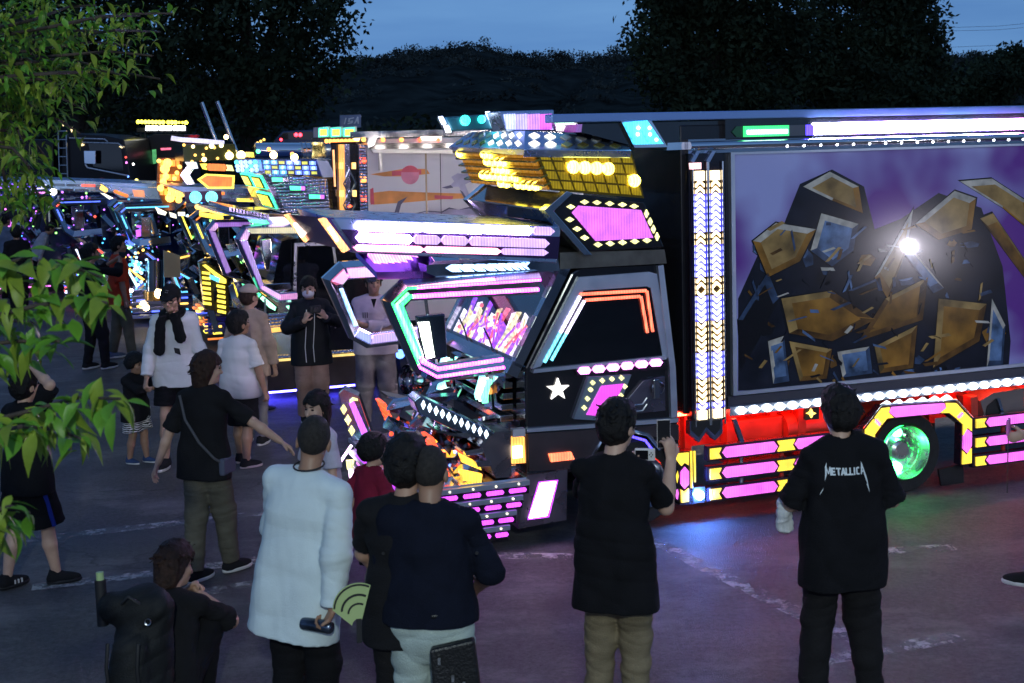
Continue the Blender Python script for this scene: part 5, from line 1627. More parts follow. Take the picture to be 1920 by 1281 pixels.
    sparks = (l1, l2, l3, lt('green spark', (.3, 1, .2), 2), lt('violet spark', (.5, .15, 1), 2.5), lt('ice bulb', (.4, .75, 1), 2.4), lt('cyan bulb', (.06, .5, 1), 2.5))
    for k in range(46):
        MB().ball((r_.uniform(-.2, 1.0), r_.choice((-.08, -.05, r_.uniform(.1, 1.8))), r_.uniform(.5, 2.3)), r_.uniform(.010, .026), 6, 4).build('spark_bulb', sparks[r_.randrange(7)], rt)
    rg.box('underglow_strip', l2, -.0, 1.2, .1, .13, .12, .15)
    rg.box('underglow_rail', BLACKM, -.0, 1.2, .1, .16, .15, .2)
    for w0 in (.1, W_ - .34):
        wheel(rg, (1.55, w0, .36), .36, CHROME_D)
        wheel(rg, (5.0, w0, .36), .36, CHROME_D)
    return rg
lw = lt('far white led', (.7, .75, 1), 1.6)
org3 = lt('orange far lens', (1, .24, .03), .9)
yl3 = lt('yellow far lens', (1, .80, .08), 1.2)
ho3 = lt('hot amber far bulb', (1, .55, .10), 2.2)
bl3, cy3 = lt('blue far lens', (.08, .15, 1), 1.5), lt('cyan far lens', (.12, .6, 1), 1.1)
T3 = far_lorry(G(392, 655), 20.0, 'lorry dressed in orange and yellow lamps, its roof panel a lit orange pentagon', (BLACKP, CHROME, yl3, org3, ho3), 11, True)
T4 = far_lorry(G(250, 612), 20.0, 'chrome lorry with icy blue lamp cluster behind the two men at the lorry noses', (BLACKP, CHROME, cy3, bl3, lt('hot amber far bulb')), 12)
T5 = far_lorry(G(128, 580), 20.0, 'dark lorry with blue lamps fourth beyond the nearest in the row', (mat('deep blue paint', (.01, .02, .08), .15, .3, coat=.5), CHROME_D, bl3, lt('red far lens', (1, .08, .05), 1.6), lw), 13)
T6 = far_lorry(G(-20, 556), 20.0, 'lorry with a long violet lit visor at the far left edge of the row', (mat('deep blue paint'), CHROME_D, lt('violet far led', (.28, .10, 1), 1.6), lt('magenta far led', (1, .2, .9), 2), lt('violet far led')), 14)
# special pieces of the orange lorry
A3 = T3.root
T3.plate('orange_panel_rim', [(370, 337), (386, 326), (440, 329), (439, 354), (390, 354)], -.05, .03, lt('yellow rim', (1, .85, .1), 1.3))
T3.lens('orange_panel', [(376, 337), (389, 329), (436, 332), (435, 350.5), (392, 350.5)], lt('orange panel lens', (1, .20, .03), 1.0), -.07, .03)
T3.lens('orange_bar', [(391, 307), (422, 308), (425, 314), (422, 321), (391, 320), (388, 313)], lt('orange panel lens'), -.06, .03)
T3.lens('bar_end', [(375, 307), (389, 307), (386, 313), (389, 319), (380, 317)], yl3, -.06, .03)
T3.lens('bar_end', [(424, 309), (435, 310), (439, 321), (424, 320), (427, 315)], lt('pale yellow lit lens'), -.06, .03)
T3.plate('chrome_chevron', [(338, 328), (352, 310), (372, 306), (356, 328), (366, 346), (350, 346)], -.05, .06, CHROME)
T3.lens('white_plate', [(347, 304), (368, 304), (372, 316), (356, 317)], lt('soft white plate', (.9, .95, 1), 1.0), -.07, .03)
T3.plate('lamp_plate', [(346, 360), (415, 358), (416, 378), (349, 380)], -.12, .04, mat('plum plate', (.16, .07, .12), .3, .6))
for x in (367, 397):
    MB().lathe([(.001, -.03), (.06, -.025), (.085, -.01), (.09, .02)], T3.q(x, 370, -.14), (0, 1, 0), 14).build('round_lamp', lt('cyan round lens', (.15, .85, 1), 1.7), A3, smooth=50)
for k in range(3):
    for j in range(5):
        T3.plate('tower_lens', [(300 + j * 7.6, 300 + k * 27), (306 + j * 7.6, 300 + k * 27), (306 + j * 7.6, 312 + k * 27), (300 + j * 7.6, 312 + k * 27)], 1.75, .06, lt('amber tower lens', (1, .30, .04), .9 ))
T3.plate('lamp_tower', [(296, 296), (342, 296), (342, 380), (305, 382), (294, 350)], 1.8, .1, mat('copper dark', (.22, .09, .03), .3, .7))
for k in range(14):
    MB().ball(T3.q(298 + (k * 13) % 44, 302 + (k * 29) % 76, 1.7), .035 + .02 * (k % 3), 8, 5).build('tower_bulb', lt('hot amber far bulb'), A3)
for x, y, r_ in ((430, 292, .06), (452, 291, .065), (424, 257, .035), (383, 299, .035), (362, 275, .025), (397, 274, .035), (415, 273, .03)):
    MB().ball(T3.q(x, y, .0), r_, 10, 6).build('roof_bulb', lt('straw flash'), A3, smooth=60)
for k in range(24):
    x, y = 345 + (k * 37) % 90, 272 + (k * 17) % 32
    MB().ball(T3.q(x, y, .0 + .1 * (k % 3)), .022, 6, 4).build('roof_bulb', (lt('hot amber far bulb'), org3, lt('green spark', (.3, 1, .2), 2))[k % 3], A3)
T3.plate('roof_shell', [(342, 272), (440, 270), (446, 300), (345, 303)], .05, 1.2, mat('olive dark shell', (.05, .06, .02), .25, .6))
T3.tube('light_tube', [(321, 259), (340, 262), (372, 264), (420, 268)], .6, .035, lt('pale tube', (.7, .65, .9), .9))
# rows of yellow bars on the bumper wing of the orange lorry
for k in range(7):
    y = 512 + k * 9.5
    x = 379 + k * .4
    T3.lens('yellow_bar', [(x, y - 3), (x + 15, y - 1), (x + 15, y + 4), (x, y + 2)], yl3, -.35, .05)
    T3.lens('yellow_bar', [(x + 27, y + 12), (x + 43, y + 15), (x + 42, y + 20), (x + 27, y + 17)], yl3, -.35, .05)
T3.lens('yellow_bar', [(380, 498), (386, 496), (424, 524), (424, 532), (418, 530)], yl3, -.35, .05)
T3.plate('bumper_wing', [(374, 495), (388, 492), (428, 522), (430, 588), (384, 580)], -.32, .2, mat('gold dark', (.20, .16, .04), .25, .8))
T3.plate('wing_oval', [(400, 545), (404, 535), (408, 547), (406, 566), (401, 562)], -.37, .05, BLACKP)
T3.lens('wing_tag', [(394, 515), (412, 522), (410, 530), (394, 523)], cy3, -.36, .04)
T3.plate('cream_panel', [(307, 470), (338, 480), (338, 520), (308, 520)], .4, .1, mat('cream panel', (.6, .45, .25), .5))
for a, b in (((378, 192), (410, 278)), ((407, 190), (444, 286))):
    MB().tube([T3.q(*a, .9), T3.q(*b, .9)], .028, 8).build('exhaust_stack', CHROME, A3, smooth=50)
# chrome drum lamp and icy cluster on the fourth lorry
A4 = T4.root
p0 = T4.q(291, 490, -.15)
MB().tube([T4.q(291, 488, -.15), T4.q(291, 545, -.15)], .155, 16).build('chrome_drum', CHROME_D, A4, smooth=40)
MB().tube([T4.q(291, 546, -.15), T4.q(291, 562, -.15)], .17, 16).build('drum_base', mat('bronze base', (.5, .3, .1), .25, .9), A4, smooth=40)
MB().ball(T4.q(298, 551, -.36), .075, 10, 6).build('drum_lamp', lt('hot drum lamp', (1, .72, .35), 12), A4)
MB().ball(T4.q(274, 577, -.3), .055, 10, 6).build('drum_lamp', lt('hot drum lamp'), A4)
rq = random.Random(9)
for k in range(46):
    x, y = 258 + rq.gauss(0, 6), 503 + rq.gauss(0, 12)
    MB().ball(T4.q(x, y, -.2 + rq.uniform(-.06, .06)), rq.uniform(.014, .032), 6, 4).build('cluster_bulb', cy3 if k % 3 else lt('ice bulb', (.4, .75, 1), 2.4), A4)
for k, (x, y) in enumerate(((246, 545), (240, 552), (234, 559), (229, 567))):
    MB().ball(T4.q(x, y, -.22), .036, 8, 5).build('white_bulb', lt('white pearl', (1, .95, .9), 5), A4)
for pts in ([(213, 490), (217, 488), (233, 515), (229, 519)], [(238, 507), (242, 506), (260, 536), (256, 540)]):
    T4.lens('ice_tube', pts, lt('ice tube', (.5, .9, 1), 1.8), -.25, .05)
T4.plate('bottom_rail', [(222, 594), (290, 590), (291, 596), (223, 600)], -.2, .08, mat('visor chrome'))
for pts in ([(219, 440), (225, 438), (238, 452), (234, 457)], [(237, 452), (243, 450), (252, 458), (246, 463)]):
    T4.lens('blue_tube', pts, bl3, -.1, .05)
T4.lens('violet_block', [(255, 432), (264, 430), (264, 443), (256, 445)], VIOLET, -.1, .05)
T4.plate('visor_slab', [(192, 346), (245, 351), (345, 354), (338, 376), (225, 372)], -.12, .3, mat('visor chrome'), bevel=.01)
T4.lens('slab_glow', [(248, 356), (270, 357), (272, 370), (252, 369)], lt('copper reflection', (1, .35, .15), .7), -.14, .03)  # glowing patch stands in for orange light mirrored in the slab
T4.lens('slab_white', [(188, 362), (197, 363), (213, 372), (205, 374)], lt('cream plate', (1, .95, .75), 1.4), -.16, .05)
for k in range(7):
    MB().ball(T4.q(216 + k * 3.6, 359 + k * 1.4, -.17), .03, 6, 4).build('slab_bulb', org3, A4)
for pts in ([(291, 388), (300, 392), (313, 398), (310, 404), (297, 401)], [(318, 398), (330, 402), (331, 410), (320, 407)], [(334, 398), (347, 398), (347, 405), (335, 405)]):
    T3.lens('white_shard', pts, lt('cream plate'), 1.2, .05)
for k in range(10):
    MB().ball(T3.q(370 + k * 5, 388 + k * 1.2, -.1), .04, 8, 5).build('roof_bulb', ho3, A3)
    MB().ball(T3.q(377 + k * 4.2, 402 + k * .8, -.1), .035, 8, 5).build('roof_bulb', yl3, A3)
# dotted violet visor on the last lorry, with a round lamp beside it
A6 = T6.root
T6.plate('visor_slab', [(8, 336), (106, 335), (104, 343), (6, 345)], -.25, .2, mat('pale blue rail'))
for r_ in range(2):
    for k in range(12):
        MB().ball(T6.q(12 + k * 5.6, 345.5 + r_ * 5, -.26), .02, 6, 4).build('dot_lamp', lt('violet far led'), A6)
T6.lens('visor_tube', [(38, 355), (84, 351), (84, 354), (38, 358)], lt('white violet far', (.6, .5, 1), 2), -.26, .04)
T6.lens('visor_tube', [(18, 355), (32, 354), (32, 357), (18, 358)], lt('white violet far'), -.26, .04)
T6.lens('visor_tube', [(56, 361), (84, 360), (88, 363), (56, 364)], lt('magenta far led'), -.26, .04)
T6.plate('visor_shell', [(4, 343), (98, 341), (96, 366), (4, 366)], -.22, .2, mat('indigo shell'))
p5 = T6.q(117, 346, -.5)
MB().ball(p5, (.20, .2, .14), 14, 8).build('beacon_shell', mat('olive dark shell'), A6, smooth=60)
MB().ball((p5[0] - .1, p5[1] - .16, p5[2] + .0), (.09, .05, .05), 10, 6).build('beacon_lamp', lt('lemon beacon', (1, .9, .2), 3), A6)
MB().ball(T6.q(100, 360, -.5), .07, 10, 6).build('white_bulb', lt('white pearl'), A6)

# ------------------------------------------------------------------ vehicles parked at the back
def px_rig(name, x, y, dep, deg, label, cat='lorry', group=None):
    p = at_depth(x, y, dep)
    return Rig(name, (p.x, p.y), deg, label, cat, group)
B1 = px_rig('parked_lorry', 120, 345, 40, -4, 'unlit black lorry cab with a long mirror arm, parked behind the row', group='dark vehicles parked at the back')
Bb = mat('black cab paint', (.006, .006, .009), .35, 0, coat=.1, spec=.3)
extr(B1, 'cab', [(112, 346), (118, 262), (130, 250), (196, 254), (232, 262), (240, 300), (246, 346)], 0, 2.2, Bb, .03)
extr(B1, 'box_body', [(-40, 350), (-40, 262), (100, 262), (100, 350)], .05, 2.2, Bb, .02)
extr(B1, 'skirt', [(-40, 470), (-40, 350), (246, 346), (246, 470)], .1, 2.1, BLACKM)
B1.plate('door_glass', [(165, 268), (226, 270), (232, 322), (176, 318)], -.01, .04, GLASS_D)
B1.plate('mirror', [(157, 283), (179, 283), (179, 308), (158, 307)], -.25, .06, mat('sky bright mirror', (.75, .82, .95), .12, .9), bevel=.01)
B1.tube('mirror_arm', [(160, 308), (164, 315), (200, 322), (240, 330)], -.22, .035, STEEL)
B1.tube('roof_rail', [(130, 259), (196, 261), (202, 266)], -.03, .022, STEEL)
B1.tube('roof_rail', [(150, 267), (222, 269), (232, 277)], -.04, .022, STEEL)
for x, y in ((153, 272), (228, 276)):
    B1.lens('cab_marker', [(x - 5, y - 1), (x, y - 3), (x + 5, y), (x, y + 2)], lt('warm marker', (1, .75, .35), 1.6), -.05, .04)
B1.lens('door_badge', [(181, 336), (190, 333), (199, 336), (190, 341)], mat('red badge', (.25, .05, .07), .4), -.03, .03)
for x, y, m in ((256, 339, lt('lemon beacon')), (240, 331, lt('blue marker')), (250, 308, lt('white pearl')), (236, 295, lt('red far lens')), (237, 305, lt('magenta far led'))):
    MB().ball(B1.q(x, y, -.2), .06 if x == 256 else .035, 8, 5).build('front_lamp', m, B1.root)
ld = MB()
for x in (109, 124):
    ld.tube(B1.poly([(x, 245), (x + 3, 335)], -.1), .02, 5)
for k in range(6):
    ld.tube(B1.poly([(109 + k * .5, 246 + k * 16), (124 + k * .5, 246 + k * 16)], -.1), .016, 5)
ld.build('ladder', STEEL, B1.root)
for x, y in ((118, 232), (134, 243)):
    B1.lens('roof_spark', [(x - 2, y), (x, y - 5), (x + 2, y - 1), (x, y + 5)], lt('warm marker'), -.1, .04)
for xw in (B1.q(20, 440)[0], B1.q(200, 440)[0]):
    wheel(B1, (xw, .05, .45), .45, CHROME_D)
RC = px_rig('shipping_container', 64, 345, 46, -4, 'dull red container half hidden by leaves beside the black lorry', 'container')
extr(RC, 'container_body', [(40, 320), (40, 277), (94, 279), (94, 312)], 0, 2.3, mat('dull red paint', (.16, .012, .022), .5, noise=.2, nscale=2), .02)
extr(RC, 'container_leg', [(46, 380), (46, 316), (90, 312), (90, 380)], .2, 2.1, BLACKM)
for k in range(6):
    RC.plate('rib', [(43 + k * 9, 280), (45 + k * 9, 280), (45 + k * 9, 316), (43 + k * 9, 317)], -.03, .04, mat('dull red paint'))
RC.lens('end_lamp', [(97, 284), (108, 283), (108, 290), (97, 290)], lt('dull red lens', (1, .06, .04), .35), .0, .05)
B2 = px_rig('parked_lorry', 260, 345, 42, 0, 'dark lorry carrying a bar of yellow bulbs over three white screens', group='dark vehicles parked at the back')
extr(B2, 'cab', [(262, 470), (262, 262), (290, 252), (345, 252), (352, 470)], .1, 2.2, Bb, .02)
extr(B2, 'lamp_frame', [(256, 240), (349, 240), (349, 248), (256, 248)], .15, .3, BLACKM)
for x in (264, 272, 330):
    B2.tube('frame_post', [(x, 244), (x, 330)], .2, .03, BLACKM)
for k in range(14):
    x = 259 + k * 6.7 + (3 if k > 7 else 0)
    MB().ball(B2.q(x, 228.5 + k * .12, .05), .062 if k not in (11, 12) else .04, 8, 6).build('bar_bulb', lt('yellow bar bulb', (1, .88, .05), 5), B2.root, smooth=60)
for x0 in (272.5, 298.5, 324):
    B2.plate('white_screen', [(x0, 236), (x0 + 23, 236), (x0 + 23, 245), (x0, 245)], .1, .08, lt('white screen', (1, 1, .98), 4), bevel=.02)
B2.plate('bulb_rail', [(255, 226), (350, 227), (350, 232), (255, 231)], .12, .1, BLACKM)
B2.plate('green_tag', [(285, 281), (292, 280), (293, 306), (286, 308)], .05, .06, lt('dim green lens', (.1, .5, .15), .5))
B2.lens('red_strip', [(301, 278), (320, 277), (320, 281), (302, 282)], lt('rose strip', (1, .15, .25), 1.0), .05, .05)
wheel(B2, (B2.q(300, 440)[0], .1, .45), .45, CHROME_D)
B3 = px_rig('parked_van', 560, 345, 52, 0, 'dim blue van with two red tail lamps far behind the second lorry', 'van', 'dark vehicles parked at the back')
extr(B3, 'van_body', [(505, 420), (505, 285), (515, 262), (530, 246), (590, 243), (602, 262), (608, 290), (608, 420)], 0, 1.8, mat('dim blue paint', (.02, .05, .12), .3, .2, coat=.3), .04)
B3.plate('rear_glass', [(520, 262), (532, 249), (585, 247), (596, 262)], -.01, .04, GLASS_D)
for x in (555, 563):
    MB().ball(B3.q(x, 253, -.05), .075, 8, 6).build('tail_lamp', lt('red tail lamp', (1, .03, .05), 7), B3.root)
MB().ball(B3.q(527, 262, -.05), .055, 8, 6).build('tail_lamp', lt('red tail lamp'), B3.root)
for k in range(3):
    MB().ball(B3.q(483 + k * 6, 268 - k * 3, -.3), .05, 8, 6).build('side_lamp', lt('hot amber far bulb'), B3.root)
for xw in (B3.q(520, 410)[0], B3.q(595, 410)[0]):
    wheel(B3, (xw, .05, .33), .33, CHROME_D)

# undergrowth along the far edge of the car park
ug = []
for k in range(420):
    x = rs.uniform(-32, 40)
    y = rs.uniform(54, 60) if rs.rand() < .75 else rs.uniform(60, 80)
    ug.append((x, y, rs.uniform(.2, 2.6), rs.uniform(.9, 1.8), rs.uniform(.8, 1.4), rs.uniform(.7, 1.3)))
ugo = quads_obj('undergrowth', leafy_crown(ug, 52000, .17, 44), LEAF_D, None)
tag(ugo, kind='stuff')
# ------------------------------------------------------------------ distance-field modelling for people
class Field:
    def __init__(self, lo, hi, h):
        self.lo = np.array(lo, float)
        self.h = h
        self.n = np.ceil((np.array(hi) - self.lo) / h).astype(int) + 1
        self.ax = [(self.lo[i] + h * np.arange(self.n[i])).astype(np.float32) for i in range(3)]
        self.D = np.full(self.n, 1.0, np.float32)
    def sl(self, lo, hi):
        a = np.clip(np.floor((np.array(lo) - self.lo) / self.h).astype(int), 0, self.n)
        b = np.clip(np.ceil((np.array(hi) - self.lo) / self.h).astype(int) + 1, 0, self.n)
        return tuple(slice(i, j) for i, j in zip(a, b))
    def pts(self, s):
        return (self.ax[0][s[0]][:, None, None], self.ax[1][s[1]][None, :, None], self.ax[2][s[2]][None, None, :])
    def put(self, s, d, k):
        cur = self.D[s]
        if cur.size == 0: return
        if k > 0:
            hh = np.clip(.5 + .5 * (cur - d) / k, 0, 1)
            self.D[s] = cur + (d - cur) * hh - k * hh * (1 - hh)
        else:
            self.D[s] = np.minimum(cur, d)
    def cone(self, a, b, ra, rb, k=.02, lat=None, flat=1.0, sub=False):
        """round cone a-b; flattened across the axis at right angles to lat"""
        a, b = np.array(a, float), np.array(b, float)
        m = max(ra, rb) + k + 3 * self.h
        s = self.sl(np.minimum(a, b) - m, np.maximum(a, b) + m)
        X, Y, Z = self.pts(s)
        X, Y, Z = X - a[0], Y - a[1], Z - a[2]
        d = b - a
        L2 = max(1e-9, d @ d)
        t = np.clip((X * d[0] + Y * d[1] + Z * d[2]) / L2, 0, 1)
        ex, ey, ez = X - t * d[0], Y - t * d[1], Z - t * d[2]
        q = ex * ex + ey * ey + ez * ez
        if flat != 1.0:
            dn = d / math.sqrt(L2)
            lt_ = np.array(lat, float)
            nn = np.cross(dn, lt_)
            nn /= np.linalg.norm(nn)
            c = ex * nn[0] + ey * nn[1] + ez * nn[2]
            q = q + c * c * (1 / flat ** 2 - 1)
        dd = np.sqrt(q) - (ra + (rb - ra) * t)
        if flat != 1.0: dd = dd * (.5 + .5 * flat)
        if sub: self.D[s] = np.maximum(self.D[s], -dd)
        else: self.put(s, dd.astype(np.float32), k)
        return self
    def ell(self, c, r, k=.02, M=None, sub=False):
        c, r = np.array(c, float), np.array(r, float)
        m = r.max() + k + 3 * self.h
        s = self.sl(c - m, c + m)
        X, Y, Z = self.pts(s)
        X, Y, Z = X - c[0], Y - c[1], Z - c[2]
        if M is not None:
            X, Y, Z = [X * M[0][i] + Y * M[1][i] + Z * M[2][i] for i in range(3)]
        k0 = np.sqrt((X / r[0]) ** 2 + (Y / r[1]) ** 2 + (Z / r[2]) ** 2)
        k1 = np.sqrt((X / r[0] ** 2) ** 2 + (Y / r[1] ** 2) ** 2 + (Z / r[2] ** 2) ** 2) + 1e-9
        dd = k0 * (k0 - 1) / k1
        if sub: self.D[s] = np.maximum(self.D[s], -dd)
        else: self.put(s, dd.astype(np.float32), k)
        return self
    def cut(self, p, n):
        """keep the side the normal points away from"""
        X, Y, Z = self.pts((slice(None),) * 3)
        d = (X - p[0]) * n[0] + (Y - p[1]) * n[1] + (Z - p[2]) * n[2]
        self.D = np.maximum(self.D, d.astype(np.float32))
        return self
    def cutball(self, p, n, c, r):
        """a plane cut that acts only near c"""
        m = r + 2 * self.h
        s = self.sl(np.array(c) - m, np.array(c) + m)
        X, Y, Z = self.pts(s)
        d = (X - p[0]) * n[0] + (Y - p[1]) * n[1] + (Z - p[2]) * n[2]
        g = np.sqrt((X - c[0]) ** 2 + (Y - c[1]) ** 2 + (Z - c[2]) ** 2) - r
        self.D[s] = np.maximum(self.D[s], np.minimum(d, -g).astype(np.float32))
        return self
    def wrinkle(self, amp, freq, seed, stretch=(1, 1, 1), crease=True):
        r = np.random.RandomState(seed)
        near = np.abs(self.D) < amp * 3 + 2 * self.h
        idx = np.nonzero(near)
        P = np.stack([self.ax[i][idx[i]] for i in range(3)], 1) * np.array(stretch, np.float32)
        o = np.zeros(len(P), np.float32)
        for k in range(6):
            d, d2 = r.normal(size=3), r.normal(size=3)
            d /= np.linalg.norm(d)
            f = freq * (.6 + .9 * r.rand())
            v = np.sin(P @ d * f + 2.2 * np.sin(P @ d2 * f * .35 + r.rand() * 6) + r.rand() * 6)
            o += (1 - np.abs(v)) ** 2 * 1.3 if (crease and k % 2) else v * .6
        self.D[idx] += (o * amp / 2.5).astype(np.float32)
        return self
    def mesh(self, name, m, parent, T=None):
        D = self.D
        neg = D < 0
        c = np.zeros(self.n - 1, np.int8)
        for i in (0, 1):
            for j in (0, 1):
                for k in (0, 1):
                    c += neg[i:self.n[0] - 1 + i, j:self.n[1] - 1 + j, k:self.n[2] - 1 + k]
        act = (c > 0) & (c < 8)
        ci = np.argwhere(act)
        vid = np.full(self.n - 1, -1, np.int32)
        vid[act] = np.arange(len(ci))
        acc = np.zeros((len(ci), 3))
        cnt = np.zeros(len(ci))
        corners = [(i, j, k) for i in (0, 1) for j in (0, 1) for k in (0, 1)]
        vals = {o: D[ci[:, 0] + o[0], ci[:, 1] + o[1], ci[:, 2] + o[2]] for o in corners}
        for a in corners:
            for ax in range(3):
                if a[ax]: continue
                b = tuple(1 if q == ax else a[q] for q in range(3))
                va, vb = vals[a], vals[b]
                x = (va < 0) != (vb < 0)
                t = np.where(x, va / np.where(x, va - vb, 1), 0)
                p = np.array(a, float)[None, :].repeat(len(ci), 0)
                p[:, ax] += t
                acc += p * x[:, None]
                cnt += x
        V = (ci + acc / np.maximum(cnt, 1)[:, None]) * self.h + self.lo
        F = []
        for ax in range(3):
            u, v = (ax + 1) % 3, (ax + 2) % 3
            sl0 = [slice(None)] * 3
            sl1 = [slice(None)] * 3
            sl0[ax], sl1[ax] = slice(0, -1), slice(1, None)
            x = neg[tuple(sl0)] != neg[tuple(sl1)]
            e = np.argwhere(x)
            e = e[(e[:, u] > 0) & (e[:, v] > 0) & (e[:, u] < self.n[u] - 1) & (e[:, v] < self.n[v] - 1)]
            flip = neg[e[:, 0], e[:, 1], e[:, 2]]
            def cell(du, dv):
                q = e.copy()
                q[:, u] += du
                q[:, v] += dv
                return vid[q[:, 0], q[:, 1], q[:, 2]]
            f = np.stack([cell(-1, -1), cell(0, -1), cell(0, 0), cell(-1, 0)], 1)
            f[~flip] = f[~flip][:, ::-1]
            F.append(f)
        F = np.concatenate(F)
        F = F[(F >= 0).all(1)]
        me = bpy.data.meshes.new(name)
        me.vertices.add(len(V))
        me.vertices.foreach_set('co', V.astype(np.float32).ravel())
        me.loops.add(len(F) * 4)
        me.loops.foreach_set('vertex_index', F.astype(np.int32).ravel())
        me.polygons.add(len(F))
        me.polygons.foreach_set('loop_start', np.arange(0, len(F) * 4, 4, dtype=np.int32))
        me.polygons.foreach_set('use_smooth', np.ones(len(F), bool))
        me.materials.append(m)
        me.update(calc_edges=True)
        o = bpy.data.objects.new(name, me)
        COL.objects.link(o)
        o.parent = parent
        return o

def nrm(v):
    v = np.array(v, float)
    return v / max(1e-9, np.linalg.norm(v))

def ik(a, t, l1, l2, pole):
    a, t = np.array(a, float), np.array(t, float)
    d = t - a
    L = min(np.linalg.norm(d), (l1 + l2) * .999)
    dn = nrm(d)
    x = (l1 * l1 - l2 * l2 + L * L) / (2 * L)
    h = math.sqrt(max(0, l1 * l1 - x * x))
    p = np.array(pole, float)
    p = nrm(p - dn * (p @ dn))
    return a + dn * x + p * h, a + dn * L

def cloth(name, col=(.1, .1, .1), noise=.22, bump=.35, rough=.9):
    return mat(name, col, rough, noise=noise, nscale=7, bump=bump, bscale=140, spec=.2)
SKIN = mat('skin', (.46, .27, .19), .5, noise=.12, nscale=12, bump=.08, bscale=90)
SKIN_P = mat('pale skin', (.56, .35, .26), .5, noise=.10, nscale=12)
SKIN_T = mat('tanned skin', (.36, .20, .13), .5, noise=.12, nscale=12)
HAIR = mat('black hair', (.008, .007, .007), .55, noise=.5, nscale=40, bump=.5, bscale=160, spec=.25)
HAIR_B = mat('brown hair', (.030, .014, .009), .5, noise=.5, nscale=40, bump=.5, bscale=160, spec=.25)
HAIR_S = mat('cropped hair', (.020, .016, .014), .85, noise=.5, nscale=60, bump=.4, bscale=200)
EYE = mat('dark eye', (.015, .012, .012), .2)
LIP = mat('lip', (.38, .13, .11), .5)
SOLE = mat('white rubber sole', (.62, .61, .60), .6, noise=.15)
SHOE_K = cloth('black canvas shoe', (.014, .014, .016))

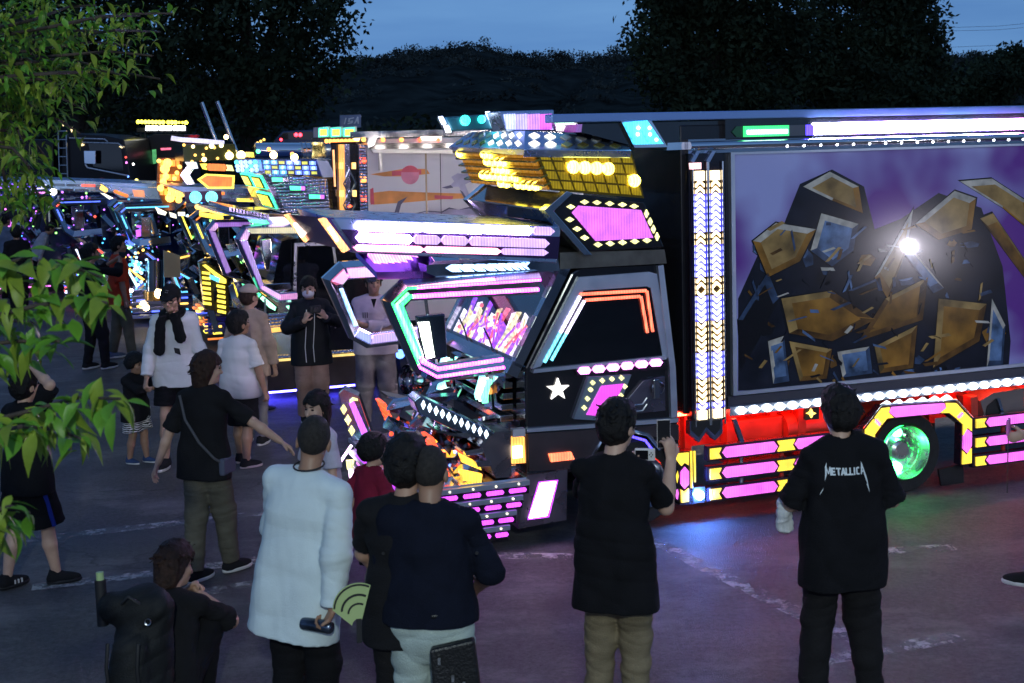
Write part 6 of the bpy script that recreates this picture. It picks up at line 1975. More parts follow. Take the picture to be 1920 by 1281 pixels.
def person(label, loc, face, H, skin=SKIN, h=.006, hc=.008, lean=0, side=0, pz=0, pxy=(0, 0), feet=None, hands=None, poles=None, knees=None,
           head=(0, 0, 0), headk=1.0, build=1.0, shirt=None, sleeve=.5, hem=-.10, loose=.022, pants=None, cuff=1.0, ploose=.012, hair='short',
           hairm=HAIR, shoes=None, toes=(0, 0), curl=(.55, .55), palm=None, hdir=None, hat=False, spread=(0, 0), group=None, seed=1, wr=1.0, tuck=False, shirt_hi=None):
    """loc = ground point; face = turn about z (0 looks along +y, away from the camera)"""
    root = empty('person', (loc[0], loc[1], 0), R(face))
    tag(root, label, 'person', group)
    k = H / 1.72
    b = build
    P = np.array([pxy[0], pxy[1], .93 + pz])
    la, sa = R(lean), R(side)
    up = nrm([math.sin(sa), math.sin(la), math.cos(la) * math.cos(sa)])
    rt = nrm(np.cross([0, 1, 0], up)) if abs(up[1]) < .95 else np.array([1., 0, 0])
    fw_d = np.cross(up, rt)
    if shirt_hi: 
        a = R(shirt_hi)
        rt, fw_d = rt * math.cos(a) + fw_d * math.sin(a), fw_d * math.cos(a) - rt * math.sin(a)
    T = lambda x, y, z: P + rt * x + fw_d * y + up * z
    waist, chest, neck = T(0, 0, .14), T(0, .005, .34), T(0, -.005, .52)
    sh = [T(s * .168 * b, -.01, .452) for s in (-1, 1)]
    # head frame
    yw, pt, tl = [R(a) for a in head]
    hf = nrm(fw_d * math.cos(yw) - rt * math.sin(yw) if True else fw_d)
    hr = nrm(np.cross(hf, up))
    hf2 = nrm(hf * math.cos(pt) - up * math.sin(pt))
    hu = nrm(np.cross(hr, hf2))
    hr2 = nrm(hr * math.cos(tl) + hu * math.sin(tl))
    hu2 = np.cross(hr2, hf2)
    HM = np.stack([hr2, hf2, hu2], 1)
    hc_ = neck + up * .07 + hf2 * .03 + hu2 * .085 * headk
    hp = lambda x, y, z: hc_ + (hr2 * x + hf2 * y + hu2 * z) * headk
    ft = feet or [(-.10, 0, 0), (.10, 0, 0)]
    hips = [P + np.array([s * .085 * b, 0, -.03]) for s in (-1, 1)]
    ank, kne = [], []
    for i in (0, 1):
        f = np.array(ft[i], float) + np.array([0, 0, .085])
        kp = (knees[i] if knees else (0, 1, 0))
        kk, aa = ik(hips[i], f, .412, .412, kp)
        kne.append(kk)
        ank.append(aa)
    hd = hands or [(-.27, .04, .80), (.27, .04, .80)]
    wri, elb = [], []
    for i in (0, 1):
        t = hd[i]
        if t is None: t = ((-.27, .27)[i], .04, .80)
        t = np.array(t, float)
        pl_ = (poles[i] if poles and poles[i] is not None else ((-.35, .35)[i], -1, -.1))
        e_, w_ = ik(sh[i], t, .285, .25, pl_)
        elb.append(e_)
        wri.append(w_)
    S_ = lambda v: np.array(v) * k
    allp = np.array([hc_ + [0, 0, .16 * headk], P, *ank, *wri, *elb, *sh, *kne])
    lo, hi = allp.min(0) - [.24, .24, .1], allp.max(0) + .24
    lo[2] = min(lo[2], -.02)
    f = Field(S_(lo), S_(hi), h)
    def cone(F, a, b_, ra, rb, kk=.025, lat=None, flat=1.0): F.cone(S_(a), S_(b_), ra * k, rb * k, kk * k, lat, flat)
    def ell(F, c, r, kk=.02, M=None, sub=False): F.ell(S_(c), S_(r), kk * k, M, sub)
    # ---- body, one continuous surface
    tk_ = .86 if shirt else 1.0
    lk = .76 if (pants and cuff > .6) else 1.0
    uk = .84 if pants else 1.0
    ak, fk_ = (.68, .72) if (shirt and sleeve > .7) else ((.68 if shirt else 1.0), 1.0)
    cone(f, P + up * -.02, waist, .125 * b * tk_, .115 * b * tk_, .05, rt, .72)
    cone(f, waist, chest, .115 * b * tk_, .135 * b * tk_, .05, rt, .70)
    cone(f, chest, T(0, 0, .44), .135 * b * tk_, .10 * b * tk_, .05, rt, .68)
    cone(f, sh[0], sh[1], .040 * b, .040 * b, .03)
    cone(f, neck - up * .03, hc_ - hu2 * .04, .055, .050, .03)
    for i in (0, 1):
        cone(f, hips[i], kne[i], .080 * b * uk, .055 * b * lk, .05)
        cone(f, kne[i], kne[i] * .6 + ank[i] * .4 + np.array([0, -.012, 0]), .053 * b * lk, .056 * b * lk, .02)
        cone(f, kne[i] * .6 + ank[i] * .4 + np.array([0, -.012, 0]), ank[i], .056 * b * lk, .036 * b * lk, .02)
        cone(f, sh[i], elb[i], .044 * b * ak, .040 * b * (.9 if fk_ == 1.0 else fk_), .02)
        cone(f, elb[i], elb[i] * .65 + wri[i] * .35, .039 * b * fk_, .039 * b * fk_, .02)
        cone(f, elb[i] * .65 + wri[i] * .35, wri[i], .039 * b * fk_, .026 * b, .02)
        # hand
        d = nrm(wri[i] - elb[i]) if not (hdir and hdir[i] is not None) else nrm(hdir[i])
        n_ = np.array(palm[i], float) if palm and palm[i] is not None else np.array([(1, -1)[i], .15, 0])
        n_ = nrm(n_ - d * (n_ @ d))
        l_ = np.cross(d, n_) * (1, -1)[i]      # towards the thumb
        if not (palm and palm[i] is not None) and l_[1] < 0: l_ = -l_
        kn = wri[i] + d * .085
        cone(f, wri[i], kn, .028, .036, .012, l_, .48)
        for q in range(4):
            off = (1.5 - q) * .019
            L = (.072, .080, .075, .058)[q]
            cb = curl[i] * (1 + .12 * q)
            b0 = kn + l_ * off * .95 - d * .006
            ang = 0
            p0 = b0
            for sgm, fr_ in enumerate((.46, .31, .25)):
                ang += cb * (.75, 1.0, .7)[sgm]
                dr = d * math.cos(ang) + n_ * math.sin(ang) + l_ * (1.5 - q) * .06 * (1 + spread[i])
                p1 = p0 + nrm(dr) * L * fr_
                cone(f, p0, p1, .0092 - .0008 * sgm, .0086 - .001 * sgm, .004)
                p0 = p1
        tb = wri[i] + d * .025 + l_ * .022
        t1 = tb + nrm(l_ * .8 + d * .6 + n_ * .35) * .042
        t2 = t1 + nrm(l_ * .25 + d * .85 + n_ * (.3 + .4 * curl[i])) * .036
        cone(f, tb, t1, .013, .0112, .008)
        cone(f, t1, t2, .0108, .0085, .004)
        # foot
        ty = R(toes[i])
        td = np.array([math.sin(ty), math.cos(ty), 0])
        cone(f, ank[i] - [0, 0, .03], ank[i] + td * .11 - [0, 0, .055], .036, .028, .02)
    # head
    ell(f, hp(0, -.012, .022), np.array([.076, .094, .098]) * headk, .02, HM)
    ell(f, hp(0, .026, -.052), np.array([.056, .066, .068]) * headk, .03, HM)
    ell(f, hp(0, .066, -.090), np.array([.026, .022, .020]) * headk, .025, HM)
    cone(f, hp(0, .082, .008), hp(0, .106, -.030), .010 * headk, .0155 * headk, .012)
    for s in (-1, 1):
        ell(f, hp(s * .078, -.008, -.018), np.array([.011, .024, .033]) * headk, .008, HM)
        ell(f, hp(s * .031, .094, .006), np.array([.019, .014, .012]) * headk, 0, HM, True)
        ell(f, hp(s * .036, .060, -.030), np.array([.026, .024, .022]) * headk, .02, HM)
    cone(f, hp(-.022, .082, -.062), hp(.022, .082, -.062), .009 * headk, .009 * headk, .010)
    body = f.mesh('body', skin, root)
    for s in (-1, 1):
        e_ = Field(S_(hp(s * .031, .078, .006) - .03), S_(hp(s * .031, .078, .006) + .03), .003)
        e_.ell(S_(hp(s * .031, .078, .004)), S_(np.array([.014, .009, .0075]) * headk), 0, HM)
        e_.mesh('eye', EYE, root)
        eb = MB()
        eb.tube([S_(hp(s * .015, .092, .026)), S_(hp(s * .032, .091, .030)), S_(hp(s * .047, .080, .025))], .0036 * k, 5)
        eb.build('eyebrow', hairm, root)
    lp_ = MB()
    lp_.tube([S_(hp(-.022, .084, -.062)), S_(hp(0, .0935, -.059)), S_(hp(.022, .084, -.062))], .0045 * k, 5)
    lp_.build('mouth', LIP, root)
    # ---- shirt
    info = dict(root=root, k=k, sh=sh, elb=elb, wri=wri, hp=hp, HM=HM, P=P, T=T, S=S_, hc=hc_, up=up, rt=rt, fw=fw_d, ank=ank, kne=kne, hips=hips, body=body, neck=neck)
    if shirt:
        f = Field(S_(np.array([lo[0], lo[1], min(P[2] - .35, lo[2] + .3)])), S_(hi), hc)
        g = loose
        hb = P + up * hem
        cone(f, hb - up * .05, waist, .150 * b + g, .140 * b + g, .06, rt, .74)
        for i in (0, 1):
            cone(f, hips[i] + up * .06, hips[i] + up * (hem - .02), .104 * b + g * .35 + ploose * .8, .106 * b + g * .45 + ploose * .9, .06)
        cone(f, waist, chest, .140 * b + g, .152 * b + g * .8, .06, rt, .72)
        cone(f, chest, T(0, -.005, .42), .152 * b + g * .8, .105 * b + g * .4, .05, rt, .70)
        cone(f, sh[0], sh[1], .054 * b + g * .10, .054 * b + g * .10, .05)
        cone(f, sh[0], neck - up * .025, .050, .056, .05)
        cone(f, sh[1], neck - up * .025, .050, .056, .05)
        for i in (0, 1):
            fa = Field(f.lo, f.lo + (f.n - 1) * f.h - 1e-6, hc)
            if sleeve <= .55:
                e1 = sh[i] + (elb[i] - sh[i]) * (sleeve * 2)
                dr = nrm(elb[i] - sh[i])
                cone(fa, sh[i], e1 + dr * .08, .052 * b + g * .12, .060 * b + g * .75, .04)
            else:
                e1 = elb[i] + (wri[i] - elb[i]) * ((sleeve - .5) * 2)
                dr = nrm(wri[i] - elb[i])
                cone(fa, sh[i], elb[i], .052 * b + g * .12, .052 * b + g * .5, .04)
                cone(fa, elb[i], e1 + dr * .06, .050 * b + g * .5, .038 * b + g * .4, .03)
            fa.wrinkle(.007 * wr * k, 26 / k, seed + 5 + i, (.5, .5, 1.2))
            if sleeve <= .55: fa.cut(S_(e1), dr)
            else: fa.cutball(S_(e1), dr, S_(e1 + dr * .08), .15 * k)
            kk_ = .014 * k
            hh_ = np.clip(.5 + .5 * (f.D - fa.D) / kk_, 0, 1)
            f.D = f.D + (fa.D - f.D) * hh_ - kk_ * hh_ * (1 - hh_)
        f.wrinkle(.012 * wr * k, 13 / k, seed, (1, 1, .30), False)
        f.wrinkle(.007 * wr * k, 17 / k, seed + 3, (.5, .5, .9))
        f.wrinkle(.002 * wr * k, 60 / k, seed + 4, (1, 1, .6), False)
        f.cut(S_(hb), -up)
        f.ell(S_(neck + up * .035 + fw_d * .012), S_([.066, .074, .045]), 0, None, True)
        info['shirt'] = f.mesh('shirt', shirt, root)
    # ---- trousers or shorts
    if pants:
        plo, phi = allp.min(0) - .25, allp.max(0) + .25
        phi[2] = max(P[2] + .25, kne[0][2] + .16, kne[1][2] + .16)
        plo[2] = -.02
        f = Field(S_(plo), S_(phi), hc)
        g = ploose
        cone(f, P + up * .06, P - up * .05, .137 * b + g * .5, .140 * b + g, .05, rt, .76)
        for i in (0, 1):
            fa = Field(f.lo, f.lo + (f.n - 1) * f.h - 1e-6, hc)
            if cuff > .6:
                e1 = kne[i] + (ank[i] - kne[i]) * ((cuff - .5) * 2)
                dr = nrm(ank[i] - kne[i])
                cone(fa, hips[i], kne[i], .092 * b + g, .070 * b + g, .045)
                cone(fa, kne[i], e1 + dr * .03, .070 * b + g, .050 * b + g, .03)
            else:
                e1 = hips[i] + (kne[i] - hips[i]) * (cuff * 2)
                dr = nrm(kne[i] - hips[i])
                cone(fa, hips[i], e1 + dr * .08, .092 * b + g * .8, .084 * b + g * 1.3, .03)
            if knees: fa.cutball(S_(e1), dr, S_(e1 + dr * .06), .10 * k)
            else: fa.cut(S_(e1), dr)
            kk_ = .03 * k
            hh_ = np.clip(.5 + .5 * (f.D - fa.D) / kk_, 0, 1)
            f.D = f.D + (fa.D - f.D) * hh_ - kk_ * hh_ * (1 - hh_)
        f.wrinkle(.009 * wr * k, 16 / k, seed + 50, (1, 1, .35), False)
        f.wrinkle(.006 * wr * k, 34 / k, seed + 53, (.3, .3, 1.2))
        if knees: f.cutball(S_(P + up * .10), up, S_(P + up * .26 - fw_d * .05), .20 * k)
        else: f.cut(S_(P + up * .10), up)
        info['pants'] = f.mesh('trousers' if cuff > .6 else 'shorts', pants, root)
    # ---- shoes
    if shoes:
        for i in (0, 1):
            ty = R(toes[i])
            td = np.array([math.sin(ty), math.cos(ty), 0])
            tr = np.array([td[1], -td[0], 0])
            a0 = ank[i] - [0, 0, .085]
            M_ = np.stack([tr, td, [0, 0, 1]], 1)
            lo_, hi_ = np.minimum(a0, a0) - [.2, .2, .03], a0 + [.2, .2, .16]
            f = Field(S_(lo_), S_(hi_), .006)
            ell(f, a0 + td * .055 + [0, 0, .035], (.047, .130, .042), .02, M_)
            cone(f, a0 - td * .03 + [0, 0, .05], a0 - td * .02 + [0, 0, .095], .044, .040, .03)
            cone(f, a0 + td * .02 + [0, 0, .06], a0 + td * .10 + [0, 0, .03], .040, .032, .03)
            f.cut(S_(a0 + [0, 0, .018]), np.array([0, 0, -1.]))
            f.cut(S_(a0 + [0, 0, .115]), np.array([0, 0, 1.]))
            so = f.mesh('shoe', shoes[0], root)
            f = Field(S_(lo_), S_(hi_), .006)
            ell(f, a0 + td * .055 + [0, 0, .018], (.051, .138, .05), .0, M_)
            f.cut(S_(a0 + [0, 0, .030]), np.array([0, 0, 1.]))
            f.cut(S_(a0), np.array([0, 0, -1.]))
            f.mesh('sole', shoes[1], so)
    # ---- hair
    if hair:
        f = Field(S_(hc_ - .27), S_(hc_ + .22), min(hc, .007))
        th = {'buzz': .004, 'short': .016, 'thick': .026, 'bob': .026, 'long': .024, 'bowl': .026}[hair]
        ell(f, hp(0, -.014, .024), (np.array([.077, .095, .099]) + th) * headk, .02, HM)
        if hair in ('short', 'thick'):
            ell(f, hp(0, -.05, -.02), (np.array([.066, .055, .07]) + th * .8) * headk, .03, HM)
            ell(f, hp(0, .03, .085), (np.array([.05, .055, .035]) + th * .3) * headk, .03, HM)
        if hair == 'bob':
            ell(f, hp(0, -.035, -.04), (np.array([.078, .070, .10]) + th * .6) * headk, .03, HM)
        if hair == 'bob':
            cone(f, hp(0, -.035, .0), hp(0, -.040, -.115), .082 * headk, .076 * headk, .03)
        if hair == 'long':
            cone(f, hp(0, -.035, .0), hp(0, -.045, -.20), .080 * headk, .070 * headk, .03)
            ell(f, hp(0, -.03, -.05), (np.array([.078, .075, .11]) + th * .6) * headk, .03, HM)
            for s in (-1, 1):
                cone(f, hp(s * .07, -.0, -.06), hp(s * .085, .01, -.26), .035, .022, .03)
        if hair == 'bowl':
            ell(f, hp(0, -.01, .0), (np.array([.078, .092, .075]) + th) * headk, .03, HM)
        if hair != 'buzz' and not hat:
            hr_ = np.random.RandomState(seed)
            for q in range(90):
                d_ = hr_.normal(size=3)
                d_[2] = abs(d_[2]) * .8 - (.5 if hair in ('bob', 'long') else .15)
                d_ /= np.linalg.norm(d_)
                b0 = np.array([.070, .088, .092]) * d_ + np.array([0, -.014, .024])
                tl_ = np.array([d_[0] * .5 + hr_.normal() * .25, d_[1] * .5 - .25 + hr_.normal() * .25, -.55 + .3 * hr_.normal() + max(0, d_[2]) * .5])
                b1 = b0 + d_ * (th * .8 + .006) + nrm(tl_) * hr_.uniform(.02, .05)
                cone(f, hp(*(b0 + d_ * th * .6)), hp(*b1), .015, .004, .006)
        f.wrinkle((.0018 if hair == 'buzz' else .006) * k, 70 / k, seed + 9, (1, 1, .45))
        if hair != 'buzz': f.wrinkle(.0035 * k, 190 / k, seed + 19, (1, 1, .35))
        ys, zf = {'buzz': (.030, .066), 'short': (.028, .062), 'thick': (.030, .052), 'bob': (.018, .042), 'long': (.022, .046), 'bowl': (.040, .034)}[hair]
        X, Y, Z = f.pts((slice(None),) * 3)
        o_ = S_(hc_)
        X, Y, Z = X - o_[0], Y - o_[1], Z - o_[2]
        yy = (X * hf2[0] + Y * hf2[1] + Z * hf2[2]) / (k * headk)
        zz = (X * hu2[0] + Y * hu2[1] + Z * hu2[2]) / (k * headk)
        xx = (X * hr2[0] + Y * hr2[1] + Z * hr2[2]) / (k * headk)
        side_ = yy - ys - .35 * np.clip(zz, -.3, .1)
        fringe = zf + .012 * np.sin(xx * 60 + seed) - zz
        f.D = np.maximum(f.D, (np.minimum(side_, fringe) * k * headk).astype(np.float32))
        if hat: f.cut(S_(hp(0, 0, .045)), hu2)
        zb_ = {'buzz': -.075, 'short': -.085, 'thick': -.095, 'bob': -.125, 'long': -.30, 'bowl': -.05}[hair]
        f.cut(S_(hp(0, 0, zb_)), -(hu2 * .9 - hf2 * .35))
        if hair in ('short', 'buzz', 'thick'):   # clear the ears
            for s in (-1, 1):
                f.ell(S_(hp(s * .098, .0, -.028)), S_(np.array([.022, .034, .036]) * headk), 0, HM, True)
        info['hair'] = f.mesh('hair', hairm, root)
    return info

def place(px, ytop, H):
    g = G(px, ytop, H)
    return (g.x, g.y)

def part_tube(info, name, pts, r, m, n=8):
    return MB().tube([tuple(np.array(p) * info['k']) for p in pts], r * info['k'], n).build(name, m, info['root'], smooth=60)
# ------------------------------------------------------------------ the people
WHITE_C = cloth('white cotton', (.72, .72, .74), .06, .25)
PALE_C = cloth('pale blue white cotton', (.64, .74, .77), .06, .14)
BLACK_C = cloth('black cotton', (.007, .007, .009))
BLACK_W = cloth('faded black cotton', (.011, .011, .013))
NAVY_C = cloth('dark navy cotton', (.005, .007, .017))
KHAKI_C = cloth('khaki cotton', (.20, .16, .10))
OLIVE_C = cloth('olive grey cotton', (.115, .105, .08))
TEAL_C = cloth('pale grey green denim', (.42, .50, .47))
BEIGE_C = cloth('beige cotton', (.44, .32, .26))
GREY_C = cloth('grey cotton', (.24, .22, .23))
DARK_P = cloth('charcoal cotton', (.013, .012, .013))
LEATHER = mat('black leather', (.012, .012, .013), .35, bump=.3, bscale=80)

# A: pale long-sleeved shirt, drink can in the right hand
pA = person('close-cropped man in a baggy pale blue-white long-sleeved shirt, holding a can', place(548, 784, 1.75), -26, 1.75, SKIN_T, .006, .008, lean=6, side=6, head=(24, 4, 0),
            shirt=PALE_C, sleeve=.98, hem=-.28, loose=.042, pants=BLACK_C, hair='buzz', hairm=HAIR_S, build=1.10, shoes=(SHOE_K, SOLE),
            hands=[(-.12, .30, 1.02), (.27, -.10, .83)], poles=[(-.5, -.6, -.8), (.8, -.9, 0)], palm=[None, (-.6, -.6, .3)], curl=(.6, 1.0), hdir=[None, (-.35, -.25, -.9)], seed=3, wr=1.0)
w = pA['wri'][1]
cn = MB()
c0 = pA['S'](w + np.array([-.06, -.035, -.085]))
cn.lathe([(.001, 0), (.024, .0), (.030, .008), (.032, .02), (.032, .15), (.028, .163), (.026, .165), (.001, .160)], c0 + np.array([.075, 0, .0]), (-1, -.12, .03), 20)
can = cn.build('drink_can', mat('dark printed can', (.07, .09, .13), .25, .8, noise=.6, nscale=14), None, smooth=40)
can.matrix_world = Matrix.LocRotScale(pA['root'].location, pA['root'].rotation_euler, None)
tag(can, 'dark drink can held low beside the pale shirt hem', 'can')
part_tube(pA, 'neck_chain', [pA['neck'] + np.array([.078 * math.cos(a), .0 + .07 * math.sin(a), .035 + .012 * math.sin(a)]) for a in np.linspace(0, 6.28, 22)], .0045, BLACKM)

# B: black tee, behind the navy shirt
pB = person('man in black tee with full dark hair, standing half behind the navy shirt', place(757, 824, 1.73), -8, 1.73, SKIN, .006, .008, head=(-18, 0, 0),
            shirt=BLACK_W, sleeve=.42, hem=-.16, loose=.04, pants=DARK_P, hair='thick', shoes=(SHOE_K, SOLE),
            hands=[(-.17, .30, .98), (.20, .28, 1.02)], poles=[(-1, -.4, -.5), None], seed=5)

# C: navy shirt, pale trousers, leather bag at the hip
pC = person('stout man in dark navy shirt and pale grey-green trousers, black bag at his hip', place(800, 843, 1.70), -4, 1.70, SKIN_T, .006, .008, lean=3, head=(-6, 10, 0), build=1.09,
            shirt=NAVY_C, sleeve=.56, hem=-.02, loose=.036, pants=TEAL_C, hair='buzz', hairm=HAIR_S, shoes=(SHOE_K, SOLE),
            hands=[(-.16, .28, .98), (.20, .26, .98)], poles=[(-.6, -.6, -.8), (.8, -.6, -.8)], seed=7, wr=1.5)
k = pC['k']
bag = MB().plate([pC['S'](p) for p in ((.02, -.185, .86), (.22, -.165, .90), (.25, -.15, .60), (.04, -.19, .56))], (.0, -.06, 0))
bg_ = bag.build('hip_bag', LEATHER, pC['root'], bevel=.012)
for x, z in ((.06, .80), (.12, .72), (.07, .66), (.17, .69)):
    MB().box(x * k, (x + .012) * k, -.262 * k, -.252 * k, z * k, (z + .03) * k).build('bag_stud', STEEL, bg_)
for i in (0, 1):
    MB().lathe([(.001, -.004), (.008, -.004), (.008, .004)], pC['S'](pC['elb'][i] * .5 + pC['sh'][i] * .5 + np.array([0, -.1, 0])), (0, 1, 0), 8).build('sleeve_stud', BLACKM, pC['root'])
blt_ = [pC['P'] + np.array([.165 * 1.1 * math.cos(a), .135 * math.sin(a), .05]) for a in np.linspace(0, 6.28, 24)]
part_tube(pC, 'belt', blt_, .018, LEATHER)

# the green and black folded fan held between them
fan_o = G(672, 1140, 1.02)
fan = empty('hand_fan', (fan_o.x, fan_o.y, 1.02), R(10))
tag(fan, 'pale green and black printed fan between the pale shirt and navy shirt', 'fan')
fl = MB()
n_ = 9
for i in range(n_):
    pass
arc = [(.115 * math.cos(R(60 + 11 * i)), 0, .115 * math.sin(R(60 + 11 * i))) for i in range(12)]
low = [(.03 * math.cos(R(60 + 11 * i)) , 0, -.08 + .03 * math.sin(R(60 + 11 * i))) for i in range(12)]
MB().plate(arc + low[::-1], (0, .006, 0)).build('fan_leaf', mat('pale green card', (.42, .52, .22), .6), fan)
for r_, w_ in ((.112, .008), (.080, .010), (.05, .008)):
    a1 = [(r_ * math.cos(R(62 + 10.5 * i)), -.003, r_ * math.sin(R(62 + 10.5 * i)) - (.115 - r_) * .4) for i in range(12)]
    a2 = [((r_ - w_) * math.cos(R(62 + 10.5 * i)), -.003, (r_ - w_) * math.sin(R(62 + 10.5 * i)) - (.115 - r_) * .4) for i in range(12)]
    MB().plate(a1 + a2[::-1], (0, .004, 0)).build('fan_print', BLACKM, fan)
MB().box(-.012, .012, -.006, .008, -.16, -.05).build('fan_handle', BLACKM, fan)

# D: young man filming, phone and white camera
pD = person('young man in black tee and khaki trousers raising a phone to film', place(1147, 757, 1.74), -16, 1.74, SKIN_P, .006, .008, lean=3, head=(-24, 8, 0),
            shirt=BLACK_C, sleeve=.46, hem=-.26, loose=.05, pants=KHAKI_C, hair='thick', shoes=(SHOE_K, SOLE),
            hands=[(.0, .34, 1.29), (.25, .30, 1.36)], poles=[(-.9, -.2, -1), (.12, -.1, -1)], hdir=[(.4, .5, .6), (-.1, .15, 1)], palm=[(.7, -.3, .5), (-.7, .75, 0)], curl=(.8, .55), seed=11, wr=1.6)
def held(info, name, local, label, cat, rot=0):
    c = info['S'](local)
    o = empty(name, (0, 0, 0))
    o.matrix_world = Matrix.LocRotScale(info['root'].location, info['root'].rotation_euler, None) @ Matrix.Translation(Vector(c)) @ Matrix.Rotation(R(rot), 4, 'Z')
    return tag(o, label, cat)
ph = held(pD, 'phone', pD['wri'][1] + np.array([-.045, .045, .135]), 'black phone in a pale case held up by the filming young man', 'phone', 20)
MB().box(-.037, .037, -.004, .005, -.078, .078).build('phone_case', mat('pale case', (.6, .55, .55), .4), ph, bevel=.004)
MB().box(-.034, .034, -.0062, -.0042, -.074, .074).build('phone_screen', mat('phone glass', (.01, .01, .014), .08), ph)
cm = held(pD, 'compact_camera', pD['wri'][0] + np.array([.10, .02, .085]), 'small white compact camera held below the phone', 'camera', 8)
MB().box(-.055, .055, -.012, .014, -.033, .033).build('camera_body', mat('white camera plastic', (.7, .7, .72), .35), cm, bevel=.006)
MB().box(-.050, .018, -.0145, -.0121, -.025, .025).build('camera_screen', mat('phone glass'), cm)
MB().lathe([(.001, 0), (.024, .0), (.022, .03), (.001, .03)], (0, .014, 0), (0, 1, 0), 16).build('camera_lens', BLACKM, cm, smooth=40)
for dx, dz in ((.034, .012), (.034, -.008), (.026, .002), (.042, .002)):
    MB().box(dx - .003, dx + .003, -.0145, -.0121, dz - .003, dz + .003).build('camera_button', BLACKM, cm)

# E: band tee
pE = person('man in black tee with METALLICA lettering on the back, dark trousers', place(1577, 730, 1.75), 2, 1.75, SKIN_P, .006, .008, head=(6, 3, 0), build=1.02,
            shirt=BLACK_C, sleeve=.50, hem=-.24, loose=.055, pants=DARK_P, ploose=.022, hair='thick', shoes=(SHOE_K, SOLE),
            hands=[(-.12, .24, 1.08), (.14, .24, 1.10)], poles=[(-.75, -.4, -1), (.75, -.4, -1)], feet=[(-.16, 0, 0), (.16, 0, 0)], seed=13, wr=1.6)
tw = Field(pE['S']([-.36, -.02, .90]), pE['S']([-.18, .22, 1.16]), .006)
tw.cone(pE['S']([-.285, .08, 1.10]), pE['S']([-.27, .10, .97]), .045, .038, .02)
tw.cone(pE['S']([-.29, .06, 1.06]), pE['S']([-.30, .09, .98]), .035, .03, .02)
tw.wrinkle(.008, 90, 4)
twl = tw.mesh('towel', cloth('white towel', (.7, .72, .74), .08), None)
twl.matrix_world = Matrix.LocRotScale(pE['root'].location, pE['root'].rotation_euler, None)
tag(twl, 'folded white towel tucked at the elbow of the METALLICA tee', 'towel')
# lettering pressed on the back of the tee
def wrap_print(info, polys, name, m, x0, z0, off=.004):
    ob = info['shirt']
    bvh = BVHTree.FromPolygons([v.co for v in ob.data.vertices], [p.vertices[:] for p in ob.data.polygons])
    for poly in polys:
        bm = bmesh.new()
        vs = [bm.verts.new((x, 0, z)) for x, z in poly]
        fc = bm.faces.new(vs)
        bmesh.ops.triangulate(bm, faces=[fc])
        bmesh.ops.subdivide_edges(bm, edges=bm.edges[:], cuts=2, use_grid_fill=True)
        for v in bm.verts:
            hit = bvh.ray_cast(Vector((x0 + v.co.x, -1.0, z0 + v.co.z)), Vector((0, 1, 0)))
            yy = hit[0].y if hit[0] else -.15
            v.co = (x0 + v.co.x, yy - off, z0 + v.co.z)
        me = bpy.data.meshes.new(name)
        bm.to_mesh(me)
        bm.free()
        me.materials.append(m)
        o = bpy.data.objects.new(name, me)
        COL.objects.link(o)
        o.parent = info['shirt']
def stroke(a, b, w):
    d = Vector((b[0] - a[0], b[1] - a[1])).normalized() * (w / 2)
    n_ = Vector((-d.y, d.x))
    return [(a[0] + n_.x, a[1] + n_.y), (a[0] - n_.x, a[1] - n_.y), (b[0] - n_.x, b[1] - n_.y), (b[0] + n_.x, b[1] + n_.y)]
hL, w_ = .038, .0082
def letter(ch, x):
    s, W_ = [], .021
    if ch == 'E': s = [((0, 0), (0, hL)), ((0, hL - .004), (W_ * .8, hL - .004)), ((0, hL / 2), (W_ * .7, hL / 2)), ((0, .004), (W_ * .8, .004))]
    if ch == 'T': s = [((W_ / 2, 0), (W_ / 2, hL)), ((-.001, hL - .004), (W_ + .001, hL - .004))]
    if ch == 'A': s = [((.001, 0), (W_ / 2, hL)), ((W_ - .001, 0), (W_ / 2, hL)), ((.006, hL * .3), (W_ - .006, hL * .3))]
    if ch == 'L': s = [((0, 0), (0, hL)), ((0, .004), (W_ * .8, .004))]
    if ch == 'I': s = [((.003, 0), (.003, hL))]
    if ch == 'C': s = [((W_ * .85, hL - .004), (.006, hL - .004)), ((.004, hL - .002), (.004, .002)), ((.006, .004), (W_ * .85, .004))]
    return [stroke((a[0] + x, a[1]), (b[0] + x, b[1]), w_) for a, b in s]
polys = []
x = .0
for ch, adv in (('E', .022), ('T', .024), ('A', .025), ('L', .021), ('L', .021), ('I', .0125), ('C', .024)):
    polys += letter(ch, x)
    x += adv
# the spiked first and last letters
polys += [[(-.034, hL + .004), (-.024, hL + .026), (-.026, hL), (-.028, 0), (-.036, 0)], [(-.034, hL + .004), (-.026, hL + .004), (-.018, .012), (-.020, .004)], [(-.020, .010), (-.012, hL + .004), (-.006, hL + .004), (-.016, .006)], [(-.012, hL), (-.004, hL), (-.004, 0), (-.011, 0)],
          [(-.036, .004), (-.028, .002), (-.040, -.030)],
          [(x + .001, 0), (x + .008, 0), (x + .016, hL + .006), (x + .008, hL + .026)], [(x + .008, hL + .026), (x + .017, hL), (x + .030, -.002), (x + .020, .0)], [(x + .006, hL * .28), (x + .020, hL * .28), (x + .018, hL * .46), (x + .008, hL * .46)],
          [(x + .019, .002), (x + .031, -.004), (x + .050, -.10), (x + .030, -.052), (x + .034, -.048)],
          [(-.060, -.088), (-.048, -.064), (-.050, -.078), (-.064, -.106)]]
wrap_print(pE, polys, 'back_print', cloth('white print', (.68, .74, .76), .05, .1), -.085, 1.325)

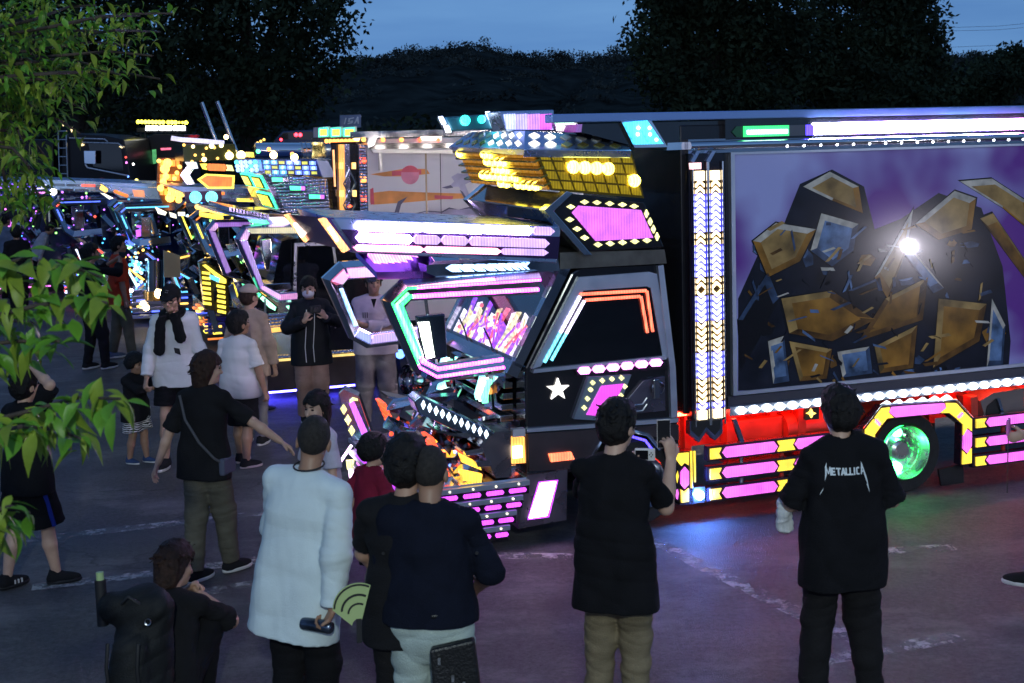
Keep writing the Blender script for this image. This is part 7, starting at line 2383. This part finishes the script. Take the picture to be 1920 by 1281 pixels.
# F: crouching with a rucksack
gF = G(318, 1008, 1.02)
pF = person('person crouching on the ground with a large black rucksack, seen from behind', (gF.x - .06, gF.y - .02), -6, 1.66, SKIN, .006, .008, pz=-.70, lean=22, head=(-34, 4, 0), build=1.12,
            feet=[(-.16, .16, 0), (.16, .16, 0)], knees=[(-.35, 1, .6), (.35, 1, .6)], pxy=(0, -.06), shirt=BLACK_W, sleeve=.45, hem=-.08, loose=.03, pants=BLACK_C, hair='bob', hairm=HAIR_B, shoes=(SHOE_K, SOLE),
            hands=[(-.04, .42, .60), (.10, .42, .58)], poles=[(-1, -.1, -.8), (1.0, -.1, -.7)], seed=17)
rsx = Field(np.array([-.34, -.52, .18]), np.array([.26, .0, .95]), .009)
rsx.cone((-.02, -.24, .34), (-.02, -.16, .68), .17, .15, .05, (1, 0, 0), .8)
rsx.cone((-.05, -.36, .36), (-.05, -.33, .52), .12, .10, .05, (1, 0, 0), .6)
rsx.cone((-.17, -.20, .72), (.06, -.20, .72), .085, .085, .05)
rsx.wrinkle(.010, 22, 8)
rk = rsx.mesh('rucksack', cloth('black nylon', (.012, .013, .014), .3, .3, .6), None)
Mf = Matrix.LocRotScale(pF['root'].location, pF['root'].rotation_euler, None)
rk.matrix_world = Mf
tag(rk, 'bulky black rucksack on the back of the crouching person', 'rucksack')
MB().lathe([(.012, 0), (.018, -.004), (.018, .004), (.012, .0)], (.06, -.33, .69), (0, 1, 0), 14).build('buckle_ring', STEEL, rk, smooth=50)
for s in (-.13, .03):
    MB().tube([(s, -.395, .60), (s, -.425, .48), (s, -.40, .34)], .010, 6).build('rucksack_strap', BLACKM, rk, smooth=60)
MB().tube([(-.10, -.27, .76), (-.05, -.30, .81), (.0, -.27, .76)], .009, 6).build('grab_handle', BLACKM, rk, smooth=60)
MB().tube([(-.235, -.20, .62), (-.245, -.19, .86)], .03, 10).build('side_pocket', BLACKM, rk, smooth=40)
uf = MB().tube([(-.235, -.20, .68), (-.245, -.19, .90)], [.025, .02], 10).build('bottle', mat('pale green bottle', (.40, .55, .25), .3), None, smooth=40)
uf.matrix_world = Mf
tag(uf, 'pale green bottle in the side pocket of the rucksack', 'bottle')

# G: walking woman with a crossbody strap
gG = G(393, 1083)
pG = person('woman with brown bob walking in dark tee and olive trousers, one arm swung out', (gG.x, gG.y), -18, 1.62, SKIN_P, .006, .008, head=(-38, 4, 0), lean=3, build=.96,
            shirt=BLACK_W, sleeve=.46, hem=-.15, loose=.035, pants=OLIVE_C, ploose=.022, hair='bob', hairm=HAIR_B, shoes=(SHOE_K, SOLE),
            feet=[(-.06, -.12, 0), (.10, .16, 0)], hands=[(-.36, -.10, .86), (.56, .20, 1.02)], poles=[(-.6, -1, 0), (.2, -1, -.3)], palm=[(1, .2, 0), (0, -.2, -1)], curl=(.35, .22), toes=(20, 25), seed=19)
part_tube(pG, 'bag_strap', [(-.13, -.105, 1.42), (-.06, -.155, 1.25), (.06, -.165, 1.08), (.16, -.13, .96), (.19, -.08, .92)], .011, mat('grey webbing', (.07, .07, .08), .8))
MB().box(.17 * pG['k'], .22 * pG['k'], -.10 * pG['k'], .08 * pG['k'], .82 * pG['k'], .95 * pG['k']).build('shoulder_bag', mat('slate cloth', (.08, .09, .14), .8), pG['root'], bevel=.015)

# H: boy in a white tee shading to grey
gH = G(455, 872)
tee = mat('white grey tee', (.7, .68, .7), .9, spec=.2)
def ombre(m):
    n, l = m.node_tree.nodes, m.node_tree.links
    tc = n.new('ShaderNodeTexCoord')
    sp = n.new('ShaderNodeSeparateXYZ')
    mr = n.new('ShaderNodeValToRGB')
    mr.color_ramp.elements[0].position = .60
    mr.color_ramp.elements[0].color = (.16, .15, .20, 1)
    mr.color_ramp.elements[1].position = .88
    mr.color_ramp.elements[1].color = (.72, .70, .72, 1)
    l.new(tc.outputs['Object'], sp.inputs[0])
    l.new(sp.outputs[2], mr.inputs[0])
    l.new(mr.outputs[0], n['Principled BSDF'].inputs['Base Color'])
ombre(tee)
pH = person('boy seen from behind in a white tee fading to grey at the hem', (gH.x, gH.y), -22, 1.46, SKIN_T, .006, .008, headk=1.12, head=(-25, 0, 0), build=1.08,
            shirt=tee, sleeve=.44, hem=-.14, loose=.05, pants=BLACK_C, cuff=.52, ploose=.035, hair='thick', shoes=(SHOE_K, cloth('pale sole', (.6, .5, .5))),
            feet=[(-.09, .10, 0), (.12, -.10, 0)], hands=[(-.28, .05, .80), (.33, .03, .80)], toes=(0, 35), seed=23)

# I: capped man in white with a black scarf, looking down, walking towards the camera
gI = G(338, 872)
pI = person('man in black cap, glasses, white sweatshirt and black scarf, looking down', (gI.x, gI.y), 176, 1.76, SKIN, .006, .008, lean=3, head=(0, 10, 0), build=.98,
            shirt=WHITE_C, sleeve=.97, hem=-.16, loose=.028, pants=BLACK_C, cuff=.40, ploose=.03, hat=True, hair='short', shoes=(SHOE_K, SOLE),
            feet=[(-.10, -.14, 0), (.10, .12, 0)], hands=[(-.29, .05, .84), (.22, .20, .86)], poles=[None, (.8, -.6, -.2)], palm=[None, (-.6, -.6, 0)], seed=29)
def cap_for(info, m, brim=True, back=False):
    hp, S_, HM = info['hp'], info['S'], info['HM']
    f = Field(S_(info['hc'] - .2), S_(info['hc'] + .25), .007)
    f.ell(S_(hp(0, -.012, .035)), S_([.094, .112, .098]), .01, HM)
    f.cut(S_(hp(0, 0, .035)), -(HM[:, 2] * .97 + HM[:, 1] * .15))
    c = f.mesh('cap', m, info['root'])
    if brim:
        s = -1 if back else 1
        pts = [hp(x * 1.0, s * (.085 + .075 * math.sqrt(max(0, 1 - (x / .078) ** 2))), .045 - .02 * (1 - (x / .078) ** 2)) for x in np.linspace(-.078, .078, 11)]
        inn = [hp(x, s * (.06 + .03 * math.sqrt(max(0, 1 - (x / .085) ** 2))), .050) for x in np.linspace(.078, -.078, 11)]
        MB().plate([S_(p) for p in pts + inn], HM[:, 2] * .006).build('cap_brim', m, c)
    return c
cp_ = cap_for(pI, cloth('black cap cloth', (.012, .012, .014)))
for dx, dz in ((-.012, .105), (.004, .108), (-.006, .090), (.010, .092)):
    a = pI['hp'](dx, .098 - (dz - .09) * .7, dz)
    MB().ball(pI['S'](a), .005, 6, 4).build('cap_badge', cloth('grey thread', (.3, .3, .3)), cp_)
hp = pI['hp']
for s in (-1, 1):
    part_tube(pI, 'glasses_rim', [hp(s * .032 + .024 * math.cos(a), .108, .004 + .017 * math.sin(a)) for a in np.linspace(0, 6.28, 13)], .0032, BLACKM, 5)
    part_tube(pI, 'glasses_arm', [hp(s * .056, .104, .008), hp(s * .080, .03, .006), hp(s * .082, -.01, .002)], .003, BLACKM, 5)
part_tube(pI, 'glasses_bridge', [hp(-.009, .109, .006), hp(.009, .109, .006)], .003, BLACKM, 5)
sc = Field(pI['S']([-.22, -.14, 1.0]), pI['S']([.22, .26, 1.60]), .010)
nk = pI['neck']
for a in np.linspace(0, 6.28, 14)[:-1]:
    a2 = a + .5
    sc.cone(pI['S'](nk + [.095 * math.cos(a), .02 + .085 * math.sin(a), .0 - .02 * math.sin(a)]), pI['S'](nk + [.095 * math.cos(a2), .02 + .085 * math.sin(a2), .0 - .02 * math.sin(a2)]), .034, .034, .02)
sc.cone(pI['S']([.07, .17, 1.40]), pI['S']([.085, .20, 1.13]), .055, .065, .03, (1, 0, 0), .4)
sc.cone(pI['S']([-.07, .17, 1.40]), pI['S']([-.115, .19, 1.24]), .055, .060, .03, (1, 0, 0), .4)
sc.wrinkle(.008, 40, 3)
sc.mesh('scarf', cloth('black knit scarf', (.010, .010, .011), .3, .6), pI['root'])
MB().plate([pI['S'](p) for p in ((-.10, .185, 1.14), (-.05, .19, 1.15), (-.06, .19, 1.10), (-.11, .185, 1.08))], (0, .008, 0)).build('chest_emblem', cloth('dark emblem', (.03, .03, .035)), pI['root'])

# J: toddler, reaching for a phone held by the capped man's hand
gJ = G(258, 868)
zebra = mat('zebra print', (.7, .7, .7), .9, spec=.2)
def stripes(m, c0, c1, sc_, dist=6):
    n, l = m.node_tree.nodes, m.node_tree.links
    tc = n.new('ShaderNodeTexCoord')
    wv_ = n.new('ShaderNodeTexWave')
    wv_.bands_direction = 'Z'
    wv_.inputs['Scale'].default_value = sc_
    wv_.inputs['Distortion'].default_value = dist
    wv_.inputs['Detail Scale'].default_value = 1.2
    r_ = n.new('ShaderNodeValToRGB')
    r_.color_ramp.interpolation = 'CONSTANT'
    r_.color_ramp.elements[0].color = (*c0, 1)
    r_.color_ramp.elements[1].position = .5
    r_.color_ramp.elements[1].color = (*c1, 1)
    l.new(tc.outputs['Object'], wv_.inputs[0])
    l.new(wv_.outputs[0], r_.inputs[0])
    l.new(r_.outputs[0], n['Principled BSDF'].inputs['Base Color'])
stripes(zebra, (.02, .02, .02), (.66, .64, .64), 16)
pJ = person('toddler in black top and zebra-print shorts reaching out an arm', (gJ.x, gJ.y), 178 + 70, 1.03, SKIN_T, .006, .008, headk=1.42, head=(0, 8, 0), build=1.16,
            shirt=BLACK_W, sleeve=.80, hem=-.22, loose=.05, pants=zebra, cuff=.44, ploose=.05, hair='bowl', shoes=(cloth('blue shoe', (.04, .07, .16)), SOLE),
            feet=[(-.09, .12, 0), (.09, -.08, 0)], hands=[(-.14, .46, 1.28), (.10, .46, 1.28)], poles=[(-1, -.2, -1), (1, -.2, -1)], curl=(.8, .8), seed=31)
jt = MB()
ph2 = held(pJ, 'phone', np.array([-.02, .56, 1.38]), 'dark phone passed between the toddler and the capped man', 'phone', 10)
MB().box(-.04, .04, -.006, .006, -.075, .075).build('phone_body', mat('phone glass'), ph2, bevel=.004)

# K: beige cap and top, seen from behind
gK = G(445, 858)
pK = person('person in beige cap and beige top seen from behind, beyond the white-tee boy', (gK.x + .05, gK.y + .55), -14, 1.64, SKIN, .006, .008, head=(-24, 0, 0),
            shirt=BEIGE_C, sleeve=.95, hem=-.18, loose=.045, pants=GREY_C, hat=True, hair='short', hairm=HAIR_B, shoes=(SHOE_K, SOLE), seed=37)
cap_for(pK, cloth('beige cap cloth', (.50, .38, .33)), True)

# L: masked woman with a handbag
gL = G(588, 790)
pL = person('woman in a white face mask and black jacket with hands raised to a camera', (gL.x, gL.y), 192, 1.60, SKIN_P, .006, .008, head=(-12, 12, 0), build=1.04,
            shirt=cloth('black jacket', (.012, .013, .018), .2, .3, .6), sleeve=.96, hem=-.24, loose=.055, pants=cloth('dusty pink trousers', (.36, .22, .19)), ploose=.03, hair='bob', shoes=(SHOE_K, SOLE),
            hands=[(-.16, .30, 1.28), (.08, .27, 1.24)], poles=[(-1, -.2, -.9), (1, -.2, -1)], curl=(.9, .9), palm=[(.6, -.5, .3), (-.6, -.5, .3)], hdir=[(.4, .5, .6), (-.3, .3, .8)], seed=41)
f = Field(pL['S'](pL['hc'] - .16), pL['S'](pL['hc'] + .16), .005)
f.ell(pL['S'](pL['hp'](0, .036, -.050)), pL['S']([.072, .082, .060]), .01, pL['HM'])
f.cut(pL['S'](pL['hp'](0, .035, 0)), -pL['HM'][:, 1])
f.mesh('face_mask', cloth('white mask', (.74, .72, .76), .03, .1), pL['root'])
for xx in (-.045, .05):
    part_tube(pL, 'jacket_trim', [(xx, .185, 1.36), (xx + .01, .195, 1.15), (xx + .03, .195, .92), (xx + .02, .19, .74)], .005, WHITE_C, 5)
cmL = held(pL, 'camera', np.array([-.045, .34, 1.38]), 'dark camera raised by the masked woman', 'camera')
MB().box(-.06, .06, -.03, .03, -.04, .04).build('camera_body', BLACKM, cmL, bevel=.006)
MB().lathe([(.001, 0), (.03, 0), (.028, .05), (.001, .05)], (0, .03, 0), (0, 1, 0), 14).build('camera_lens', BLACKM, cmL, smooth=40)
hb_ = held(pL, 'handbag', np.array([-.36, .16, 1.02]), 'black handbag with pale handles hung on the arm of the masked woman', 'handbag', -10)
MB().hexa([(-.15, -.05, -.14), (.15, -.05, -.14), (.15, .05, -.14), (-.15, .05, -.14)], [(-.12, -.04, .12), (.12, -.04, .12), (.12, .04, .12), (-.12, .04, .12)]).build('bag_body', cloth('black bag canvas', (.02, .02, .024)), hb_, bevel=.012)
for y in (-.045, .045):
    MB().tube([(-.07, y, .10), (-.05, y, .22), (.0, y * .5, .28), (.05, y, .22), (.07, y, .10)], .008, 6).build('bag_handle', cloth('pale strap', (.5, .42, .42)), hb_, smooth=60)
MB().tube([(-.13, -.05, .1), (.0, -.05, .12), (.13, -.05, .1)], .007, 5).build('bag_zip', cloth('pale strap'), hb_)

# M: man with folded arms between the lorries
gM = G(708, 803)
pM = person('man with folded arms in a pale pink jersey, standing between the first two lorries', (gM.x, gM.y), 186, 1.69, SKIN_T, .006, .008, head=(8, 2, 0), build=1.08,
            shirt=cloth('pale pink jersey', (.60, .50, .58), .08, .3), sleeve=.97, hem=-.10, loose=.035, pants=cloth('mauve grey trousers', (.26, .22, .25)), ploose=.03, hair='short', shoes=(SHOE_K, SOLE),
            hands=[(.10, .19, 1.16), (-.10, .20, 1.10)], poles=[(-1, .0, -.8), (1, .0, -.8)], feet=[(-.15, 0, 0), (.15, 0, 0)], curl=(.9, .9), hdir=[(1, .1, .3), (-1, .1, .3)], palm=[(0, -1, 0), (0, -1, 0)], seed=43)
MB().plate([pM['S'](p) for p in ((-.03, .150, 1.44), (.03, .150, 1.44), (.0, .168, 1.34))], (0, .01, 0)).build('collar_placket', BLACK_C, pM['root'])
for k_ in range(3):
    MB().box((.07 + k_ * .022) * pM['k'], (.078 + k_ * .022) * pM['k'], .163 * pM['k'], .172 * pM['k'], 1.24 * pM['k'], 1.30 * pM['k']).build('chest_stripe', BLACK_C, pM['root'])

# N: boy at the left with a hand on his head
gN = G(62, 1098)
pN = person('boy in black with a blue stripe on his shorts, one arm raised to his head', (gN.x, gN.y), -38, 1.54, SKIN_P, .006, .008, headk=1.06, head=(0, 2, 0),
            shirt=BLACK_C, sleeve=.46, hem=-.16, loose=.05, pants=BLACK_C, cuff=.50, ploose=.045, hair='thick', shoes=(SHOE_K, BLACKM),
            feet=[(-.10, -.16, 0), (.12, .14, 0)], hands=[(-.28, .05, .80), (.06, .06, 1.74)], poles=[None, (1, .05, -.1)], hdir=[None, (-1, .1, .1)], palm=[None, (0, 0, -1)], toes=(0, 30), seed=47)
hk = pN['hips'][1]
kn_ = pN['kne'][1]
mbn = MB()
for t in range(6):
    pass
part_tube(pN, 'side_stripe', [hk + (kn_ - hk) * t + np.array([.118 + .012 * t, -.02, .0]) for t in (-.08, .2, .5, .8, .98)], .018, cloth('blue stripe', (.02, .04, .30)))
for i, dx in ((0, 0), (1, 0)):
    a0 = pN['ank'][i] - np.array([0, 0, .085])
    for q in range(3):
        MB().box(*[v * pN['k'] for v in (a0[0] + .03, a0[0] + .052, a0[1] + .03 + .03 * q, a0[1] + .042 + .03 * q, a0[2] + .03, a0[2] + .062)]).build('shoe_flash', SOLE, pN['root'])

# O: the pair taking pictures by the lorry noses
gO = G(178, 692)
pO = person('person in black photographing with both arms up beside the man in orange-red', (gO.x, gO.y), -40, 1.72, SKIN_T, .010, .012, head=(-10, -4, 0),
            shirt=BLACK_C, sleeve=.8, hem=-.14, loose=.035, pants=DARK_P, hair='thick', shoes=(SHOE_K, SOLE), hands=[(-.05, .40, 1.46), (.10, .40, 1.46)], poles=[(-1, 0, -.7), (1, 0, -.7)], curl=(.9, .9),
            feet=[(-.10, -.05, 0), (.12, .1, 0)], seed=53)
cO = held(pO, 'phone', np.array([.02, .50, 1.54]), 'dark phone held up by the person in black at the left', 'phone')
MB().box(-.075, .075, -.005, .006, -.04, .04).build('phone_body', BLACKM, cO, bevel=.003)
gO2 = G(212, 680)
pO2 = person('man in an orange-red top standing beside the photographing person in black', (gO2.x + .02, gO2.y + .35), -62, 1.76, SKIN_T, .010, .012, head=(-10, 4, 0),
             shirt=cloth('orange red cotton', (.60, .06, .025)), sleeve=.5, hem=-.16, loose=.045, pants=OLIVE_C, hair='short', shoes=(cloth('grey blue shoe', (.10, .13, .20)), SOLE),
             feet=[(-.10, -.1, 0), (.12, .12, 0)], seed=59)

# P: dark figures further back
pP = person('tall dark figure in black standing in front of the blue-lit lorry', place(143, 368, 1.74), 20, 1.74, SKIN_T, .013, .014, shirt=BLACK_C, sleeve=.95, pants=BLACK_C, hair='thick', shoes=(SHOE_K, SHOE_K), seed=61)
pP2 = person('person in a pale grey shirt bending at the far left edge', place(62, 425, 1.45), -60, 1.60, SKIN_T, .013, .014, lean=30, shirt=cloth('pale grey shirt', (.34, .36, .42)), sleeve=.95, pants=DARK_P, hair='short', shoes=(SHOE_K, SHOE_K), seed=67)
pP3 = person('person in a blue-grey top at the far left edge behind the leaves', place(8, 402, 1.7), -30, 1.70, SKIN_T, .013, .014, shirt=cloth('blue grey top', (.16, .20, .28)), sleeve=.5, pants=DARK_P, hair='short', shoes=(SHOE_K, SHOE_K), seed=71)
pP4 = person('person in dark clothes half hidden by the leaves at the left edge', place(30, 430, 1.6), 30, 1.66, SKIN_T, .013, .014, shirt=BLACK_W, sleeve=.5, pants=DARK_P, hair='thick', shoes=(SHOE_K, SHOE_K), seed=73)

# Q: children by the front bumper
pQ = person('small child in a maroon tee with white lettering in front of the purple-lit bumper', place(694, 827, 1.16), -50, 1.16, SKIN_P, .006, .008, headk=1.30, head=(-12, 6, 0), build=1.1,
            shirt=cloth('maroon cotton', (.20, .012, .035)), sleeve=.46, hem=-.2, loose=.06, pants=DARK_P, cuff=.5, ploose=.04, hair='bowl', shoes=(SHOE_K, SOLE), hands=[(-.30, .06, .92), (.25, .25, 1.02)], curl=(1.0, .6), seed=79)
pQ2 = person('girl with long dark hair in a white top and striped trousers behind the pale shirt', place(596, 742, 1.34), 128, 1.34, SKIN_P, .006, .008, headk=1.16, head=(20, 4, 0),
             shirt=cloth('white lilac top', (.50, .47, .56)), sleeve=.5, hem=-.14, loose=.05, pants=BLACK_C, ploose=.02, hair='long', shoes=(SHOE_K, SOLE), seed=83)
for q in range(3):
    part_tube(pQ2, 'trouser_stripe', [pQ2['hips'][0] + (pQ2['kne'][0] - pQ2['hips'][0]) * t + np.array([-.115 + .0, .03 - .035 * q, 0]) for t in (0, .5, 1)], .006, WHITE_C, 5)
def mini_text(info, word, x0, z0, hgt, m, yoff=1.0, dirv=(0, -1, 0)):
    cu = bpy.data.curves.new('shirt_text', 'FONT')
    cu.body = word
    cu.size = hgt
    cu.extrude = .001
    cu.offset = .0015
    o = bpy.data.objects.new('shirt_text', cu)
    dg = bpy.context.evaluated_depsgraph_get()
    COL.objects.link(o)
    dg.update()
    me = bpy.data.meshes.new_from_object(o.evaluated_get(dg))
    bpy.data.objects.remove(o)
    me.materials.append(m)
    ob = info['shirt']
    bvh = BVHTree.FromPolygons([v.co for v in ob.data.vertices], [p.vertices[:] for p in ob.data.polygons])
    d = Vector(dirv)
    sd = Vector((d.y, -d.x, 0)) * -1
    for v in me.vertices:
        o0 = Vector((0, 0, z0 + v.co.y)) + sd * (x0 + v.co.x) - d * 1.2
        h_ = bvh.ray_cast(o0, d)
        q = h_[0] if h_[0] else o0 + d
        v.co = q - d * (.006 + v.co.z)
    t = bpy.data.objects.new('shirt_text', me)
    COL.objects.link(t)
    t.parent = info['shirt']
wp_ = cloth('white print')
mini_text(pQ, 'GRAND', -.07, .72, .045, wp_, dirv=(-1, 0, 0))
mini_text(pJ, 'KANSHIN ART', -.10, .515, .028, wp_, dirv=(1, 0, 0))

# R: someone at the right edge, one foot in view
gR = G(1912, 1152)
pR = person('person in blue trousers at the right edge, one black and white shoe in view', (gR.x + .56, gR.y + .12), 62, 1.70, SKIN_P, .006, .008, lean=-4, shirt=cloth('plum top', (.12, .05, .12)), sleeve=.5, pants=cloth('blue denim', (.04, .07, .24)), hair='short', shoes=(SHOE_K, SOLE),
            feet=[(-.08, .46, 0), (.10, -.1, 0)], pxy=(0, .0), hands=[(-.28, .42, 1.16), (.27, .04, .8)], curl=(.9, .5), seed=89)
pc = held(pR, 'phone', np.array([-.28, .53, 1.20]), 'pink phone at the right edge with a dangling cord', 'phone', 0)
MB().box(-.05, .05, -.008, .008, -.05, .05).build('phone_body', mat('hot pink case', (.75, .18, .55), .4), pc, bevel=.006)
MB().tube([(0, 0, -.05), (-.02, 0, -.20), (-.045, 0, -.42)], .004, 5).build('dangling_cord', BLACKM, pc)
# ------------------------------------------------------------------ cherry branches hanging in from the left
LEAFM = mat('fresh cherry leaf', (.13, .34, .03), .42, noise=.35, nscale=9, spec=.4)
LEAFY = mat('yellow green cherry leaf', (.27, .38, .04), .45, noise=.35, nscale=9, spec=.4)
for m_ in (LEAFM, LEAFY):
    n_, l_ = m_.node_tree.nodes, m_.node_tree.links
    tr = n_.new('ShaderNodeBsdfTranslucent')
    tr.inputs['Color'].default_value = (.20, .36, .04, 1)
    mx_ = n_.new('ShaderNodeMixShader')
    mx_.inputs[0].default_value = .3
    l_.new(n_['Principled BSDF'].outputs[0], mx_.inputs[1])
    l_.new(tr.outputs[0], mx_.inputs[2])
    l_.new(mx_.outputs[0], n_['Material Output'].inputs['Surface'])
TWIG = mat('cherry bark', (.060, .045, .035), .8, noise=.4, nscale=20, bump=.3)
def leaf_verts(L, Wd, droop, fold, seed):
    r_ = random.Random(seed)
    prof = [(0, .0), (.12, .30), (.28, .78), (.45, 1.0), (.62, .88), (.78, .55), (.90, .22), (1.0, .0)]
    vs, fs = [], []
    tw = r_.uniform(-.5, .5)
    for t, w in prof:
        y = L * t
        z = -droop * L * t * t
        ww = Wd * .5 * w * (1 + r_.uniform(-.06, .06))
        a = tw * t
        for s in (-1, 0, 1):
            dx, dz = s * ww, fold * abs(s) * ww
            vs.append((dx * math.cos(a) - dz * math.sin(a), y, z + dx * math.sin(a) + dz * math.cos(a)))
    for i in range(len(prof) - 1):
        fs += [(i * 3, i * 3 + 1, i * 3 + 4, i * 3 + 3), (i * 3 + 1, i * 3 + 2, i * 3 + 5, i * 3 + 4)]
    return vs, fs
LEAVES = []
for k in range(8):
    vs, fs = leaf_verts(.115, .052, .15 + .22 * (k % 4), .25 + .2 * (k % 3), k)
    mb = MB()
    mb.add(vs, fs)
    me = mb.mesh('leaf', LEAFY if k % 4 == 3 else LEAFM, smooth=60)
    LEAVES.append((me, vs, fs))
cherry = empty('cherry_tree', (-3.4, 5.6, 0))
tag(cherry, 'cherry tree reaching lit green leafy branches in from the left edge', 'tree')
CO = Vector((-3.4, 5.6, 0))
tk = MB()
tk.tube([(0, 0, -.1), (.05, .05, .9), (-.05, .0, 1.9), (.1, .1, 3.0), (.0, .2, 4.2), (.1, .5, 5.4)], [.20, .17, .155, .13, .10, .05], 12)
tk.build('trunk', TWIG, cherry, smooth=60)
rl = random.Random(21)
twigs = []
def twig(pts, dep, n, spread=1.0, sz=1.0, start=0.0, yel=.2, dj=.25):
    P_ = [at_depth(x, y, dep + rl.uniform(-dj, dj)) - CO for x, y in pts]
    twigs.append((P_, n, spread, sz, start, yel))
for a in (
    ([(-160, 640), (-60, 590), (40, 520), (130, 498), (190, 520)], 4.5, 22), ([(-160, 640), (-40, 600), (60, 575), (150, 560), (200, 568)], 4.4, 20),
    ([(-160, 650), (-50, 650), (30, 640), (110, 640)], 4.6, 15), ([(-160, 660), (-60, 540), (-10, 500), (50, 482)], 4.7, 14),
    ([(-180, 860), (-60, 800), (50, 772), (150, 745), (225, 748)], 4.3, 22), ([(-180, 860), (-60, 820), (40, 800), (110, 806), (150, 822)], 4.4, 20),
    ([(-160, 700), (-60, 690), (-10, 680), (30, 672)], 4.7, 8),
    ([(-160, 1010), (-50, 965), (20, 950), (55, 962)], 4.0, 10), ([(-160, 1010), (-40, 990), (25, 985)], 4.1, 8), ([(-160, 600), (-60, 620), (10, 600), (70, 606)], 4.9, 12)):
    twig(a[0], a[1], int(a[2] * 1.5), 1.0, .999, 0.0, .3)
up_tw = []
ru = random.Random(4)
for x, y in ((325, 25), (300, 60), (285, 105), (262, 30), (240, 85), (225, 140), (205, 60), (300, 148), (190, 175), (160, 205), (165, 120), (130, 60), (120, 165), (100, 235), (150, 250), (80, 110), (60, 200), (45, 270), (90, 300), (30, 330), (70, 345), (90, 395), (20, 60), (10, 150), (40, 20), (110, 10), (180, 10), (60, 375), (0, 250), (15, 395)):
    twig([(-260, 120 + y * .45), (-60, 60 + y * .6), (x * .35, 30 + y * .72), (x * .72, y * .88 + 4), (x, y)], 8.2, 44, 1.3, .80, .22, .28, .9)
cand = []
for P_, n, spread, sz, start, yel in twigs:
    L_ = [(P_[i + 1] - P_[i]).length for i in range(len(P_) - 1)]
    tot = sum(L_)
    for k in range(n):
        u = (start + (1 - start) * (k + rl.random() * .6) / n) * tot
        i = 0
        while i < len(L_) - 1 and u > L_[i]:
            u -= L_[i]
            i += 1
        p = P_[i].lerp(P_[i + 1], min(1, u / L_[i]))
        d = (P_[i + 1] - P_[i]).normalized()
        for rep in range(2):
            sd = d.cross(Vector((0, 0, 1))).normalized() * (1 if (k + rep) % 2 else -1)
            dr = (d * rl.uniform(.1, .9) + sd * rl.uniform(.2, 1.0) * spread + Vector((0, 0, rl.uniform(-.9, .25)))).normalized()
            zx = Vector((rl.uniform(-.5, .5), rl.uniform(-.5, .1), 1))
            xx = dr.cross(zx).normalized()
            zz = xx.cross(dr).normalized()
            off = p + Vector((rl.gauss(0, .02), rl.gauss(0, .03), rl.gauss(0, .02))) * (1 if sz > .99 else 3)
            s = sz * rl.uniform(.40, 1.05)
            M = Matrix.Translation(off) @ Matrix((xx, dr, zz)).transposed().to_4x4() @ Matrix.Scale(s, 4)
            vis = (CO + off)
            q = vis - CPOS
            pxx = 960 + F_PX * q.dot(CRT) / q.dot(CFW)
            pyy = PPY - F_PX * q.dot(CUP) / q.dot(CFW)
            inside = pxx > -20 and -20 < pyy < 1300
            cand.append((not inside, q.length / s, M, rl.randrange(8) if rl.random() > yel else (3, 7)[rl.randrange(2)]))
cand.sort(key=lambda c: (c[0], c[1]))
for _, _, M, k in cand[:300]:
    o = bpy.data.objects.new('leaf', LEAVES[k][0])
    COL.objects.link(o)
    o.parent = cherry
    o.matrix_local = M
rest = MB()
for _, _, M, k in cand[300:]:
    rest.m = 1 if k % 4 == 3 else 0
    rest.add([tuple(M @ Vector(v)) for v in LEAVES[k][1]], LEAVES[k][2])
tag(rest.build('leaves', [LEAFM, LEAFY], cherry, smooth=60), kind='stuff')
hub = {4: Vector((.1, .1, 2.9)), 8: Vector((.05, .4, 5.0))}
for P_, n, spread, sz, *_ in twigs:
    h_ = Vector((.05, .05, 2.6)) if sz > .99 else Vector((.05, .35, 4.6))
    pts = [h_] + P_
    MB().tube([tuple(p) for p in pts], [.020 if sz > .99 else .035] + [(.008 if sz > .99 else .012) * (1 - .8 * i / len(P_)) + .002 for i in range(len(P_))], 6).build('branch', TWIG, cherry, smooth=60)
bpy.context.view_layer.update()
